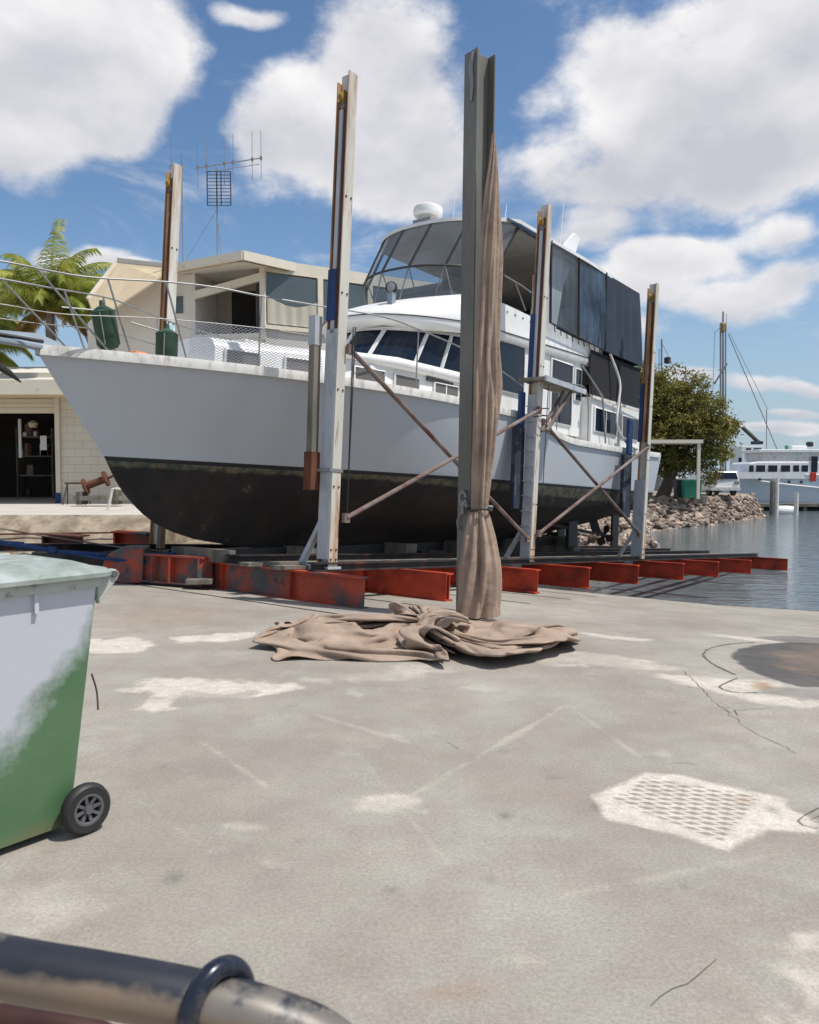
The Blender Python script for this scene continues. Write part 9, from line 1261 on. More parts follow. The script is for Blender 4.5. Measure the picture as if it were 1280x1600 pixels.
# workshop
wd_ = 21.0
def W3(px, py, d=wd_): return at(px, py, d)
shed = root('workshop', 'low cream workshop with an open roller door at the left edge', 'workshop', W3(0, 787))
S0 = W3(0, 787)
def srel(p): return Vector(p) - S0
xL = W3(-420, 700).x; xd0 = W3(-330, 700).x; xd1 = W3(88, 700).x; xR = W3(230, 700).x + 1.6
zt = 4.05; zd = W3(0, 643).z
sh = MB()
def blk(mb, x0, x1, y0, y1, z0, z1): mb.bx(x0 - S0.x, x1 - S0.x, y0 - S0.y, y1 - S0.y, z0 - S0.z, z1 - S0.z)
blk(sh, xd1 + .12, xR, 21, 21.2, tz, zt); blk(sh, xL, xd0, 21, 21.2, tz, zt); blk(sh, xd0, xd1 + .12, 21.0, 21.2, 3.55, zt); blk(sh, xL, xL + .2, 21.2, 27, tz, zt); blk(sh, xR - .2, xR, 21.2, 27, tz, zt); blk(sh, xL, xR, 27, 27.2, tz, zt)
wallm = mat('painted_block_wall', (.62, .57, .47), .8, var=.06, vs=2, bump=.1, bs=15)
t = wallm.node_tree; b = t.nodes['Principled BSDF']; l = t.links
brn = t.nodes.new('ShaderNodeTexBrick'); brn.inputs['Scale'].default_value = 1; brn.inputs['Brick Width'].default_value = .40; brn.inputs['Row Height'].default_value = .205; brn.inputs['Mortar Size'].default_value = .008
tc_ = t.nodes.new('ShaderNodeTexCoord'); mpx = t.nodes.new('ShaderNodeMapping'); mpx.inputs['Rotation'].default_value = (R(90), 0, 0); l.new(tc_.outputs['Object'], mpx.inputs[0]); l.new(mpx.outputs[0], brn.inputs['Vector'])
brn.inputs['Color1'].default_value = (1,1,1,1); brn.inputs['Color2'].default_value = (.95,.95,.94,1); brn.inputs['Mortar'].default_value = (.72,.70,.66,1)
src_ = b.inputs['Base Color'].links[0].from_socket; mxx = t.nodes.new('ShaderNodeMix'); mxx.data_type = 'RGBA'; mxx.blend_type = 'MULTIPLY'; mxx.inputs[0].default_value = 1; l.new(src_, mxx.inputs[6]); l.new(brn.outputs['Color'], mxx.inputs[7]); l.new(mxx.outputs[2], b.inputs['Base Color'])
mkobj('wall', sh, wallm, shed)
rd_ = MB()
nsl = 5
for k in range(nsl): blk(rd_, xd0, xd1, 21.04, 21.10, zd + k*.12 + .01, zd + k*.12 + .10)
blk(rd_, xd0, xd1, 21.06, 21.12, zd - .04, zd + nsl*.12); mkobj('roller_door', rd_, M['cream'], shed, bevel=.01)
jb = MB(); blk(jb, xd1, xd1 + .12, 20.93, 21.05, tz, 3.6); mkobj('door_jamb', jb, M['cream'], shed); jb = MB(); blk(jb, xd1-.02, xd1 + .13, 20.92, 20.93, tz, tz + .28); mkobj('jamb_band', jb, M['blue'], shed)
rf = MB(); z1_ = 3.62
poly = [(xL - .5, 20.2, 3.72), (xR + .4, 20.2, 3.72), (xR + .4, 27.5, 5.0), (xL - .5, 27.5, 5.0)]
rf.prism([Vector(p) - S0 for p in poly], (0, 0, .06)); mkobj('roof', rf, M['roof'], shed)
fa = MB(); blk(fa, xL - .5, xR + .4, 20.14, 20.2, 3.40, 3.76); mkobj('fascia', fa, M['fascia'], shed); fa = MB(); blk(fa, xL - .5, xR + .4, 20.2, 21.0, 3.40, 3.43); mkobj('soffit', fa, M['soffit'], shed)
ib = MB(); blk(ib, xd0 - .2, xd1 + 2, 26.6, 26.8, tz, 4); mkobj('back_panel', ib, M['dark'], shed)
it = root('tool_shelf', 'cluttered dark shelving with tools just inside the workshop door', 'shelves', (W3(60, 780, 25.2).x, 25.2, tz)); 
o_s = W3(60, 780, 23); shf = MB()
for z_ in (.0, .7, 1.3, 1.9): shf.bx(-.55, .55, -.2, .2, z_, z_ + .04)
for x_ in (-.55, .55): shf.bx(x_-.02, x_+.02, -.2, .2, 0, 2.2)
mkobj('shelf_frame', shf, M['timber'], it)
rr = random.Random(4)
for k in range(14): z_ = rr.choice((.04, .74, 1.34, 1.94)); x_ = rr.uniform(-.45, .45); h_ = rr.uniform(.1, .4); mkobj('stored_item', MB().lathe((x_, -.08, z_), (0, 0, 1), [(0, .09), (h_, .09), (h_ + .03, .03)], 10) if k % 2 else MB().bx(x_-.1, x_+.1, -.15, .1, z_, z_+h_), [M['brace'], M['grimy'], M['rust'], M['darksteel'], M['white']][k % 5], it)
thing('notice_sheet', MB().bx(-.09, .09, 0, .01, -.2, .2), M['white'], 'small white sheet hung on the dark workshop shelving', 'notice', ).location = W3(68, 692, 22.7)
thing('fluorescent_tube', MB().bx(-.04, .04, 0, .04, -.55, .55), mat('pale_strip', (.75, .75, .72), .4), 'tall pale strip leaning inside the dark workshop doorway', 'strip').location = W3(31, 685, 22.9)
thing('hanging_lamp', MB().lathe((0,0,0), (0,0,1), [(0, .10), (.12, .14), (.2, .04)], 14), M['soffit'], 'round tan lamp hanging inside the workshop doorway', 'lamp', smooth=True).location = W3(52, 668, 22.7)
# bits in front of the workshop wall
def sawhorse(loc, label):
    r_ = root('saw_horse', label, 'saw horse', loc)
    mkobj('top_bar', MB().bx(-.28, .28, -.03, .03, .50, .55), M['bark'], r_)
    for x_ in (-.22, .22):
        for y_ in (-.14, .14): mkobj('leg', MB().beam((x_, 0, .52), (x_*1.3, y_, 0), .03, .03), M['bark'], r_)
    return r_
sh_ = sawhorse(at(120, 788, 19.9), 'small wooden saw horse against the cream wall beside the workshop door')
wl = root('winch_drum', 'rusty winch drum lying on a low timber frame under the bow', 'winch', at(160, 788, 19.2))
wm2 = MB(); wm2.lathe((-.42, 0, .42), (.93, .1, .36), [(0, .03), (0, .19), (.05, .19), (.06, .09), (.5, .09), (.51, .19), (.56, .19), (.57, .03), (.72, .03)], 18); mkobj('drum', wm2, M['rust'], wl, smooth=30)
mkobj('frame', MB().bx(-.6, .5, -.25, .25, .1, .2).bx(-.55, -.42, -.2, .2, 0, .3).bx(.3, .42, -.2, .2, 0, .42), M['timber'], wl)
fr = MB(); p0 = at(168, 800, 17); fr.tube([p0, p0 + Vector((.12, 0, .5)), p0 + Vector((.20, 0, .50)), p0 + Vector((.55, 0, .46)), p0 + Vector((.56, 0, .12))], .03, 6); thing('bent_pipe', fr, M['grimy'], 'bent white pipe stand on the terrace edge under the bow', 'pipe')

# house
HD = 24.0; hc = at(413, 600, HD)
house = root('house', 'large cream two-storey house with a balcony, behind the boat', 'house', (hc.x, hc.y, tz)); HO = Vector((hc.x, hc.y, tz))
dL = Vector((-1, .16, 0)).normalized(); dR = Vector((.86, .51, 0)).normalized(); zc = at(413, 425, HD).z
def HQ(f, z, side, out=0):                        # f metres along a face from the corner
    d_ = dL if side == 'L' else dR; nn = Vector((-d_.y, d_.x, 0)) if side == 'L' else Vector((d_.y, -d_.x, 0))
    if nn.y > 0: nn = -nn
    return d_ * f + nn * out + Vector((0, 0, z))
ZW = zc - tz
def panel(name, side, f0, f1, z0, z1, out, th, m_, par=house, **k):
    a_, b_ = HQ(f0, z0, side, out), HQ(f1, z0, side, out); c_ = HQ(f1, z1, side, out); d_ = HQ(f0, z1, side, out); nn = (HQ(0, 0, side, 1) - HQ(0, 0, side, 0)) * th
    return mkobj(name, MB().prism([a_, b_, c_, d_], -nn), m_, par, **k)
# px to face metres, left face runs from 413 to about 150
def fL(px): 
    lo_, hi2 = 0, 12
    for _ in range(40):
        mid_ = (lo_ + hi2) / 2; p = HO + dL * mid_; q = 640 + F * p.x / p.y
        if q > px: lo_ = mid_
        else: hi2 = mid_
    return lo_
def fR(px):
    lo_, hi2 = 0, 14
    for _ in range(40):
        mid_ = (lo_ + hi2) / 2; p = HO + dR * mid_; q = 640 + F * p.x / p.y
        if q < px: lo_ = mid_
        else: hi2 = mid_
    return lo_
def zL(px, py): p = HO + dL * fL(px); return at(px, py, p.y).z - tz
def zR(px, py): p = HO + dR * fR(px); return at(px, py, p.y).z - tz
f305 = fL(305); f150 = fL(140); zb = zL(360, 522)
wp = [HQ(f305, 0, 'L'), HQ(f150, 0, 'L')] + [HQ(fL(a_), zL(a_, b_), 'L') for a_, b_ in ((142, 505), (165, 482), (215, 450), (250, 430), (305, 428))]
mkobj('wall', MB().prism(wp, Vector((.03, .2, 0))), M['housewall'], house)
panel('wall', 'L', 0, f305, 0, zb, 0, .2, M['housewall']); panel('balcony_back', 'L', .1, f305, zb - .1, ZW + .5, -1.6, .1, mat('brown_wall', (.36, .31, .27), .85, var=.1))
mkobj('balcony_floor', MB().prism([HQ(0, zb, 'L', .05), HQ(f305, zb, 'L', .05), HQ(f305, zb, 'L', -1.7), HQ(0, zb, 'L', -1.7)], (0, 0, -.12)), M['housewall'], house)
panel('balcony_side', 'L', f305 - .08, f305, zb, ZW + .4, 0, 1.7, M['housewall'])
panel('balcony_door', 'L', .5, 1.6, zb, zb + 1.6, -1.55, .04, M['dark'])
mkobj('balcony_beam', MB().beam(HQ(-.05, ZW - .12, 'L', .02), HQ(f305 - .05, ZW - .62, 'L', .02), .12, .22), M['fascia'], house)
panel('corner_post', 'L', -.06, .10, zb - .2, ZW + .3, .06, .16, M['fascia'])
panel('window_frame', 'L', fL(292), fL(276), zL(285, 492), zL(285, 460), .02, .03, M['fascia']); panel('small_window', 'L', fL(291), fL(277), zL(285, 490), zL(285, 463), .03, .03, M['winglass'])
# right face: glazed
fe = fR(680); zs = zR(460, 512); zh = zR(460, 432)
panel('wall', 'R', 0, fe, 0, zs - .05, 0, .2, M['housewall']); panel('wall', 'R', 0, fe, zh + .05, ZW + .4, 0, .2, M['fascia'])
panel('window_sill', 'R', 0, fe, zs - .12, zs, .10, .14, M['fascia'])
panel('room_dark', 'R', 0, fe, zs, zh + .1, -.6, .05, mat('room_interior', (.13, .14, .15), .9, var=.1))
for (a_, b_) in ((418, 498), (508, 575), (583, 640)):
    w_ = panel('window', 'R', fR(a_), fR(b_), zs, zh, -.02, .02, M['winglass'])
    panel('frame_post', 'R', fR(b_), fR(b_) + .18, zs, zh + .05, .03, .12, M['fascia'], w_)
cu = MB(); cr_ = []
for j in range(6):
    f2 = j / 5; cr_.append([HQ(fR(420) + (fR(500) - fR(420)) * k / 24, zs + .05 + (1 - f2) * ((zh - zs) * .50 - .25 * math.sin(k / 24 * 3.14) + .05), 'R', .02 + .03 * math.sin(k * 1.3) * (1 - f2 * .4)) for k in range(25)])
mkobj('curtain', cu.grid(cr_), M['curtain'], house, smooth=True)
# roof: low pitched slab with deep tan eaves; apex over the corner
ra = at(380, 394, 22.9) - HO; rb = at(640, 455, 29.5) - HO; rc = at(185, 407, 26.5) - HO; rd2 = at(138, 468, 25.4) - HO; re = Vector((6, 14, ra.z + .3)); rc2 = at(262, 416, 24.3) - HO
roof = MB(); 
def slab(mb, pts, th): mb.prism(pts, (0, 0, -th))
slab(roof, [ra, rb, re, Vector((-4, 12, ra.z + .6)), rc2], .22); mkobj('roof', roof, M['roof'], house)
g_ = MB(); g_.beam(ra + Vector((.0, -.05, -.10)), rb + Vector((0, -.05, -.12)), .10, .26).beam(ra + Vector((0, -.05, -.1)), rc2 + Vector((0, -.05, -.10)), .10, .24); mkobj('gutter', g_, M['fascia'], house)
ev = MB(); e1 = ra + Vector((0, 0, -.26)); e2 = rb + Vector((0, 0, -.26)); e3 = rc2 + Vector((0, 0, -.26))
ev.add([e1, e2, HQ(fe, ZW + .25, 'R'), HQ(0, ZW + .25, 'L'), HQ(f305 + .6, ZW + .25, 'L'), e3], [(0,1,2,3), (0,3,4,5)]); mkobj('eaves', ev, M['soffit'], house)
wing = MB(); slab(wing, [rc2 + Vector((0, 0, .02)), rc, rd2, at(150, 500, 23.7) - HO, at(252, 432, 23.5) - HO], .06); mkobj('side_roof', wing, M['soffit'], house)
wg2 = MB(); wg2.beam(rc, rd2 + Vector((0, 0, 0)), .10, .14).beam(rc, rc2, .1, .16); mkobj('barge_board', wg2, M['roof'], house)
# television and radio aerials on the roof
ta = at(340, 396, 23.8); ae = root('roof_aerial', 'tall television aerial mast with stacked elements on the house roof', 'aerial', ta)
Hm = at(340, 262, 23.8).z - ta.z
mkobj('mast', MB().tube([(0, 0, -.2), (0, 0, Hm)], .020, 6).tube([(0, 0, Hm*.42), (.12, 0, -.1)], .010, 5).tube([(-.02, 0, Hm*.5), (-1.0, .3, -.1)], .007, 4), M['steel'], ae)
bx0 = at(309, 262, 23.8) - ta; bx1 = at(408, 247, 23.8) - ta; bo_ = MB(); bo_.tube([bx0, bx1], .016, 6); bo_.tube([bx0 + Vector((.2, .3, -.02)), bx1 + Vector((-.1, .3, -.06))], .010, 5); mkobj('boom', bo_, M['steel'], ae)
for f in (0, .14, .42, .56, .86, 1.0):
    p = bx0.lerp(bx1, f); mkobj('element', MB().tube([p + Vector((0, 0, -.62)), p + Vector((0, 0, .80))], .009, 5).bx(p.x-.03, p.x+.03, p.y-.03, p.y+.03, p.z-.05, p.z+.05), M['steel'], ae)
pn = MB(); pa = at(325, 322, 23.8) - ta; pc = at(361, 269, 23.8) - ta; cxm = (pa.x + pc.x) / 2
for k in range(11): z_ = pa.z + (pc.z - pa.z) * k / 10; pn.tube([(pa.x, -.05, z_), (pc.x, -.05, z_)], .011, 4)
for x_ in (pa.x, cxm - .06, cxm + .06, pc.x): pn.tube([(x_, -.05, pa.z), (x_, -.05, pc.z)], .016, 4)
mkobj('grid_panel', pn, M['darksteel'], ae)
for px_, tp in ((268, 208), (284, 225)):
    p = at(px_, 262, 25.5); q_ = at(px_, tp, 25.5); thing('whip_aerial', MB().tube([(0, 0, -3.0), (0, 0, 0), (0, 0, q_.z - p.z)], [.02, .02, .008], 5).bx(-.05, .05, -.05, .05, -.06, .06), M['steel'], 'thin whip aerial %s behind the rusty left post' % ('left of a pair' if px_ == 268 else 'right of a pair'), 'aerial', 'whip aerials behind the left post').location = p

# ---------------------------------------------------------------- palm
rr = random.Random(21)
pc_ = at(78, 478, 27.5); palm = root('palm_tree', 'coconut palm with yellow green fronds rising behind the workshop roof', 'palm', (pc_.x, pc_.y, tz))
hgt = pc_.z - tz
mkobj('trunk', MB().tube([(0, .1, -.1), (.1, .1, hgt*.4), (0, 0, hgt*.8), (0, 0, hgt + .1)], [.22, .17, .15, .13], 10), M['palmtrunk'], palm, smooth=True)
def frond(L_, azm, elv, droop, m_, wdt=.8):
    g_ = MB(); n_f = 22; d_ = Vector((math.cos(azm), math.sin(azm), 0)); pts_ = []; p = Vector((0, 0, hgt)); a_ = elv
    for k in range(n_f + 1): pts_.append(p.copy()); p = p + (d_ * math.cos(a_) + Vector((0, 0, math.sin(a_)))) * (L_ / n_f); a_ -= droop / n_f * (.4 + 1.2 * k / n_f)
    g_.tube(pts_, [.03 - .026 * k / n_f for k in range(n_f + 1)], 4)
    sd = Vector((-d_.y, d_.x, 0))
    for k in range(4, n_f * 5):
        f = k / (n_f * 5); i = int(f * n_f); p = pts_[i].lerp(pts_[min(i+1, n_f)], f * n_f - i); tg = (pts_[min(i+1, n_f)] - pts_[i]).normalized(); ll = wdt * (math.sin(min(f * 1.15 + .12, 1) * 3.0)) ** .6 + .08
        for s_ in (-1, 1):
            dv = (sd * s_ * .75 + tg * .65 + Vector((0, 0, -.35 - .5 * rr.random()))).normalized(); q_ = p + dv * ll * .55; e_ = q_ + (dv + Vector((0, 0, -.7))).normalized() * ll * .5; wv2 = tg * .015
            g_.add([p - wv2, p + wv2, q_ + wv2 * .9, q_ - wv2 * .9, e_], [(0, 1, 2, 3), (3, 2, 4)])
    mkobj('frond', g_, m_, palm)
for (azd, eld, L_, dr_) in ((92, 86, 3.3, .5), (80, 75, 3.0, 1.3), (15, 68, 3.3, 1.9), (-5, 52, 3.2, 1.9), (25, 40, 3.2, 1.6), (-15, 25, 3.0, 1.3), (170, 60, 3.3, 1.9), (185, 42, 3.4, 1.5), (200, 22, 3.2, 1.3), (160, 75, 3.0, 1.5), (-60, 50, 2.8, 2.0), (240, 50, 2.8, 2.0), (120, 50, 3, 1.9), (60, 50, 3, 1.9), (-100, 70, 2.6, 2.2), (5, 5, 2.6, 1.1), (-40, 15, 2.6, 1.2), (215, 5, 2.7, 1.1), (-80, 25, 2.4, 1.5), (35, 20, 3.0, 1.3), (-25, 38, 3.0, 1.6), (10, 28, 3.1, 1.5), (150, 35, 3.0, 1.5), (-120, 35, 2.6, 1.6), (190, 55, 3.0, 1.7), (0, 82, 2.8, 1.6), (-50, 65, 2.8, 1.9), (70, 62, 3.0, 1.6), (45, 8, 2.6, 1.0), (-8, -6, 2.6, .9)):
    frond(L_, R(azd + rr.uniform(-6, 6)), R(eld), dr_, M['palm'])
for k in range(9): frond(1.9, rr.uniform(0, 6.28), R(-5 - 25*rr.random()), 1.1, M['palmdry'], .4)
# second palm, only its fronds reach in at the left edge
p2r = dup(palm, (pc_.x - 3.5, pc_.y + .6, tz - 1.1), R(50), 'second palm cut by the left edge, beside the taller palm')
palm['group'] = p2r['group'] = 'palms behind the workshop'
cv = MB(); pts_ = [at(-60, 528, 22.3), at(0, 517, 22.3), at(60, 522, 22.3), at(110, 545, 22.3)]; q_ = [p + Vector((0, -2.0, -.35)) for p in pts_]
cv.grid([pts_, q_]); thing('boat_cover', cv, M['skin_grey'], 'blue grey cover sheet lying over something on the workshop roof edge', 'cover', solid=.05)

# ---------------------------------------------------------------- the point: tree, shelter, bins, van
def tree(name, label, base, hgt, crown, nleaf, m_, seed, lean=(0, 0), ls=.20):
    rr = random.Random(seed); r_ = root(name, label, 'tree', base); tk_ = MB(); tips = []
    p0 = Vector((0, 0, -.3)); p1 = Vector((lean[0], lean[1], hgt * .30)); tk_.tube([p0, p0.lerp(p1, .5) + Vector((.08, 0, 0)), p1], [hgt*.055, hgt*.042, hgt*.036], 9)
    for k in range(9):
        c_ = crown[k % len(crown)]; e_ = Vector(c_[0]) + Vector((rr.uniform(-.4, .4), rr.uniform(-.4, .4), rr.uniform(-.3, .3))); md_ = p1.lerp(e_, .5) + Vector((rr.uniform(-.4, .4), rr.uniform(-.4, .4), .2)); tk_.tube([p1, md_, e_], [hgt*.024, hgt*.014, .02], 6); tips.append(e_)
        for q in range(3): e2 = e_ + Vector((rr.uniform(-1, 1), rr.uniform(-1, 1), rr.uniform(-.4, .9))) * c_[1] * .7; tk_.tube([md_.lerp(e_, .6), e2], [.035, .012], 5)
    mkobj('trunk', tk_, M['bark'], r_, smooth=True)
    lv = MB(); cl2 = []
    tot = sum(c_[1] ** 2 for c_ in crown)
    for c_, rad in crown:
        for k in range(int(34 * rad * rad / 1.5)):
            v = Vector((rr.gauss(0, 1), rr.gauss(0, 1), rr.gauss(0, 1))).normalized() * rad * (rr.random() ** .38); v.z *= .8; cl2.append((Vector(c_) + v, rr.uniform(.28, .55)))
    per = max(6, nleaf // len(cl2)); V_ = []; F_ = []
    for cc, cr2 in cl2:
        for q in range(per):
            v = Vector((rr.gauss(0, .5), rr.gauss(0, .5), rr.gauss(0, .4))) * cr2; p = cc + v; a_ = Vector((rr.uniform(-1, 1), rr.uniform(-1, 1), rr.uniform(-.5, 1))).normalized(); b_ = a_.cross(Vector((rr.uniform(-1, 1), rr.uniform(-1, 1), rr.uniform(-1, 1)))).normalized(); s_ = ls * rr.uniform(.5, 1.1)
            i = len(V_); V_ += [p - a_*s_, p + b_*s_*.35, p + a_*s_, p - b_*s_*.35]; F_.append((i, i+1, i+2, i+3))
    lv.v = [tuple(v) for v in V_]; lv.f = F_; mkobj('crown', lv, m_, r_); return r_
tb = onz(1035, 778, .0); tb = at(1032, 777, 48); tb.z = 0
def cr(px, py, r_, dy=0): p = at(px, py, 48 + dy) - tb; return ((p.x, p.y, p.z), r_)
tree('fig_tree', 'broad olive green tree leaning over the rocky point behind the stern', tb, 8, [cr(1015, 640, 1.9), cr(1045, 605, 1.5), cr(1080, 625, 1.8), cr(1060, 665, 1.9), cr(1102, 668, 1.7), cr(1130, 662, .9), cr(1088, 715, 1.3), cr(1122, 708, .9, 1), cr(1020, 700, 1.7), cr(1000, 600, 1.5), cr(985, 660, 1.8, 1), cr(1050, 725, 1.2), cr(1112, 745, .5, 1)], 34000, M['leaf'], 2, (.9, 0), .16)
mp2_ = at(1062, 690, 45); sh2 = root('shelter', 'small flat-roofed open shelter with one white post at the water edge', 'shelter', (mp2_.x, 45, 0))
x0_, x1_ = at(1000, 690, 45).x - mp2_.x, at(1096, 690, 45).x - mp2_.x; zr = at(1062, 690, 45).z
mkobj('roof', MB().bx(x0_, x1_, -.3, 2.2, zr - .1, zr + .10), M['fascia'], sh2); mkobj('post', MB().bx(x1_ - .28, x1_ - .12, -.25, -.1, 0, zr - .1), M['fascia'], sh2); mkobj('post', MB().bx(x0_ + .1, x0_ + .25, 1.9, 2.05, 0, zr - .1), M['fascia'], sh2)
def small_bin(px, d, m_, label, s_=1):
    p = at(px, 777, d); p.z = 0.0; r_ = root('wheelie_bin', label, 'wheelie bin', p, group='wheelie bins on the point'); b_ = MB(); b_.grid([rrect(-.24*s_, .24*s_, -.28, .28, .04, .04, 2), rrect(-.30*s_, .30*s_, -.34, .34, .04, 1.0, 2)], True); mkobj('body', b_, m_, r_); mkobj('lid', MB().prism(rrect(-.33*s_, .33*s_, -.37, .37, .05, 1.0, 2), (0, 0, .08)), m_, r_)
    for x_ in (-.22, .22): mkobj('wheel', MB().lathe((x_, .25, .1), (1, 0, 0), [(-.03, .1), (.03, .1)], 12), M['black'], r_)
small_bin(1062, 46.2, M['black'], 'dark wheelie bin at the left end of the row under the shelter'); small_bin(1074, 45.6, M['greenbin'], 'bright green wheelie bin in the middle of the row under the shelter'); small_bin(1086, 46.4, M['greenbin'], 'green wheelie bin nearest the white shelter post')
v0 = at(1113, 775, 53); v0.z = 0.0; van = root('parked_van', 'white parked van seen end on between the shelter and the pale blue boat', 'van', v0)
vb = MB(); vb.prism([(-.92, -2.2, .35), (.92, -2.2, .35), (.92, -2.2, 1.05), (.80, -2.0, 1.55), (-.80, -2.0, 1.55), (-.92, -2.2, 1.05)], (0, 4.2, 0)); mkobj('body', vb, M['white'], van, bevel=.05)
mkobj('windscreen', MB().add([(-.80, -2.18, 1.08), (.80, -2.18, 1.08), (.70, -2.04, 1.48), (-.70, -2.04, 1.48)], [(0,1,2,3)]), M['glass'], van, solid=.02)
mkobj('bumper', MB().bx(-.93, .93, -2.3, -2.2, .35, .55), M['grimy'], van)
for x_ in (-.7, .7):
    mkobj('headlight', MB().bx(x_-.15, x_+.15, -2.22, -2.19, .75, .92), M['steel'], van)
    for y_ in (-1.5, 1.3): mkobj('wheel', MB().lathe((x_*1.1, y_, .32), (1, 0, 0), [(-.1, .32), (.1, .32)], 16), M['black'], van)
wb = at(1046, 760, 50); wb.z = 0.1
ws3 = root('small_boat', 'little white boat ashore behind the leaning tree trunk', 'boat', wb)
mkobj('hull', MB().prism([(-1.2, 0, .3), (.6, 0, .1), (1.2, 0, 1.1), (-1.3, 0, 1.0)], (0, 1.6, 0)), M['white'], ws3, bevel=.05); mkobj('cabin', MB().prism([(-.9, .2, 1.0), (.5, .2, 1.05), (.3, .2, 1.6), (-.7, .2, 1.6)], (0, 1.2, 0)), M['white'], ws3, bevel=.04)

# ---------------------------------------------------------------- moored boats on the right
def cruiser(name, label, px0, px1, yw, ysh0, ysh1, d, m_hull, group=None):
    """bow at px0 facing left; traced hull given real beam"""
    bp0 = at(px0, yw, d); r_ = root(name, label, 'boat', (bp0.x, d, WZ), group=group); L_ = at(px1, yw, d).x - bp0.x; hb0 = at(px0, ysh0, d).z - WZ; hb1 = at(px1, ysh1, d).z - WZ
    g_ = MB(); n_c = 30
    for s_ in (-1, 1):
        rws = []
        for i in range(n_c + 1):
            u = i / n_c; w_ = 2.3 * (1 - (1 - min(u / .45, 1)) ** 2.2); zt_ = hb0 + (hb1 - hb0) * (u ** .8); rws.append([(u*L_ - .9*(1-u) * (zf), s_ * w_ * (.82 + .18 * zf) , -.3 + (zt_ + .3) * zf) for zf in (0, .2, .4, .6, .8, 1)])
        g_.grid(rws)
    g_.add([(u*L_, s_*2.3*(1 - (1 - min(u/.45, 1))**2.2), hb0 + (hb1-hb0)*u**.8 - .05) for s_, us2 in ((-1, [k/12 for k in range(13)]), (1, [1 - k/12 for k in range(13)])) for u in us2], [tuple(range(26))])
    mkobj('hull', g_, m_hull, r_, smooth=40); return r_, L_, hb0, hb1
cb_, L_, h0, h1 = cruiser('motor_cruiser', 'pale blue grey motor cruiser moored at the right edge with a white wheelhouse', 1137, 1420, 796, 737, 748, 68, M['hullblue'])
def C3(px, py, yy=0): p = at(px, py, 68 + yy); return Vector((p.x - cb_.location.x, yy, p.z - WZ))
mkobj('boot_top', MB().bx(1.2, L_, -2.28, 2.28, -.1, .35), M['black'], cb_)
def cbox(name, px0, px1, py0, py1, y0, y1, m_, **k):
    a_ = C3(px0, py1, y0); c_ = C3(px1, py0, y0); return mkobj(name, MB().bx(a_.x, c_.x, y0, y1, a_.z, c_.z), m_, cb_, **k)
front_shape = [C3(1162, 745, -1.9), C3(1172, 723, -1.9), C3(1185, 721, -1.9), C3(1420, 721, -1.9), C3(1420, 745, -1.9)]; mkobj('deck_house', MB().prism(front_shape, (0, 3.8, 0)), M['white'], cb_, bevel=.12); cbox('upper_cabin', 1192, 1420, 706, 722, -1.7, 1.7, M['grimy'], bevel=.08); cbox('cabin_roof', 1186, 1420, 702, 707, -1.9, 1.9, M['white'], bevel=.05); cbox('bulwark', 1150, 1420, 738, 748, -2.3, -2.2, M['white'])
for a_, c_ in ((1171, 1178), (1182, 1196), (1201, 1215), (1221, 1235), (1240, 1249), (1253, 1263)): cbox('cabin_window', a_, c_, 727, 737, -1.96, -1.9, M['soffit'] if a_ == 1219 else M['glass'])
cbox('side_door', 1268, 1278, 713, 738, -1.96, -1.9, M['glass']); cbox('life_ring', 1266, 1276, 738, 752, -2.4, -2.32, M['red'], bevel=.1); cbox('radar_housing', 1236, 1262, 696, 703, -.5, .5, M['white'], bevel=.1); cbox('deck_gear', 1228, 1232, 696, 706, -.6, -.4, M['greenbin']); cbox('funnel', 1264, 1272, 690, 698, -.3, .3, M['black'], bevel=.1)
rub2 = MB(); rub2.tube([C3(1185, 751, -2.2), C3(1230, 757, -2.4), C3(1280, 762, -2.42), C3(1400, 766, -2.4)], .07, 6); mkobj('rubbing_strake', rub2, M['white'], cb_); mkobj('gunwale', MB().tube([(L_*u - .9*0, -2.3*(1 - (1 - min(u/.45, 1))**2.2) - .03, h0 + (h1-h0)*u**.8 + .03) for u in [k/14 for k in range(15)]], .08, 6), M['white'], cb_)
for px_ in (1187, 1233, 1252): mkobj('porthole', MB().lathe(C3(px_, 749 if px_ < 1200 else 753, -2.30), (0, -1, 0), [(0, .12), (.06, .12), (.08, .02)], 10), M['black'], cb_)
mkobj('tall_aerial', MB().tube([C3(1198, 704), C3(1198, 640)], .04, 5), M['steel'], cb_)
# trawler behind with tall mast and booms
tr_, L2, t0, t1 = cruiser('fishing_trawler', 'white fishing trawler with a tall double mast and rigging behind the tree', 1010, 1196, 790, 764, 768, 84, M['galv'])
def T3(px, py, yy=0): p = at(px, py, 84 + yy); return Vector((p.x - tr_.location.x, yy, p.z - WZ))
def tbox(name, px0, px1, py0, py1, y0, y1, m_): a_ = T3(px0, py1, y0); c_ = T3(px1, py0, y0); return mkobj(name, MB().bx(a_.x, c_.x, y0, y1, a_.z, c_.z), m_, tr_, bevel=.05)
tbox('wheelhouse', 1158, 1192, 697, 745, -1.5, 1.5, M['white']); tbox('wheelhouse_window', 1166, 1174, 700, 712, -1.56, -1.5, M['glass']); tbox('wheelhouse_window', 1178, 1190, 700, 712, -1.56, -1.5, M['glass']); tbox('roof_box', 1179, 1193, 689, 694, -.5, .5, M['navy']); tbox('side_window', 1154, 1160, 715, 735, -1.5, -1.4, M['glass'])
ms = MB(); ms.tube([T3(1130, 740), T3(1130, 487)], [.16, .09], 8).tube([T3(1126, 740), T3(1126, 505)], .09, 6).tube([T3(1134, 740), T3(1134, 505)], .07, 6); mkobj('mast', ms, M['steel'], tr_)
mkobj('masthead_lamp', MB().lathe(T3(1129, 520), (0, 0, 1), [(0, .14), (.2, .24), (.9, .24), (1.1, .12)], 10), M['orange'], tr_)
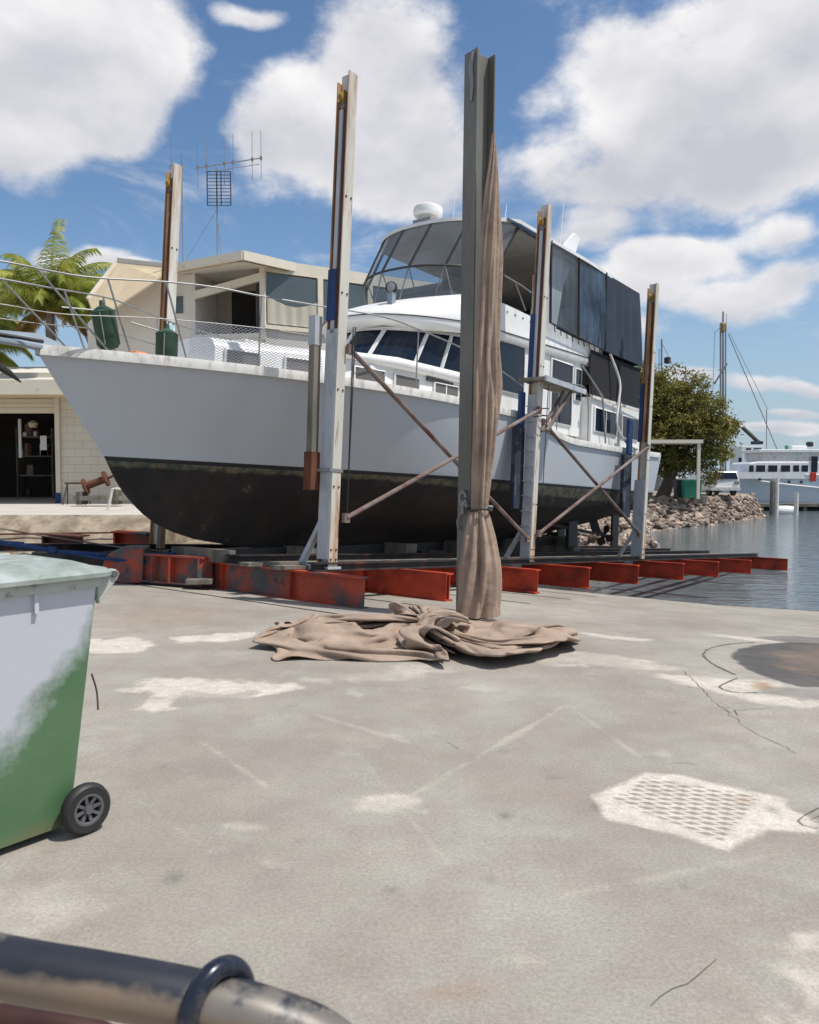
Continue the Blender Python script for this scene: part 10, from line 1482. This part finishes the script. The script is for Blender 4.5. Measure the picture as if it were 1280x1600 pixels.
for a_, c_, w_ in (((1138, 522), (1216, 706), .05), ((1140, 520), (1200, 640), .03), ((1116, 600), (1136, 568), .10), ((1160, 668), (1186, 692), .22), ((1117, 518), (1114, 610), .03), ((1126, 512), (1117, 520), .03), ((1080, 580), (1136, 577), .04), ((1135, 490), (1135, 520), .03)):
    mkobj('boom' if w_ > .08 else 'stay', MB().tube([T3(*a_), T3(*c_)], w_, 5), M['steel'] if w_ < .2 else M['darksteel'], tr_)
y2 = at(1036, 780, 95); rm = root('yacht_mast', 'distant mast with a dark pennant and stays rising over the olive tree', 'mast', (y2.x, 95, WZ)); R0 = Vector((y2.x, 95, WZ))
mkobj('spar', MB().tube([at(1034, 780, 95) - R0, at(1034, 530, 95) - R0], .10, 6).tube([at(1030, 780, 95) - R0, at(1030, 545, 95) - R0], .05, 6), M['steel'], rm); mkobj('stay', MB().tube([at(1034, 535, 95) - R0, at(1056, 580, 95) - R0, at(1090, 780, 95) - R0], .04, 5), M['steel'], rm); mkobj('pennant', MB().lathe(at(1043, 563, 94) - R0, (0, 0, 1), [(-.4, .1), (-.3, .4), (.3, .4), (.4, .1)], 8), M['navy'], rm)
# mooring piles and dock
for k, (px_, yt) in enumerate(((1206, 752), (1213, 747), (1244, 770))):
    p = at(px_, 796, 58); z1p = at(px_, yt, 58).z; thing('mooring_pile', MB().tube([(0, 0, -3), (0, 0, z1p - WZ)], .16, 10), M['grimy'] if k != 0 else M['timber'], ['grey timber mooring pile, shortest side left of the close pair in front of the cruiser', 'tall white mooring pile, right of the close pair in front of the cruiser', 'lone thin white mooring pile standing further right in front of the cruiser'][k], 'pile', 'mooring piles by the cruiser').location = (p.x, 58, WZ)
dn = at(1225, 790, 60); dh = root('dinghy', 'small white dinghy floating between the mooring piles and the cruiser', 'dinghy', (dn.x, 60, WZ))
mkobj('hull', MB().tube([(-1.0, 0, .25), (-.6, 0, .22), (.3, 0, .2), (.9, 0, .25)], [.12, .38, .42, .3], 12), M['white'], dh, smooth=True)
jt = MB(); a_ = at(1175, 797, 64); jt.bx(0, 22, 0, 2.2, .35, .6); 
for k in range(6): jt.bx(1 + 3.5*k, 1.25 + 3.5*k, .1, .35, -2, .35)
thing('floating_jetty', jt, M['timber'], 'low dark jetty running along the waterline beside the pale blue cruiser', 'jetty').location = (a_.x, 64.6, WZ)
